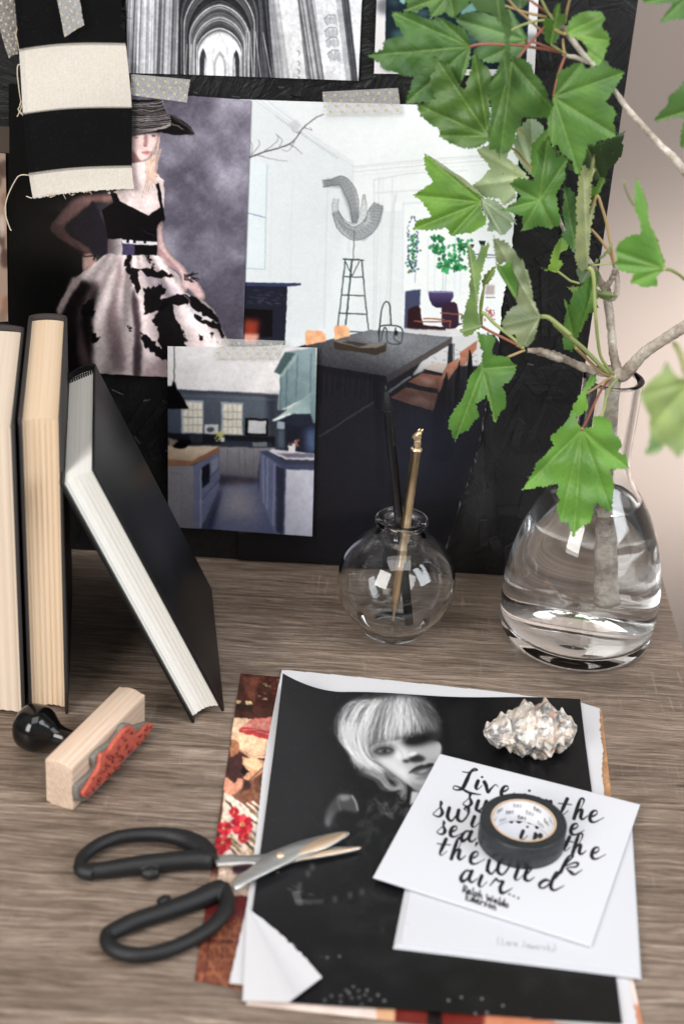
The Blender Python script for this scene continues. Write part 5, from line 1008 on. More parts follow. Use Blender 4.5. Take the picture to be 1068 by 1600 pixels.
# ================================================================ RUBBER STAMP
def stamp():
    S = Z(0, 1060, 4.108); P = lambda x, y: np.array(S((x, y))[0])
    A = onz(P(470, 850)); B = ony(P(470, 578), A[1]); H = B[2]                # near right lower / upper corner
    TL = onz(P(290, 522), H); FR = onz(P(938, 103), H); 
    w_ = np.linalg.norm(TL-B); d = FR-B; L = np.linalg.norm(d); ax = d/L; d2 = TL-B; d2 = d2-ax*(d2@ax); d2 /= np.linalg.norm(d2)
    e = empty('rubber_stamp', tuple(A), 0, 'wooden rubber stamp with black knob handle and red rubber face, lying on its side', 'stamp'); bpy.context.view_layer.update()
    W_ = float(np.dot(TL-B, d2)); up_ = np.array((0, 0, 1.0))
    # cross-section (across = d2, up = z) with shallow coves, run along ax
    sec = []
    n = 10
    def seg(p, q, cove):
        for k in range(n):
            t = k/n; m = cove*max(0, math.sin(math.pi*np.clip((t-.14)/.72, 0, 1)))**.8; nx, ny = (q[1]-p[1]), -(q[0]-p[0]); l = math.hypot(nx, ny)
            sec.append((p[0]+(q[0]-p[0])*t-nx/l*m, p[1]+(q[1]-p[1])*t-ny/l*m))
    seg((0, 0), (0, H), 0); seg((0, H), (W_, H), .0015); seg((W_, H), (W_, 0), 0); seg((W_, 0), (0, 0), .0015)
    V = []; m = len(sec)
    for i in range(2):
        for s in sec: V.append(A+ax*(L*i)+d2*s[0]+up_*s[1])
    Fq = [(k, (k+1) % m, m+(k+1) % m, m+k) for k in range(m)]+[tuple(range(m))[::-1], tuple(range(m, 2*m))]
    t = NT('pale_maple_wood'); v = t.coord((1, 1, 1)); 
    mp = t.n('ShaderNodeMapping'); ang = math.atan2(ax[1], ax[0]); mp.inputs['Rotation'].default_value = (0, 0, -ang); t.l(v, mp.inputs[0]); m2 = t.n('ShaderNodeMapping'); m2.inputs['Scale'].default_value = (18, 420, 420); t.l(mp.outputs[0], m2.inputs[0])
    g = t.noise(m2.outputs[0], 1, 3, .6, .4); m3 = t.n('ShaderNodeMapping'); m3.inputs['Scale'].default_value = (4, 100, 70); m3.inputs['Rotation'].default_value = (.7, 0, 0); t.l(mp.outputs[0], m3.inputs[0])
    wv = t.n('ShaderNodeTexWave'); wv.bands_direction = 'Y'; wv.inputs['Scale'].default_value = 1.6; wv.inputs['Distortion'].default_value = 2.2; t.l(m3.outputs[0], wv.inputs[0])
    c1 = t.ramp(g, [(.3, (.63, .47, .36)), (.7, (.76, .60, .48))]); c2 = t.mix(.22, c1, t.ramp(wv.outputs['Fac'], [(.2, (.36, .30, .26)), (.8, (.6, .58, .55))]), 'OVERLAY')
    t.set(Base_Color=c2, Roughness=.55, Specular_IOR_Level=.3); t.bump(g, .15, .0004)
    bevel(mesh('wooden_block', V, Fq, t.m, e), .0007)
    # knot patch on the top
    kn = [onz(P(*q), H-.0005) for q in ((780, 200), (790, 180), (820, 150), (850, 135), (875, 125), (868, 160), (850, 190), (820, 212), (795, 208))]
    c_ = np.mean(kn, 0); V = [c_+(0, 0, .0004)]+[k+(0, 0, .0002) for k in kn]
    mesh('wood_knot', V, [(0, i+1, (i+1) % len(kn)+1) for i in range(len(kn))], simple('orange_knot', (214, 158, 104), .5, nscale=300), e, True)
    # foam and rubber on the right face (plane through A spanned by ax, z); outward = -d2
    o_ = -d2
    def face_pt(p, off):                                   # measurement on the plane parallel to the right face
        return onplane(P(*p), A+o_*off, o_)
    def slab(pts, o0, o1, name, mat, bump_=0):
        Q = smooth_path([np.array(p, float) for p in pts]+[np.array(pts[0], float)], 4)[:-1]
        F0 = [face_pt(q, o1) for q in Q]; F0 = [np.array((p[0], p[1], max(p[2], .0006))) for p in F0]; B0 = [p-o_*(o1-o0) for p in F0]; n_ = len(Q)
        V = F0+B0; Fq = [tuple(range(n_)), tuple(range(n_, 2*n_))[::-1]]+[(k, n_+k, n_+(k+1) % n_, (k+1) % n_) for k in range(n_)]
        return mesh(name, V, Fq, mat, e)
    foam = simple('grey_foam', (124, 120, 112), .9, nscale=900, namp=.25, bump=.6, bscale=900); rub = simple('red_stamp_rubber', (196, 92, 74), .6, nscale=500, namp=.2, bump=.5, bscale=700)
    bevel(slab([(497, 700), (560, 640), (610, 590), (605, 520), (640, 470), (680, 440), (730, 400), (770, 350), (800, 300), (850, 295), (870, 310), (965, 285), (970, 330), (900, 420), (860, 470), (770, 560), (650, 690), (560, 780), (510, 785), (495, 750)], .0, .0032, 'foam_pad', foam), .0004)
    bevel(slab([(538, 735), (600, 640), (640, 570), (655, 490), (700, 470), (740, 410), (800, 335), (830, 312), (868, 315), (874, 370), (965, 292), (980, 320), (900, 420), (870, 455), (840, 480), (760, 565), (700, 640), (640, 690), (580, 745), (545, 765)], .0033, .0056, 'rubber_face', rub), .0003)
    r = np.random.default_rng(4); parts = []
    ctr = [(560, 745), (600, 705), (640, 660), (660, 600), (690, 560), (720, 500), (760, 440), (800, 390), (840, 345), (700, 620), (740, 580), (790, 520), (840, 470), (880, 420), (920, 370), (955, 320), (620, 650), (690, 500), (770, 500), (820, 440)]
    for k in range(70):                                    # raised floral relief
        x, y = ctr[k % len(ctr)]; x += r.normal(0, 9); y += r.normal(0, 9); a = r.uniform(0, 6); l_ = r.uniform(6, 20)
        Q = [face_pt((x, y), .0058), face_pt((x+l_*.5*math.cos(a), y+l_*.5*math.sin(a)), .0062), face_pt((x+l_*math.cos(a+.7), y+l_*math.sin(a+.7)), .0058)]
        parts.append(tube_arr(smooth_path(Q, 3), r.uniform(.0003, .0006), 6))
    v, f = merge(parts); mesh('rubber_relief', v, f, simple('dark_red_rubber', (150, 62, 54), .55), e, True)
    # turned handle on the opposite face
    base = A+ax*L*.47+d2*W_+up_*H*.52; kn_end = onz(P(165, 330), .0125)
    hd = d2
    prof = [(.0001, -.0002), (.0058, 0), (.0052, .005), (.0052, .010), (.0062, .015), (.0092, .0195), (.0118, .023), (.0128, .0262), (.0126, .031), (.0114, .0345), (.0085, .0372), (.0045, .0384), (.0001, .0387)]
    pr = smooth_path([np.array(p) for p in prof], 5); V = []; seg_ = 40; s1 = ax; s2 = up_
    for p in pr:
        for k in range(seg_): a = 2*math.pi*k/seg_; V.append(base+hd*p[1]+max(p[0], .00005)*(math.cos(a)*s1+math.sin(a)*s2))
    Fq = [(i*seg_+k, i*seg_+(k+1) % seg_, (i+1)*seg_+(k+1) % seg_, (i+1)*seg_+k) for i in range(len(pr)-1) for k in range(seg_)]
    V = [np.array((p[0], p[1], max(p[2], .0003))) for p in V]
    mesh('handle', V, Fq, simple('glossy_black_lacquer', (14, 13, 14), .12), e, True)
stamp()

# ================================================================ PAPERS ON THE DESK
zb = lambda z: (lambda p: onz(p, z))
c = paint_collage(); o = sheet('magazine_page', [(376, 1052), (939, 1106), (1000, 1655), (304, 1533)], c, zb(.0004), lift=lambda u, v: .0006*np.clip(1-u*3, 0, 1)*np.sin(v*9)**2)
o.location.z += 0; tag(o, 'red brown page with books, flowers and a rug, poking out left of the portrait', 'magazine page', 'loose magazine pages on the desk')
c = paint_under(); o = sheet('magazine_page', [(452, 1400), (960, 1400), (1012, 1640), (384, 1570)], c, zb(.0010), lift=None)
tag(o, 'pale pink page with red patches poking out below the bottom of the portrait page', 'magazine page', 'loose magazine pages on the desk')
WPM = simple('white_uncoated_paper', (208, 207, 210), .7, bump=.15, bscale=500)
wc = Canvas(340, 1030, 1030, 1640, (236, 234, 236)); wr = np.random.default_rng(77)
tl = [(447, 1047), (500, 1052), (620, 1064), (760, 1079), (905, 1097), (936, 1107)]; re_ = smooth_path([(936, 1107), (937, 1140), (941, 1170), (940, 1200), (943, 1245), (960, 1380), (978, 1500), (997, 1612)], 14); re_ = re_+np.stack([wr.normal(0, .8, len(re_)), wr.normal(0, .3, len(re_))], 1)
o = sheet('blank_page', [(436, 1040), (945, 1100), (1003, 1614), (340, 1538)], wc, zb(.0016), cut=[(440, 1047)]+tl+[tuple(p) for p in re_]+[(358, 1536), (372, 1476), (385, 1419), (401, 1300), (411, 1200), (425, 1120)], mat=WPM)
tag(o, 'white torn edged sheet lying directly under the black portrait page', 'paper sheet')
c = paint_portrait()
def lift_p(u, v): return .0002+.013*np.clip(1-np.hypot(u*1.5, v*1.1)/.30, 0, 1)**1.7+.0012*np.clip(1-v*6, 0, 1)*np.sin(u*5)**2+.0006*np.sin(u*6+v*5)**2
cutp = [(430, 1040), (500, 1060), (905, 1094), (912, 1094), (972, 1600), (800, 1589), (600, 1579), (455, 1567), (452, 1564), (500, 1528), (470, 1496), (430, 1458), (387, 1420), (360, 1300)]
o = sheet('magazine_page', [(440, 1082), (905, 1095), (971, 1602), (375, 1562)], c, zb(.0022), lift=lift_p, cut=[(400, 1000), (930, 1000), (912, 1094), (975, 1606), (800, 1589), (600, 1579), (455, 1567), (452, 1564), (502, 1528), (470, 1496), (430, 1458), (386, 1420), (350, 1300)])
tag(o, 'black and white portrait page of a blond person with one curling corner', 'magazine page', 'loose magazine pages on the desk')
PORTRAIT = o
# thin white cut edge of the lifted corner and the folded-back lower corner
def fold():
    n = 26; top = np.array((386., 1418.)); tip = np.array((503., 1527.)); bot = np.array((451., 1566.)); lft = np.array((379., 1564.)); r = np.random.default_rng(8)
    V = []; Fq = []
    for i in range(n+1):
        t = i/n
        for j in range(9):
            s = j/8
            if s <= .5: p = (top*(1-t)+lft*t)*(1-2*s)+(top*(1-t)+bot*t)*2*s
            else: p = (top*(1-t)+bot*t)*(2-2*s)+(top*(1-t)+tip*t)*(2*s-1)
            if j == 8: p = p+r.normal(0, 1.0, 2)*(t*(1-t)*4)+np.array((3, -5))*math.sin(math.pi*t)
            z = .0026+.0045*t*math.exp(-((s-.5)/.16)**2)+.0055*t*max(0, s-.6)+.0002
            V.append(onz(p, z))
    for i in range(n):
        for j in range(8): a = i*9+j; Fq.append((a, a+1, a+10, a+9))
    o = mesh('folded_corner', V, Fq, WPM, PORTRAIT, True)
fold()
V = []
for i, (p, z) in enumerate([((444, 1046), .014), ((438, 1070), .011), ((432, 1100), .008), ((425, 1140), .005), ((416, 1190), .0035), ((402, 1290), .0028), ((386, 1420), .0028)]):
    V += [onz((p[0]-2.2-i*.5, p[1]+1), z-.001), onz((p[0]+2.0, p[1]), z)]
# (the sheet below shows as the pale rim along the left side)

# ---- cards
def card(q, z, cv, th, name, label, mat=MPM, step=.8, group='cards under the quote card'):
    o = sheet(name, q, cv, zb(z), step=step, mat=mat, lift=lambda u, v: .00025*np.sin(u*3)*np.sin(v*3)); md = o.modifiers.new('thickness', 'SOLIDIFY'); md.thickness = th; md.offset = -1
    tag(o, label, 'card', group); return o
cc = paint_card(); pc = paint_plaincard(cc.sig)
blank = Canvas(600, 1210, 1020, 1545, (209, 210, 215))
card([(662, 1238), (986, 1282), (1001, 1529), (614, 1481)], .0034, blank, .0007, 'blank_card', 'blank white card at the very bottom of the card pile, mostly hidden')
card([(664, 1238), (985, 1280), (999, 1526), (618, 1478)], .0043, blank, .0007, 'blank_card', 'blank white card in the middle of the card pile, mostly hidden', step=2)
card([(668, 1238), (984, 1277), (999, 1521), (625, 1473)], .0052, pc, .0007, 'printed_card', 'white card with a tiny handwritten line, lying just under the quote card')
card([(687, 1178), (999, 1257), (923, 1478), (583, 1370)], .0072, cc, .0011, 'quote_card', 'white card with black brush lettering that begins Live in the, topmost of the cards', step=.55, group='cards under the quote card')

# ================================================================ TAPE ROLL
def tape_roll():
    z0 = .0076; R = .0216; h = .0132; ri = .0152; f_ = onz(np.array((818, 1359)), z0); c_ = (f_[0], f_[1]+R, z0)
    e = empty('paper_tape_roll', c_, 0, 'black roll of paper tape lying flat on the quote card', 'tape roll'); bpy.context.view_layer.update()
    t = NT('black_paper_tape'); v = t.coord(); t.set(Base_Color=t.ramp(t.noise(v, 700, 4), [(.3, (.013, .015, .018)), (.7, (.026, .029, .034))]), Roughness=.42, Specular_IOR_Level=.55)
    t.bump(t.noise(v, 520, 4), .35, .0005)
    prof = [(ri+.0011, 0), (R-.0004, 0), (R, .0004), (R, h-.0005), (R-.0005, h)]+[(R-.0005-k*(R-ri-.0018)/12, h-(.00025 if k % 2 else 0)) for k in range(1, 12)]+[(ri+.0011, h)]
    V, Fq = lathe(prof, 128, c_, True); mesh('tape_winding', V, Fq, t.m, e, True)
    cm = simple('brown_card_core', (206, 178, 152), .7); prof = [(ri, .0001), (ri+.00105, .0001), (ri+.00105, h+.0001), (ri, h+.0001)]
    V, Fq = lathe(prof, 128, c_, True); mesh('core_ring', V, Fq, cm, e)
    n, m = 720, 96; A_, B_ = np.meshgrid(np.linspace(0, 2*math.pi, n), np.linspace(0, 1, m)); wht = np.ones((m, n, 3))*lin((232, 232, 235))
    cv = Canvas(0, 0, n, m, (232, 232, 235), 1)
    for row in range(3):                                   # little printed marks around the inside
        for k in range(9):
            x = 20+k*80+row*28; y = 18+row*28; g = (48, 48, 54) if (k+row) % 2 else (140, 142, 150); 
            for i, l_ in enumerate((0, 9, 16)): cv.line([((x+l_) % n, y), ((x+l_+1) % n, y+12)] if (x+l_+1) < n else [(0, y), (1, y+12)], 4, g)
            if x+26 < n: cv.line([(x+9, y+1), (x+18, y+2)], 3, g); cv.line([(x+26, y-6), (x+25, y+12)], 4, g); cv.line([(x+22, y), (x+30, y+1)], 2.4, g)
    V = np.stack([c_[0]+(ri-.00012)*np.cos(A_), c_[1]+(ri-.00012)*np.sin(A_), z0+.0002+(h-.0004)*(1-B_)], -1).reshape(-1, 3)
    idx = np.arange(n*m).reshape(m, n); Fq = np.stack([idx[:-1, :-1], idx[1:, :-1], idx[1:, 1:], idx[:-1, 1:]], -1).reshape(-1, 4)
    mesh('inner_liner', V, Fq, MPM, e, True, lin(np.clip(cv.a, 0, 255)).reshape(-1, 3))
tape_roll()

# ================================================================ SCISSORS
def scissors():
    S = Z(100, 1270, 3.814); Q = Z(300, 1280, 3.815); blk = simple('black_handle_plastic', (17, 17, 19), .55, bump=.4, bscale=900)
    g0 = onz((440, 1340), .003)
    e = empty('scissors', tuple(g0*(1, 1, 0)), 0, 'open scissors with black looped handles and steel blades resting on the portrait page', 'scissors'); bpy.context.view_layer.update()
    def path(P, z): 
        Q_ = smooth_path([np.array(p, float) for p in P], 8); return np.array([onz(q, z) for q in Q_])
    def tb(P, R, z=.0062, flat=1.0): return tube_arr(path(S(*P), z), [x/3.814*.00040 for x in R], 16, flat)
    hz = .0056
    top = merge([tb([(180, 362), (110, 345), (100, 310), (120, 258), (200, 195), (320, 148), (470, 130), (620, 134), (730, 160), (810, 205), (850, 250), (862, 285)], [38, 36, 32, 32, 32, 33, 34, 38, 45, 52, 50, 44], hz),
                 tb([(130, 350), (260, 340), (450, 312), (650, 290), (800, 280), (882, 285)], [36, 42, 45, 46, 48, 46], hz), tb([(470, 355), (520, 362), (562, 355)], [26, 34, 24], hz-.001)])
    bot = merge([tb([(270, 722), (330, 690), (430, 645), (600, 590), (780, 525), (880, 478), (950, 445)], [36, 40, 42, 42, 46, 50, 42], hz),
                 tb([(945, 440), (968, 500), (965, 570), (910, 650), (820, 720), (700, 785), (560, 835), (430, 850), (320, 825), (262, 778), (262, 725), (300, 695)], [34, 36, 36, 34, 34, 35, 36, 36, 36, 35, 34, 32], hz), tb([(565, 545), (600, 530), (635, 520)], [24, 32, 24], hz-.001)])
    for v, f in (top, bot):
        o = mesh('handle', v, f, blk, e, True); md = o.modifiers.new('remesh', 'REMESH'); md.mode = 'VOXEL'; md.voxel_size = .00045; md.use_smooth_shade = True
        ms = o.modifiers.new('soften', 'SMOOTH'); ms.iterations = 6; ms.factor = .5
    st = NT('brushed_blade_steel'); v = st.coord((40, 700, 40), (0, 0, .35)); nz = st.noise(v, 1, 3); st.set(Base_Color=st.ramp(nz, [(.3, (.66, .67, .66)), (.7, (.80, .80, .79))]), Metallic=1.0, Roughness=.42); st.bump(nz, .10, .0003)
    sp = NT('warm_reflection_steel'); sp.set(Base_Color=(.98, .76, .56), Metallic=1.0, Roughness=.55)  # warm reflection on the ground bevels put into the base colour
    def plate(P, z0, z1, name, mat, bev=None):
        Pp = smooth_path([np.array(p, float) for p in Q(*P)]+[np.array(Q(P[0])[0])], 2)[:-1]; n = len(Pp)
        T = [onz(p, z1) for p in Pp]; B = [t_-(0, 0, z1-z0) for t_ in T]
        V = T+B; Fq = [tuple(range(n))[::-1], tuple(range(n, 2*n))]+[(k, n+k, n+(k+1) % n, (k+1) % n)[::-1] for k in range(n)]
        o = mesh(name, V, Fq, mat, e); bm = bmesh.new(); bm.from_mesh(o.data); bmesh.ops.recalc_face_normals(bm, faces=bm.faces); bm.to_mesh(o.data); bm.free(); return bevel(o, .0002, 1)
    plate([(140, 212), (240, 210), (330, 214), (430, 205), (520, 205), (600, 192), (760, 168), (990, 160), (992, 176), (860, 206), (740, 226), (600, 250), (510, 286), (440, 290), (395, 268), (330, 260), (150, 272)], .0044, .0058, 'blade', st.m)
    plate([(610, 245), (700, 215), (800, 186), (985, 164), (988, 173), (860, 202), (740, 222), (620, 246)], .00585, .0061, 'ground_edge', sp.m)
    plate([(236, 384), (250, 345), (330, 300), (395, 244), (440, 205), (520, 172), (640, 128), (790, 90), (905, 70), (938, 80), (915, 102), (800, 165), (700, 196), (640, 212), (600, 242), (540, 272), (470, 305), (400, 340), (330, 375), (262, 418)], .0064, .0078, 'blade', st.m)
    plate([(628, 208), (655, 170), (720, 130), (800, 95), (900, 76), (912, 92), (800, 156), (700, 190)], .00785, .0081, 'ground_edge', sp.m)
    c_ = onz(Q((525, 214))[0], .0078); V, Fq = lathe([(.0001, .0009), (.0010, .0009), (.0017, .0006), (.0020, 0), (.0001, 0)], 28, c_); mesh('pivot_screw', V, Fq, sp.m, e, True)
scissors()

# ================================================================ SHELL
def shell():
    z0 = .0030; L_ = onz(np.array((753, 1146)), .012); R_ = onz(np.array((897, 1138)), .012); c_ = (L_+R_)/2; c_ = onz((828, 1141), .0145); ax = (R_-L_); Ln = np.linalg.norm(ax); ax /= Ln
    up_ = np.array((0, 0, 1.0)); sd = np.cross(up_, ax); sd /= np.linalg.norm(sd); r = np.random.default_rng(12)
    prof = smooth_path([np.array(p) for p in ((-.50, .0008), (-.45, .0046), (-.36, .0078), (-.27, .0100), (-.22, .0108), (-.14, .0136), (-.04, .0158), (.06, .0168), (.16, .0160), (.27, .0128), (.37, .0094), (.45, .0056), (.50, .0012))], 16)
    nT = 300; n = len(prof); th = np.linspace(0, 2*math.pi, nT, endpoint=False); TT, SS = np.meshgrid(th, prof[:, 0]); RR = np.broadcast_to(prof[:, 1][:, None], TT.shape).copy()
    phase = SS*2*math.pi*4.0+TT                             # whorl spiral
    grow = np.clip((SS+.5)*1.25, .25, 1)
    RR = RR*(1+.10*np.cos(phase))+.0006*np.cos(phase*3+1)
    spikes = []
    for k in range(7):                                      # spiral rows of blunt knobs and spines
        for j in range(9):
            s = -.46+k*.138+j*.0153; a = j*2*math.pi/9+k*.35+r.normal(0, .08); 
            if s > .47: continue
            spikes.append((s+r.normal(0, .006), a, (.0012+.0026*np.clip((s+.5)*1.3, 0, 1)*(1 if s < .30 else .5))*r.uniform(.7, 1.7), r.uniform(.017, .026)))
    for s, a, h in ((.08, 1.70, .0075), (-.06, 1.85, .0035), (-.32, 1.8, .0050), (.12, 5.4, .0070), (-.14, 5.2, .0040), (.24, 5.5, .0035)): spikes.append((s, a, h, .022))
    tipm = np.zeros_like(RR)
    for s, a, h, w_ in spikes:
        da = (TT-a+math.pi) % (2*math.pi)-math.pi; d = np.hypot((SS-s)*Ln, da*np.maximum(RR, .003)*.9)/(w_*.085); k_ = np.exp(-np.clip(d, 0, 6)**1.7); RR = RR+h*k_; tipm = np.maximum(tipm, k_*min(1, h/.004))
    f1 = fbm(n, nT, 14, 5); f2 = fbm(n, nT, 5, 6); f1[:, -20:] = f1[:, -20:]*np.linspace(1, 0, 20)+f1[:, :1]*np.linspace(0, 1, 20); f2[:, -8:] = f2[:, -8:]*np.linspace(1, 0, 8)+f2[:, :1]*np.linspace(0, 1, 8)
    RR = RR*.96+(f1-.5)*.0018+(f2-.5)*.0009; RR[0] = .0002; RR[-1] = .0002
    a = TT; V = c_+ax*(SS*Ln)[..., None]+sd*(RR*np.cos(a))[..., None]*1.0+up_*(RR*np.sin(a))[..., None]*.88
    V[..., 2] = np.maximum(V[..., 2], z0)
    cream, grey, orange, brown, white = (lin(x) for x in ((206, 194, 180), (112, 114, 122), (196, 138, 106), (122, 92, 66), (232, 229, 224)))
    m1 = np.clip((fbm(n, nT, 22, 9)-.47)*5, 0, .7)[..., None]; m2 = np.clip((fbm(n, nT, 12, 10)-.54)*8, 0, 1)[..., None]; m3 = np.clip((fbm(n, nT, 9, 11)-.55)*9, 0, 1)[..., None]
    C_ = cream*(1-m1)+grey*m1; C_ = C_*(1-m2*.9)+white*m2*.9; og = np.clip(1-np.abs(SS-.16)/.22, 0, 1)[..., None]*m3; C_ = C_*(1-og*.85)+orange*og*.85; C_ = C_*(1-.5*(1-m2)*np.clip((.42-f1)*8, 0, 1)[..., None])
    tp = np.clip((tipm-.62)*3, 0, 1)[..., None]; C_ = C_*(1-tp*.75)+lin((86, 92, 108))*tp*.75
    idx = np.arange(n*nT).reshape(n, nT); nx_ = np.roll(idx, -1, 1); Fq = np.stack([idx[:-1], nx_[:-1], nx_[1:], idx[1:]], -1).reshape(-1, 4)
    t = NT('pearly_sea_shell'); at = t.n('ShaderNodeVertexColor', layer_name='Col'); v = t.coord(); nz = t.noise(v, 700, 4)
    t.set(Base_Color=t.mix(.45, at.outputs[0], t.ramp(nz, [(.3, (.2, .2, .2)), (.7, (.8, .8, .8))]), 'OVERLAY'), Roughness=.24, Specular_IOR_Level=.6, Coat_Weight=.4); t.b.inputs['Coat Roughness'].default_value = .12; t.bump(nz, .5, .0006)
    o = mesh('sea_shell', V.reshape(-1, 3), Fq, t.m, None, True, C_.reshape(-1, 3)); bm = bmesh.new(); bm.from_mesh(o.data); bmesh.ops.recalc_face_normals(bm, faces=bm.faces); bm.to_mesh(o.data); bm.free()
    tag(o, 'knobbly spiny sea shell in silver, cream and orange on the upper right of the portrait page', 'shell')
shell()

# ================================================================ GLASS VASES
GL = glass_material('clear_vase_glass', (.985, .99, .99), 1.48)
def vase_mesh(name, outer, inner, c, parent, seg=128):
    P = [np.array(p, float) for p in outer]; I = [np.array(p, float) for p in inner]
    prof = list(smooth_path(P, 6))+list(smooth_path(I, 6)); prof = [(max(p[0], .00002), p[1]) for p in prof]
    V, Fq = lathe(prof, seg, c, True); o = mesh(name, V, Fq, GL, parent, True)
    return outward(o)
VA = np.array((.1617, -.0633, .0005))
def big_vase():
    e = empty('flask_vase', tuple(VA), 0, 'tall clear glass flask vase half filled with water, holding the maple branch', 'vase'); bpy.context.view_layer.update()
    z_m = float(ony(np.array((952, 590)), VA[1])[2])
    outer = [(0, .0016), (.014, .0012), (.026, .0006), (.036, .0003), (.0420, .0010), (.0449, .0038), (.0462, .0090), (.0470, .0160), (.0473, .0260), (.0469, .0380), (.0452, .0500), (.0424, .0620), (.0390, .0730), (.0350, .0830), (.0303, .0920), (.0252, .1000), (.0207, .1070), (.0176, .1140), (.0166, .1220), (.0166, .1330), (.0169, .1460), (.0172, z_m-.003), (.0173, z_m-.0012), (.0163, z_m)]
    inner = [(.0148, z_m-.0001), (.0134, z_m-.0014), (.0131, z_m-.004), (.0130, .1460), (.0129, .1330), (.0131, .1220), (.0148, .1145), (.0180, .1070), (.0227, .0995), (.0278, .0912), (.0326, .0820), (.0367, .0722), (.0402, .0612), (.0430, .0494), (.0446, .0380), (.0450, .0270), (.0444, .0190), (.0418, .0120), (.0355, .0078), (.0240, .0058), (.0120, .0050), (0, .0050)]
    vase_mesh('glass_body', outer, inner, VA, e)
    zw = float(ony(np.array((926, 775)), VA[1])[2])-VA[2]; I = smooth_path([np.array(p, float) for p in inner[::-1]], 6)
    prof = [(0.00002, .0050)]+[(p[0]+.0002, p[1]) for p in I if p[0] > .001 and p[1] < zw]; rw = float(np.interp(zw, [p[1] for p in I[8:]], [p[0] for p in I[8:]]))
    prof += [(rw+.0002, zw), (rw-.0012, zw-.0008), (rw-.004, zw-.0010), (.00002, zw-.0010)]
    V, Fq = lathe(prof, 128, VA); m = glass_material('vase_water', (.99, .995, .995), 1.333); o = mesh('water', V, Fq, m, e, True); outward(o)
    r = np.random.default_rng(3); parts = []
    return zw, z_m
ZW, ZM = big_vase()
VB = onz((619, 907), .0352); VB[2] = .0005
def small_vase():
    e = empty('bud_vase', tuple(VB), 0, 'small round clear glass bud vase holding a pencil and a gold pen', 'vase'); bpy.context.view_layer.update()
    R = .0352; zc = .0345; outer = [(0, .0022), (.008, .0014), (.0145, .0004), (.0185, .0014)]
    for a in (-48, -35, -20, -5, 10, 25, 40, 52, 62): outer.append((R*math.cos(math.radians(a)), zc+R*math.sin(math.radians(a))*.985))
    outer += [(.0118, .0670), (.0104, .0690), (.0103, .0712), (.0118, .0728), (.0145, .0738), (.0156, .0752), (.0152, .0770), (.0135, .0778)]
    inner = [(.0112, .0772), (.0094, .0755), (.0086, .0730), (.0084, .0700), (.0094, .0676)]; r2 = R-.0017
    for a in (66, 52, 40, 25, 10, -5, -20, -35, -50, -64): inner.append((r2*math.cos(math.radians(a)), zc+r2*math.sin(math.radians(a))*.975))
    inner += [(.009, .0036), (0, .0040)]
    vase_mesh('glass_body', outer, inner, VB, e)
small_vase()
# ---- pencil and gold pen standing in it
def stick(foot_px, foot_z, foot_y, top_px, top_y):
    a = ony(np.array(foot_px, float), foot_y); b = ony(np.array(top_px, float), top_y); return a, b
def frame(a, b):
    d = (b-a)/np.linalg.norm(b-a); s = np.cross(d, (0, 1.0, 0)); s /= np.linalg.norm(s); return d, s, np.cross(s, d)
def turned(a, b, prof, seg):
    d, s, t = frame(a, b); V = []
    for r_, h in prof:
        for k in range(seg): q = 2*math.pi*k/seg+.3; V.append(a+d*h+r_*(math.cos(q)*s+math.sin(q)*t))
    Fq = [(i*seg+k, i*seg+(k+1) % seg, (i+1)*seg+(k+1) % seg, (i+1)*seg+k) for i in range(len(prof)-1) for k in range(seg)]+[tuple(range(seg))[::-1], tuple((len(prof)-1)*seg+k for k in range(seg))]
    return V, Fq
zf = .0068
def foot(dx, dy, z=zf): return np.array((VB[0]+dx, VB[1]+dy, z))
TOPZ = ony(np.array((602, 603)), VB[1]+.0045)
mouth = ony(np.array((622, 806)), VB[1]+.0005); d_ = (TOPZ-mouth); Fp = mouth-d_*((mouth[2]-.0062)/d_[2])
e = empty('pencil', tuple(Fp), 0, 'black hexagonal pencil standing point up in the round bud vase', 'pencil'); bpy.context.view_layer.update()
Lp = np.linalg.norm(TOPZ-Fp)
V, Fq = turned(Fp, TOPZ, [(.0028, 0), (.0030, .0004), (.0030, Lp-.0145)], 6); bevel(mesh('barrel', V, Fq, simple('black_pencil_lacquer', (16, 16, 19), .22), e), .0003)
V, Fq = turned(Fp, TOPZ, [(.0029, Lp-.0146), (.0011, Lp-.0035), (.0010, Lp-.0033)], 20); mesh('sharpened_cone', V, Fq, simple('dyed_black_wood', (34, 36, 38), .8, nscale=900, namp=.4, bump=.6, bscale=900), e, True)
V, Fq = turned(Fp, TOPZ, [(.0010, Lp-.0034), (.0002, Lp)], 14); mesh('lead', V, Fq, simple('graphite', (52, 54, 58), .35, .4), e, True)
T2 = ony(np.array((650, 703)), VB[1]-.0015); m2_ = ony(np.array((636, 806)), VB[1]-.0015); d_ = T2-m2_; Fp2 = m2_-d_*((m2_[2]-.0062)/d_[2]); 
e = empty('gold_pen', tuple(Fp2), 0, 'slim gold pen with a tiny animal head finial in the round bud vase', 'pen'); bpy.context.view_layer.update()
gold = NT('polished_gold'); gold.set(Base_Color=(.98, .76, .48), Metallic=1.0, Roughness=.30)
L2 = np.linalg.norm(T2-Fp2); V, Fq = turned(Fp2, T2, [(.0002, 0), (.0007, .001), (.0010, .008), (.0020, .016), (.0026, .019), (.0028, .040), (.0030, .0403), (.0030, .0412), (.0028, .0415), (.0028, L2-.0005), (.0034, L2-.0004), (.0035, L2+.0008), (.0028, L2+.0013), (.0018, L2+.0014)], 28); mesh('barrel', V, Fq, gold.m, e, True)
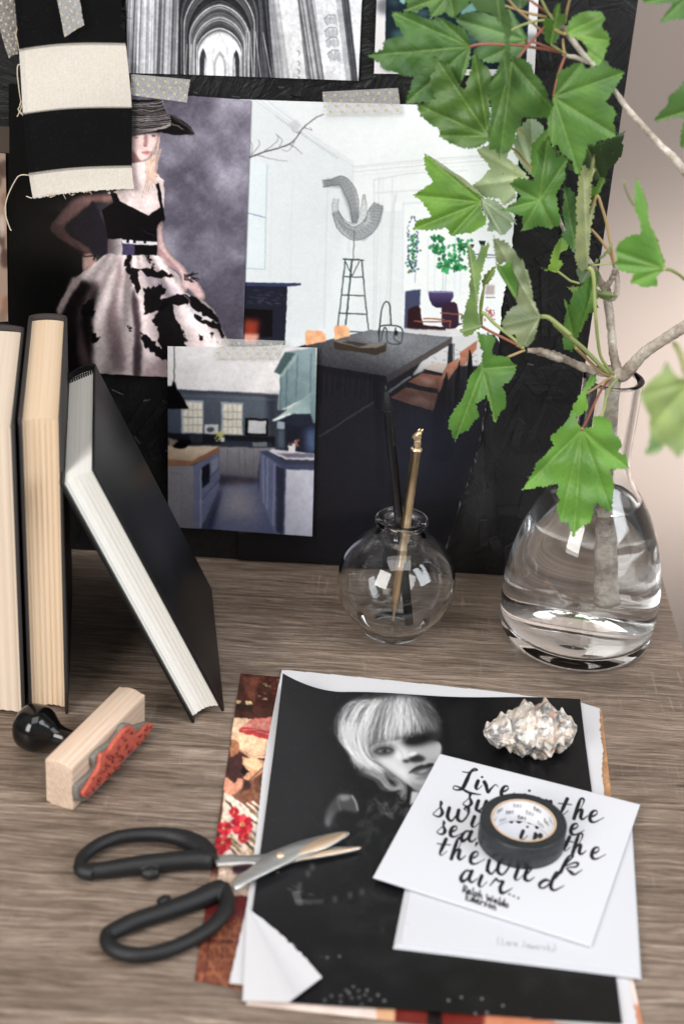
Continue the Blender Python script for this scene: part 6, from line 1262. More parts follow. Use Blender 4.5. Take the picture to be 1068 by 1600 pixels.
def finial():
    d, s, t = frame(Fp2, T2); o0 = T2+d*.0012; fpx = Z(470, 470, 3.236); toc = (CAM-o0)/np.linalg.norm(CAM-o0)
    s = s-0; parts = []; r = np.random.default_rng(2)
    if proj(o0+s*.001)[0] < proj(o0)[0]: s = -s
    P = [o0, o0+d*.0030+s*.0001, o0+d*.0060-s*.0001, o0+d*.0085-s*.0002]; parts.append(tube_arr(smooth_path(P, 5), [.0022, .0021, .0019, .0017], 14))      # neck
    h0 = o0+d*.0088; parts.append(tube_arr(smooth_path([h0+s*.0016+d*.0006, h0, h0-s*.0018-d*.0012, h0-s*.0032-d*.0026], 4), [.0009, .0018, .0013, .0006], 12))         # head and muzzle
    for q in (.0012, -.0006): parts.append(tube_arr([h0+s*q+d*.0008, h0+s*(q+.0005)+d*.0027, h0+s*(q+.0010)+d*.0038], [.0007, .0007, .0001], 8))                      # ears
    for k in range(46):                                    # cast mane and spots
        a = r.uniform(0, 6.28); hh = r.uniform(.0004, .0085); c_ = o0+d*hh+.0019*(math.cos(a)*s+math.sin(a)*t); parts.append(tube_arr([c_-d*.0004, c_, c_+d*.0004], [.0001, r.uniform(.0003, .00055), .0001], 6))
    v, f = merge(parts); mesh('animal_head_finial', v, f, gold.m, e, True)
finial()
# ================================================================ MAPLE BRANCH
L1 = Z(570, 0, 4.272); L2 = Z(770, 0, 3.584); L3 = Z(630, 180, 3.956); L4 = Z(820, 220, 4.306); L5 = Z(690, 360, 4.705); L6 = Z(840, 380, 4.684); L7 = Z(800, 560, 3.985)
bark = NT('grey_maple_bark'); v = bark.coord(); n1 = bark.noise(v, 380, 5, .7); n2 = bark.noise(v, 45, 3)
bark.set(Base_Color=bark.mix(.55, bark.ramp(n2, [(.35, (.27, .215, .175)), (.62, (.64, .59, .53))]), bark.ramp(n1, [(.3, (.15, .13, .11)), (.7, (.85, .83, .8))]), 'OVERLAY'), Roughness=.85, Specular_IOR_Level=.2); bark.bump(n1, .9, .0012)
def leafmat():
    t = NT('maple_leaf'); a = t.n('ShaderNodeVertexColor', layer_name='Col'); v = t.coord(); nz = t.noise(v, 900, 3); n3 = t.noise(v, 90, 3)
    c1 = t.mix(.35, a.outputs[0], t.ramp(n3, [(.3, (.38, .40, .34)), (.7, (.62, .6, .6))]), 'OVERLAY')
    t.set(Base_Color=c1, Roughness=.46, Specular_IOR_Level=.5); t.bump(nz, .25, .0005)
    tr = t.n('ShaderNodeBsdfTranslucent'); t.l(t.mix(1.0, c1, (1.05, 1.15, .7), 'MULTIPLY'), tr.inputs[0]); mx = t.n('ShaderNodeMixShader'); mx.inputs[0].default_value = .30
    t.l(t.b.outputs[0], mx.inputs[1]); t.l(tr.outputs[0], mx.inputs[2]); t.l(mx.outputs[0], t.out.inputs[0]); return t.m
LM = leafmat()
BR = empty('maple_branch', tuple(ony(np.array((955, 600)), -.065)), 0, 'leafy green maple branch with grey bark standing in the water of the tall flask vase', 'branch'); bpy.context.view_layer.update()
PXM = .00040                                            # metres per measured unit near the vase
def gnarl(P, R, amp, seed):
    r = np.random.default_rng(seed); n = len(P); Rr = np.interp(np.linspace(0, 1, n), np.linspace(0, 1, len(R)), R); return P, Rr*(1+amp*(r.random(n)-.4))
def limb(name, pts, ys, R, seg=14, mat=bark.m, n=8, amp=.16, seed=0, parent=BR):
    Q = smooth_path([np.array(p, float) for p in pts], n); Y = np.interp(np.linspace(0, 1, len(Q)), np.linspace(0, 1, len(ys)), ys)
    P = np.array([ony(q, y+DY) for q, y in zip(Q, Y)]); P, Rr = gnarl(P, R, amp, seed); v, f = tube_arr(P, Rr, seg); return mesh(name, v, f, mat, parent, True)
yv = -.052; DY = -.013
# stem standing in the vase, up through the mouth
S0 = np.array((VA[0]+.0125, VA[1]+.006, .026)); mo = ony(np.array((957, 606)), yv+DY); P = smooth_path([S0, S0+(mo-S0)*.33+(-.0012, 0, 0), S0+(mo-S0)*.66+(-.0004, 0, 0), mo, ony(np.array((962, 590)), yv+DY)], 10)
P, Rr = gnarl(P, [.0052, .0044, .0040, .0040, .0042], .12, 1); v, f = tube_arr(P, Rr, 20); mesh('stem', v, f, bark.m, BR, True)
limb('twig', L6((600, 965), (572, 900), (548, 800), (540, 700), (530, 600), (520, 500), (505, 410), (495, 340), (450, 280), (425, 225), (405, 170)), [yv, yv+.006, yv+.010], [.0034, .0024, .0023, .0023, .0026, .0020, .0016], seed=2, amp=.22)
limb('twig', L6((510, 400), (550, 400), (572, 360), (578, 280), (570, 190), (555, 150), (540, 95)), [yv+.006, yv], [.0020, .0015, .0014, .0012, .0009], seed=3, amp=.35)
limb('twig', L6((490, 330), (520, 290), (545, 245), (560, 190)), [yv+.006, yv], [.0018, .0013, .0012], seed=4, amp=.4)
limb('twig', L6((560, 965), (440, 940), (320, 905), (200, 850), (100, 812), (0, 790))+L5((870, 945), (800, 918), (720, 890), (630, 882)), [yv, -.064, -.070], [.0024, .0021, .0020, .0020, .0018, .0013], seed=5, amp=.38, n=7)
limb('side_branch', L6((610, 965), (640, 950), (700, 885), (780, 800), (920, 705), (1068, 612), (1230, 520), (1330, 300), (1300, 60), (1200, -200))+L2((1130, 1010), (1068, 960), (1010, 885), (930, 810), (850, 720), (760, 620), (690, 525), (620, 440), (555, 352), (500, 300), (450, 235), (400, 172), (352, 122)), [yv, -.064, -.070, -.066, -.060, -.055, -.052, -.048], [.0040, .0034, .0030, .0034, .0030, .0024, .0020, .0016, .0014, .0014, .0014, .0017], seed=6, amp=.14)
limb('twig', L2((555, 352), (500, 335), (455, 320), (410, 312), (388, 296)), [-.050, -.052], [.0014, .0011, .0009], seed=7, amp=.3)
limb('bud', L2((1000, 880), (1010, 868), (1018, 862)), [-.058, -.060], [.0014, .0013, .0003], seed=8)
limb('twig', L4((290, 640), (260, 600), (240, 560), (225, 520)), [-.030, -.034], [.0011, .0009], seed=9, amp=.3)
limb('twig', L4((485, 900), (440, 820), (370, 740), (290, 640)), [-.044, -.032], [.0014, .0011, .0010], seed=10, amp=.3)
stalk_mats = {'red': simple('red_leaf_stalk', (150, 92, 74), .5), 'tan': simple('tan_leaf_stalk', (168, 142, 98), .5), 'green': simple('green_leaf_stalk', (152, 162, 100), .5)}

def leaf(out, base, tips, y, tilt=(0, 0), col=(92, 134, 62), under=False, sm=3, stalk=None, fold_=1.0, jag=4.6, seed=0, step=1.55, droop=0, vein=.5, parent=BR):
    y = y+DY; r = np.random.default_rng(seed+100); O = smooth_path([np.array(p, float) for p in out]+[np.array(out[0], float)], sm)[:-1]
    seglen = np.linalg.norm(np.roll(O, -1, 0)-O, axis=1); keep = seglen > .25; O = O[keep]
    # fine serration along the margin
    E = []; n = len(O); area2 = np.sum(O[:, 0]*np.roll(O[:, 1], -1)-np.roll(O[:, 0], -1)*O[:, 1]); sg = 1 if area2 > 0 else -1
    acc = 0
    for i in range(n):
        a, b_ = O[i], O[(i+1) % n]; L = np.linalg.norm(b_-a); k = max(int(L/1.6), 1); d = (b_-a)/max(L, 1e-6); nn = np.array((d[1], -d[0]))*sg
        for j in range(k):
            acc += L/k; ph = (acc/(7.0+1.6*math.sin(acc*.07))) % 1; E.append(a+(b_-a)*j/k+nn*jag*((ph if ph < .78 else (1-ph)*3.5)-.42)*(.7+.6*r.random()))
    E = np.array(E); lo, hi = E.min(0), E.max(0)
    gx, gy = np.meshgrid(np.arange(lo[0]+1, hi[0], step), np.arange(lo[1]+1, hi[1], step)); G = np.stack([gx, gy], -1).reshape(-1, 2)+r.uniform(-.25, .25, (gx.size, 2))
    G = G[inside(E, G)]
    if len(G):
        D = np.full(len(G), 9e9)
        for s in range(0, len(E), 1): D = np.minimum(D, ((G-E[s])**2).sum(1))
        G = G[D > .6*step*step]
    pts = [Vector((float(p[0]), float(p[1]))) for p in E]+[Vector((float(p[0]), float(p[1]))) for p in G]; m = len(E)
    res = delaunay_2d_cdt(pts, [(i, (i+1) % m) for i in range(m)], [], 2, 1e-4)
    Vp = np.array([(p[0], p[1]) for p in res[0]]); T = np.array([f for f in res[2] if len(f) == 3])
    T = T[inside(E, Vp[T].mean(1))]
    base = np.array(base, float); tips = [np.array(t_, float) for t_ in tips]
    dv = np.full(len(Vp), 9e9); d2 = np.full(len(Vp), 9e9)
    def segd(a, b_):
        L = ((b_-a)**2).sum()+1e-9; t_ = np.clip(((Vp-a)@(b_-a))/L, 0, 1); return np.linalg.norm(Vp-a-t_[:, None]*(b_-a), axis=1), t_
    for t_ in tips:
        d, tt = segd(base, base+(t_-base)*.97); dv = np.minimum(dv, d+tt*.5)
        ax = (t_-base); L = np.linalg.norm(ax); ax = ax/max(L, 1e-6); pn = np.array((-ax[1], ax[0]))
        k = 0; s = L*.22
        while s < L*.9:
            for sd_ in (-1, 1):
                ln = min(L*.34, 4+(L-s)*.42)*r.uniform(.8, 1.1); a = base+ax*(s+r.uniform(-1.5, 1.5)); b_ = a+(ax*.72+pn*sd_*.70)*ln
                d, tt = segd(a, b_); d2 = np.minimum(d2, d+tt*.9)
            s += max(6.5, L*.12)
    size = np.linalg.norm(hi-lo)
    A_, B_ = math.radians(tilt[0]), math.radians(tilt[1]); nrm = np.array((math.sin(A_), -math.cos(A_)*math.cos(B_), math.sin(B_)+.0)); nrm /= np.linalg.norm(nrm)
    cpx = (lo+hi)/2; c3 = ony(cpx, y); P = onplane(Vp, c3, nrm)
    scale = np.linalg.norm(ony(cpx+(1, 0), y)-c3)
    dist = np.linalg.norm(Vp-base, axis=1)
    h = -fold_*1.0*scale*2.6*np.exp(-(dv/5.5)**2)-scale*.55*np.exp(-(d2/1.9)**2)
    q = Vp-cpx; nz = np.zeros(len(Vp))
    for k in range(4):
        kx, ky = r.normal(0, 1/(24.0+8*k), 2); nz += (2.6-.4*k)*np.sin(q@np.array((kx, ky))*1.6+r.uniform(0, 6))
    h = h+scale*nz*.85*fold_+scale*2.2*fold_*(1-np.exp(-dv/9.0))-scale*.8*(np.clip(d2, 0, 6)/6)+droop*scale*(dist/size)**2*size*.3
    if under: h = -h
    rd = (P-CAM); rd /= np.linalg.norm(rd, axis=1)[:, None]; P = P-rd*h[:, None]/np.maximum(.5, np.abs(rd@nrm))[:, None]
    c = lin(np.array(col)*np.array((.95, .95, .84))+np.array((4., 3., 8.)) if not under else np.array(col)*1.); big = np.zeros(len(Vp))
    for k in range(5): kx, ky = r.normal(0, 1/26., 2); big += np.sin(q@np.array((kx, ky))*2+r.uniform(0, 6))
    C_ = c[None]*(1+.07*big[:, None]*np.array((1.2, 1, .8)))
    C_ = C_*(1+r.normal(0, .03, (len(Vp), 1)))*(1+.10*np.exp(-dv/7.0)[:, None]*np.array((.9, .9, .4)))*np.array(r.uniform(.88, 1.14))*(1+.16*np.array((1.2, .6, -.2))*r.uniform(-1, 1))
    vc = lin((158, 180, 108)) if not under else lin((206, 212, 182))
    k1 = np.clip(1.5-dv*.85, 0, 1)[:, None]*vein*.8; k2 = np.clip(1.25-d2*.9, 0, 1)[:, None]*vein*.34
    C_ = C_*(1-k1)+vc*k1; C_ = C_*(1-k2)+vc*k2
    for k in range(r.integers(0, 3)):                      # blemishes
        s_ = cpx+r.normal(0, size*.16, 2); kk = np.clip(1.7-np.linalg.norm((Vp-s_)*np.array((1, 1.5)), axis=1)*.8, 0, 1)[:, None]*.8; C_ = C_*(1-kk)+lin((120, 98, 60))*kk
    o = mesh('leaf', P, T, LM, parent, True, np.clip(C_, 0, 1))
    if stalk:
        pts_, mat_, rad = stalk[0], stalk[1], stalk[2]; ys_ = [q_+DY for q_ in stalk[3]] if len(stalk) > 3 else [y, -.052+DY]
        Q = smooth_path([base]+[np.array(p, float) for p in pts_], 6); Y = np.interp(np.linspace(0, 1, len(Q)), np.linspace(0, 1, len(ys_)), ys_)
        W3 = np.array([ony(q_, yy) for q_, yy in zip(Q, Y)]); v, f = tube_arr(W3, rad, 8); mesh('leaf_stalk', v, f, stalk_mats[mat_], o, True)
    return o
g1, g2, g3 = (84, 124, 58), (98, 142, 64), (112, 154, 72)
# upper left group
leaf(L1((15, 372), (75, 345), (120, 322), (118, 285), (150, 258), (200, 245), (255, 240), (205, 160), (175, 78), (240, 85), (300, 80), (345, 98), (395, 120), (455, 135), (465, 112), (505, 110), (560, 140), (610, 165), (650, 180), (680, 225), (700, 270), (705, 312), (700, 380), (690, 450), (665, 505), (635, 562), (600, 525), (560, 480), (520, 530), (480, 600), (465, 655), (430, 690), (390, 680), (340, 692), (268, 697), (290, 620), (325, 512), (270, 507), (210, 490), (160, 477), (95, 447), (100, 422), (60, 402)),
     L1((698, 313))[0], L1((15, 372), (175, 80), (270, 692), (635, 555), (480, 112)), -.050, (8, 14), g1, sm=1, seed=1, stalk=(L1((740, 300), (820, 294), (930, 298))+L2((110, 250), (240, 268), (340, 285), (400, 300)), 'red', .00075, [-.050, -.054, -.052]))
leaf(L1((460, 370), (490, 400), (530, 440), (545, 422), (575, 460), (600, 520), (640, 580), (662, 597), (690, 520), (710, 440), (712, 380), (725, 350), (770, 400), (820, 455), (845, 500), (835, 560), (830, 650), (835, 760), (830, 840), (830, 905), (825, 940), (760, 985), (700, 995), (640, 985), (560, 955), (490, 910), (500, 870), (460, 850), (400, 800), (365, 770), (355, 735), (340, 695), (400, 685), (470, 660), (450, 600), (435, 530), (432, 490), (470, 480), (455, 420)),
     L1((822, 910))[0], L1((460, 372), (727, 355), (342, 697), (492, 905)), -.056, (-10, 6), g1, sm=1, seed=2)
leaf(L2((105, 315), (150, 320), (215, 360), (225, 410), (265, 450), (305, 515), (300, 545), (335, 580), (370, 655), (320, 660), (240, 662), (165, 655), (160, 690), (130, 740), (125, 790), (100, 835), (70, 860), (45, 860), (35, 898))+L1((875, 992), (835, 1005), (825, 960), (815, 870), (835, 780), (840, 700), (825, 640), (832, 550), (860, 500), (890, 440), (940, 425), (985, 400)),
     L2((105, 348))[0], L2((368, 653), (36, 893))+L1((832, 560), (828, 950)), -.064, (12, -4), g1, sm=1, seed=3, stalk=(L2((150, 310), (210, 235), (290, 150), (330, 120)), 'red', .0007, [-.064, -.052]))
leaf(L2((350, 420), (385, 390), (425, 375), (450, 355), (500, 350), (515, 385), (560, 370), (610, 340), (640, 345), (650, 375), (690, 385), (735, 405), (715, 440), (680, 500), (650, 545), (625, 570), (660, 590), (692, 635), (670, 680), (688, 760), (640, 780), (590, 790), (560, 812), (525, 805), (520, 860), (500, 920), (480, 988), (450, 950), (440, 900), (415, 885), (385, 865), (355, 815), (330, 825), (310, 760), (300, 700), (312, 650), (335, 600), (328, 560), (345, 520), (355, 470)),
     L2((338, 545))[0], L2((732, 407), (480, 983), (686, 758), (330, 820), (500, 352)), -.066, (14, 8), g2, sm=1, seed=4, stalk=(L2((352, 470), (370, 400), (395, 330), (402, 310)), 'red', .0007, [-.064, -.052]))
leaf(L2((400, 190), (415, 140), (440, 100), (490, 70), (545, 62), (600, 65), (625, 95), (610, 130), (608, 160), (640, 180), (650, 230), (640, 265), (625, 300), (610, 345), (580, 370), (560, 345), (530, 320), (525, 270), (500, 235), (460, 215)), L2((402, 190))[0], L2((620, 90), (648, 230), (608, 345)), -.070, (-14, 22), (100, 146, 70), seed=5, stalk=(L2((370, 180), (345, 160), (340, 130)), 'tan', .0008, [-.068, -.050]))
leaf(L2((285, 170), (280, 120), (300, 100), (340, 110), (335, 60), (360, 20), (380, 25), (375, 70), (400, 80), (405, 110), (380, 150), (370, 200), (350, 235), (320, 250), (295, 240), (285, 205)), L2((350, 110))[0], L2((320, 248), (365, 24)), -.058, (0, 0), (74, 118, 44), seed=6)
leaf(L1((595, 125), (640, 100), (690, 80), (740, 78), (800, 85), (860, 110), (930, 90), (960, 60), (1000, 110), (1040, 170), (1068, 220), (1075, 265), (1060, 330), (1000, 390), (940, 405), (880, 415), (830, 420), (780, 405), (745, 370), (725, 340), (770, 300), (735, 265), (700, 240), (660, 190), (630, 160)), L1((1068, 268))[0], L1((600, 126), (782, 403), (960, 64)), -.034, (-8, 10), (98, 136, 88), seed=7, stalk=(L1((1090, 290),), 'red', .0006))
leaf(L1((250, 75), (285, 40), (290, -30), (690, -30), (700, 10), (665, 60), (620, 90), (590, 122), (560, 105), (535, 85), (500, 100), (460, 115), (435, 130), (428, 60), (400, 45), (360, 70), (340, 80), (290, 80)), L1((560, -40))[0], L1((435, 126), (590, 118), (255, 75)), -.046, (0, 12), g1, sm=2, seed=8)
leaf(L1((700, 10), (690, -30), (900, -30), (940, 50), (970, 110), (978, 200), (968, 300), (972, 400), (962, 480), (960, 560), (935, 550), (905, 500), (895, 440), (905, 400), (930, 330), (925, 200), (880, 130), (830, 85), (770, 85), (735, 55)), L1((880, -20))[0], L1((948, 550),), -.082, (30, 0), (84, 120, 60), seed=9, fold_=.4)
leaf(L1((930, 60), (980, 90), (1040, 170), (1075, 230), (1080, 270), (1030, 240), (980, 180)), L1((1075, 262))[0], L1((935, 65),), -.030, (10, 0), (72, 112, 44), seed=10)
# pale undersides in the middle
leaf(L3((710, 85), (760, 30), (800, 20), (830, 40), (860, 70), (862, 110), (800, 190), (790, 250), (812, 380), (760, 350), (720, 290), (690, 250), (680, 200), (690, 130)), L3((800, 375))[0], L3((790, 25), (700, 110)), -.030, (6, 0), (160, 178, 146), True, seed=11, stalk=(L3((790, 330), (740, 270), (700, 225), (665, 203)), 'tan', .0007, [-.036, -.040]))
leaf(L3((450, 215), (500, 190), (590, 180), (650, 200), (652, 225), (643, 262), (700, 310), (775, 392), (720, 420), (690, 470), (695, 500), (680, 520), (640, 550), (612, 555), (590, 520), (500, 505), (455, 470), (425, 435), (470, 400), (500, 360), (535, 325), (490, 270)), L3((770, 392))[0], L3((453, 218), (430, 435), (612, 550)), -.036, (-6, -6), (170, 186, 150), True, seed=12)
leaf(L3((700, 95), (725, 85), (745, 110), (785, 190), (770, 170), (735, 110)), L3((785, 190))[0], L3((705, 95),), -.040, (0, 0), (196, 160, 100), seed=13, fold_=.2, jag=.2)
leaf(L3((790, 180), (830, 140), (880, 85), (900, 120), (860, 190), (840, 235), (845, 290), (838, 372), (795, 365), (785, 280)), L3((835, 365))[0], L3((882, 92),), -.044, (10, 4), g3, seed=14)
leaf(L3((140, 240), (215, 285), (300, 345), (365, 385), (430, 440), (500, 512), (460, 500), (330, 420), (190, 300)), L3((488, 508))[0], L3((140, 242),), -.038, (-12, 6), (176, 186, 156), True, seed=15, jag=.4)
leaf(L3((480, 510), (560, 520), (600, 550), (650, 600), (690, 650), (700, 680), (665, 665), (660, 700), (605, 745), (570, 715), (515, 720), (525, 650), (490, 600), (475, 550)), L3((485, 525))[0], L3((605, 740), (695, 676), (520, 715)), -.052, (10, 10), (172, 184, 150), True, seed=16, fold_=1.8)
leaf(L3((125, 235), (165, 260), (215, 310), (260, 350), (310, 375), (360, 420), (420, 465), (485, 505), (475, 545), (490, 600), (515, 640), (505, 680), (460, 705), (415, 730), (350, 735), (290, 750), (270, 700), (230, 705), (150, 715), (60, 705), (75, 655), (120, 640), (170, 628), (140, 575), (110, 530), (55, 495), (110, 460), (150, 430), (182, 412), (150, 370), (130, 310)), L3((480, 538))[0], L3((125, 240), (58, 495), (62, 703), (292, 746)), -.056, (-6, 14), (116, 160, 58), sm=1, seed=17, fold_=1.4)
leaf(L3((650, 430), (700, 385), (745, 390), (800, 405), (812, 370), (835, 290), (825, 230), (850, 180), (890, 130), (905, 170), (920, 205), (940, 215), (945, 260), (985, 250), (1015, 270), (1000, 330), (1000, 390), (970, 440), (945, 480), (950, 560), (968, 620), (970, 660), (945, 690), (920, 685), (910, 710), (870, 690), (830, 685), (800, 700), (725, 720), (735, 660), (735, 625), (690, 615), (650, 600), (590, 590), (650, 560), (700, 530), (720, 500), (690, 460)), L3((838, 526))[0], L3((654, 430), (890, 136), (594, 590), (728, 716), (925, 704), (1012, 272)), -.062, (-4, 4), (88, 132, 60), sm=1, seed=18, fold_=1.3)
leaf(L2((520, 810), (590, 800), (690, 760), (735, 730), (725, 800), (720, 860), (680, 920), (645, 950), (635, 990), (590, 1010), (560, 1000), (500, 930), (510, 860)), L2((520, 815))[0], L2((733, 733), (600, 1005)), -.024, (20, -24), (58, 86, 38), seed=19)
leaf(L4((195, 30), (240, 90), (300, 130), (330, 200), (290, 190), (280, 140), (210, 110)), L4((200, 40))[0], L4((325, 195),), -.026, (0, -20), (52, 80, 36), seed=20)
# column of edge-on leaves above the vase
leaf(L4((255, 300), (300, 320), (340, 370), (345, 430), (352, 560), (340, 700), (325, 755), (290, 700), (250, 650), (245, 610), (270, 600), (255, 520), (245, 460), (260, 400)), L4((340, 740))[0], L4((258, 305),), -.052, (20, 0), (72, 112, 66), seed=21)
leaf(L4((355, 260), (385, 160), (400, 165), (430, 200), (460, 90), (468, 110), (465, 200), (445, 260), (440, 400), (430, 500), (475, 400), (482, 385), (465, 470), (440, 600), (430, 750), (420, 860), (380, 880), (350, 850), (330, 780), (335, 660), (345, 560), (340, 400), (355, 350)), L4((420, 850))[0], L4((388, 165), (462, 95)), -.062, (-30, 0), (146, 160, 124), True, sm=1, seed=22)
leaf(L4((430, 500), (435, 400), (445, 290), (475, 310), (500, 250), (530, 245), (540, 260), (515, 310), (495, 360), (460, 440)), L4((432, 495))[0], L4((530, 250),), -.058, (10, 0), (74, 116, 48), seed=23, stalk=(L4((480, 370), (515, 450), (545, 550), (565, 660), (585, 750), (600, 820)), 'tan', .0008, [-.058, -.055]))
leaf(L4((125, 878), (160, 840), (175, 770), (205, 700), (250, 645), (295, 712), (240, 750), (225, 790), (258, 830), (240, 860), (215, 880), (170, 875)), L4((215, 876))[0], L4((252, 652), (130, 876)), -.044, (14, 10), (134, 172, 78), seed=24, stalk=(L4((260, 910), (300, 940), (330, 950), (365, 960)), 'green', .0007, [-.044, -.046]))
leaf(L4((748, 240), (770, 290), (800, 360), (825, 440), (830, 530), (860, 610), (890, 670), (910, 740), (935, 800), (938, 865), (885, 910), (890, 980), (790, 985), (705, 960), (715, 915), (738, 895), (680, 890), (620, 865), (608, 830), (615, 790), (600, 740), (625, 690), (670, 650), (720, 628), (780, 628), (770, 540), (740, 480), (728, 430), (738, 300)), L4((932, 862))[0], L4((750, 245), (708, 958), (612, 830), (885, 978), (608, 742)), -.130, (16, 8), (104, 154, 62), sm=1, seed=25, stalk=(L4((980, 870), (1040, 905), (1110, 970), (1200, 1060)), 'green', .0009, [-.130, -.085]))
limb('tendril', L4((660, 275), (680, 340), (700, 385), (730, 435)), [-.16, -.13], [.0005, .0005], 8, stalk_mats['green'], amp=0)
leaf(L6((275, 200), (300, 180), (380, 180), (390, 240), (350, 270), (320, 300), (295, 260)), L6((378, 185))[0], L6((320, 295),), -.058, (0, -20), (130, 146, 112), True, seed=26)
leaf(L6((435, 345), (480, 345), (560, 370), (580, 385), (540, 405), (490, 410), (430, 395)), L6((440, 370))[0], L6((578, 385),), -.058, (0, -30), (118, 134, 86), True, seed=27)
leaf(L6((385, 160), (430, 120), (490, 60), (530, 0), (542, 10), (500, 90), (440, 130)), L6((388, 160))[0], L6((535, 5),), -.060, (0, 0), (126, 142, 100), True, seed=28, stalk=(L6((440, 158), (500, 150), (550, 148)), 'green', .0006, [-.06, -.054]))
leaf(L6((200, 325), (250, 315), (300, 320), (280, 360), (255, 385), (240, 350)), L6((298, 322))[0], L6((205, 326),), -.056, (0, -20), (150, 170, 86), seed=29)
leaf(L6((180, 720), (178, 640), (195, 540), (210, 500), (190, 440), (190, 400), (225, 450), (260, 370), (320, 300), (380, 240), (445, 195), (440, 260), (430, 330), (440, 400), (405, 460), (360, 540), (320, 630), (285, 700), (275, 760), (245, 798), (215, 775), (185, 775)), L6((272, 765))[0], L6((442, 200), (192, 410)), -.068, (22, 0), (84, 132, 54), sm=1, seed=30, stalk=(L6((340, 830), (410, 900), (470, 950), (530, 970)), 'tan', .0009, [-.068, -.054]))
leaf(L6((380, 480), (430, 440), (436, 470), (415, 500), (385, 515)), L6((385, 510))[0], L6((430, 442),), -.054, (0, 0), (60, 88, 36), seed=31)
limb('long_stalk', L6((370, 180), (395, 205), (408, 280), (412, 400), (422, 550), (435, 700), (455, 820), (500, 900), (550, 965)), [-.066, -.070, -.054], [.0013, .0010, .0009, .0009], 10, stalk_mats['green'], amp=.05)
limb('long_stalk', L6((530, 965), (480, 930), (440, 870)), [-.054, -.060], [.0008, .0008], 8, stalk_mats['tan'], amp=.05)
limb('long_stalk', L4((440, 595), (500, 660), (560, 740), (600, 820)), [-.058, -.054], [.0008, .0008], 8, stalk_mats['tan'], amp=.05)
# centre left leaves
leaf(L5((370, 30), (400, 60), (460, 75), (510, 120), (545, 165), (575, 220), (590, 200), (610, 260), (640, 340), (660, 440), (680, 530), (715, 610), (722, 640), (700, 700), (690, 770), (650, 840), (600, 850), (550, 855), (540, 770), (480, 770), (440, 700), (460, 630), (500, 580), (545, 545), (540, 500), (510, 420), (520, 300), (495, 225), (440, 255), (395, 225), (380, 130)), L5((718, 635))[0], L5((375, 35), (590, 205), (445, 700), (600, 848)), -.096, (-18, 0), (140, 154, 120), True, sm=2, seed=32, fold_=.8, stalk=(L5((780, 640), (860, 700), (941, 770))+L6((120, 590), (220, 680), (330, 770), (430, 870), (520, 960)), 'green', .00125, [-.096, -.090, -.054]))
leaf(L5((392, 232), (440, 262), (498, 222), (522, 300), (552, 370), (538, 495), (490, 425), (440, 350), (405, 285)), L5((538, 480))[0], L5((400, 240),), -.098, (24, 10), (98, 150, 60), seed=33, jag=.5)
leaf(L5((190, 70), (205, 110), (235, 150), (255, 215), (270, 170), (290, 100), (310, 120), (350, 65), (345, 110), (330, 170), (315, 230), (300, 290), (285, 330), (280, 380), (270, 460), (262, 560), (268, 600), (290, 705), (250, 740), (220, 760), (175, 785), (130, 745), (150, 710), (145, 640), (170, 590), (175, 540), (195, 500), (200, 450), (195, 390), (210, 350), (200, 280), (188, 200), (185, 130)), L5((284, 702))[0], L5((192, 75), (348, 70), (135, 745)), -.066, (-26, 0), (124, 156, 98), True, sm=1, seed=34, stalk=(L5((350, 740), (440, 785), (540, 835), (600, 875)), 'red', .0008, [-.066, -.070]))
leaf(L5((290, 380), (310, 330), (350, 290), (390, 260), (395, 290), (370, 350), (330, 400), (300, 420)), L5((300, 415))[0], L5((392, 264),), -.062, (10, 0), (112, 134, 76), seed=35)
leaf(L5((300, 420), (318, 395), (305, 520), (292, 620), (288, 705), (272, 620), (276, 520)), L5((287, 700))[0], L5((312, 400),), -.064, (10, 0), (132, 150, 92), seed=36, jag=.3, stalk=(L5((300, 605), (380, 680), (460, 745), (540, 810), (600, 870)), 'green', .0009, [-.064, -.070]))
leaf(L5((255, 745), (320, 770), (330, 750), (360, 765), (395, 790), (390, 820), (370, 870), (370, 915), (430, 920), (480, 925), (510, 965), (550, 998), (535, 1050), (500, 1110), (440, 1145), (470, 1200), (470, 1300), (430, 1340), (405, 1385), (400, 1410), (375, 1395), (365, 1320), (345, 1260), (322, 1210), (300, 1245), (245, 1280), (265, 1330), (275, 1360), (240, 1400), (200, 1460), (130, 1500), (95, 1555), (80, 1530), (65, 1470), (42, 1460), (45, 1400), (90, 1310), (155, 1230), (180, 1150), (200, 1080), (245, 1020), (290, 965), (300, 900), (275, 850)), L5((296, 1016))[0], L5((96, 1550), (388, 1404), (546, 998), (262, 750)), -.074, (-8, 8), (98, 146, 62), sm=1, seed=37, fold_=1.3, stalk=(L5((400, 985), (480, 935), (560, 900), (610, 880)), 'tan', .0008, [-.070, -.070]))
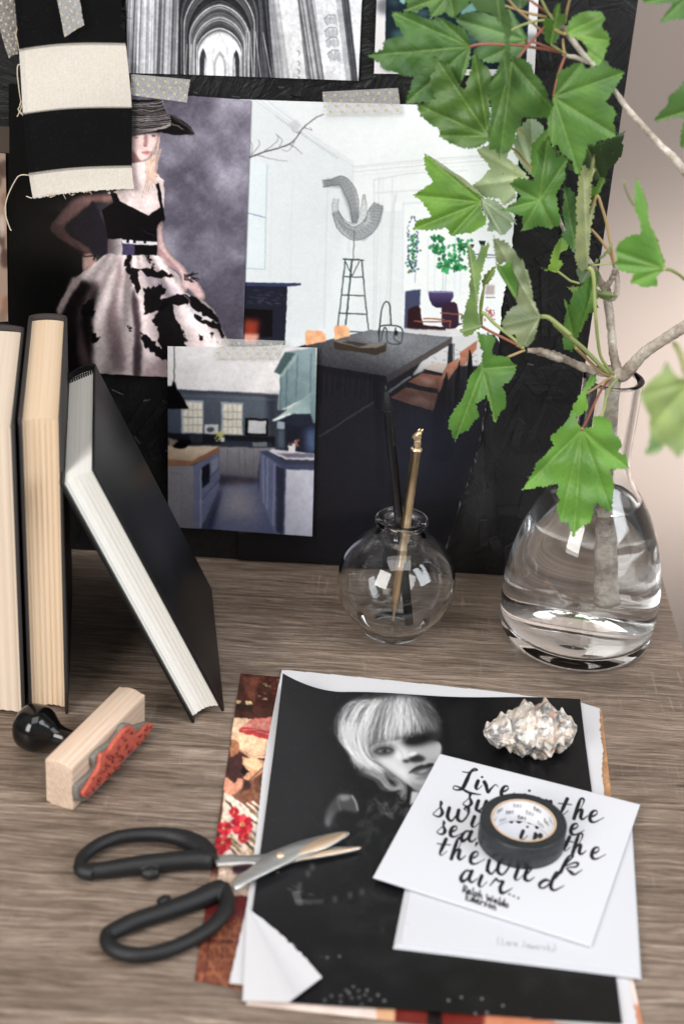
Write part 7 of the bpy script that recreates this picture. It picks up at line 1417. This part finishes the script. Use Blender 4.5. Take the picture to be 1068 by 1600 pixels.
# leaf hanging in front of the vase
leaf(L7((500, 100), (522, 115), (520, 150), (460, 210), (462, 270), (472, 310), (440, 345), (395, 370), (400, 400), (430, 435), (470, 430), (500, 430), (495, 380), (515, 360), (560, 355), (610, 390), (625, 410), (620, 460), (660, 490), (682, 530), (675, 560), (655, 580), (680, 595), (700, 590), (715, 640), (722, 685), (680, 690), (600, 690), (635, 790), (625, 860), (615, 960), (580, 945), (525, 900), (505, 910), (500, 960), (485, 1025), (440, 1040), (400, 1080), (380, 1115), (360, 1070), (345, 1020), (295, 1018), (275, 930), (290, 880), (275, 840), (285, 780), (200, 800), (160, 800), (130, 815), (52, 820), (90, 770), (135, 700), (140, 660), (200, 610), (255, 540), (235, 490), (275, 450), (320, 410), (345, 380), (380, 290), (430, 210), (470, 130)), L7((430, 445))[0], L7((56, 819), (380, 1110), (612, 955), (718, 684), (508, 108), (300, 1010)), -.114, (-4, 12), (104, 156, 64), sm=1, seed=38, fold_=1.2, stalk=(L7((465, 380), (505, 290), (550, 200), (600, 130)), 'red', .00075, [-.112, -.085, -.056]))
limb('long_stalk', L7((500, 440), (560, 340), (580, 250), (600, 190), (655, 125)), [-.110, -.090, -.056], [.0007, .0007], 8, stalk_mats['green'], amp=.05)
limb('long_stalk', L7((465, 215), (520, 180), (580, 135), (620, 120)), [-.10, -.070, -.056], [.0006, .0006], 8, stalk_mats['tan'], amp=.05)
# out of focus leaves nearer to the lens
leaf(L7((955, 5), (1000, 80), (1060, 125), (1200, 100), (1250, 300), (1200, 480), (1100, 520), (1040, 615), (1000, 590), (960, 550), (900, 520), (850, 440), (850, 350), (800, 260), (810, 190), (880, 120), (940, 60)), L7((1110, 140))[0], L7((958, 10), (1040, 610), (805, 230), (855, 440)), -.300, (10, 20), (134, 158, 108), seed=39, stalk=(L7((1180, 60), (1260, -60)), 'green', .001, [-.3, -.2, -.1]))
leaf(L7((860, 450), (940, 530), (930, 560), (900, 590), (820, 598), (850, 520)), L7((935, 540))[0], L7((825, 596),), -.290, (0, 10), (132, 168, 128), seed=40)
limb('long_stalk', L6((995, 735), (1020, 770), (1050, 850), (1075, 960)), [-.25, -.29], [.0011, .0011], 8, stalk_mats['green'], amp=.05)
leaf(L2((840, 15), (900, 25), (1000, 18), (960, 80), (930, 130), (1000, 110), (1068, 105), (1150, 60), (1150, -40), (850, -40)), L2((1100, -30))[0], L2((932, 128), (845, 12)), -.090, (10, 10), g1, seed=41)
leaf(L2((1068, 450), (1030, 500), (980, 540), (975, 580), (930, 630), (895, 682), (960, 670), (1050, 655), (1060, 690), (1045, 760), (1045, 800), (1060, 830), (1150, 800), (1200, 600), (1150, 450)), L2((1160, 600))[0], L2((897, 681), (1058, 828)), -.100, (-8, 6), g1, seed=42)
leaf(L2((90, -30), (195, -30), (190, 20), (150, 50), (110, 30)), L2((150, -25))[0], L2((150, 48),), -.04, (0, 10), (70, 100, 80), seed=43)
# leaf stalks radiating from the top of the branch
for k, (P_, m_) in enumerate(((L2((340, 120), (300, 60), (260, -20)), 'green'), (L2((330, 90), (260, 40), (190, -10)), 'red'), (L2((300, 95), (200, 75), (120, 50), (60, 30)), 'tan'), (L2((310, 110), (230, 120), (150, 145), (100, 170)), 'green'), (L2((285, 190), (200, 110), (130, 50), (80, -10)), 'tan'), (L2((400, 130), (412, 60), (430, -10)), 'tan'), (L2((405, 300), (370, 280), (325, 250)), 'green'), (L2((388, 220), (392, 260), (400, 300)), 'tan'), (L2((400, 300), (350, 282), (280, 255), (210, 230)), 'red'))):
    limb('long_stalk', P_, [-.052, -.058], [.0007, .0006], 8, stalk_mats[m_], amp=.05)
bpy.context.view_layer.update()
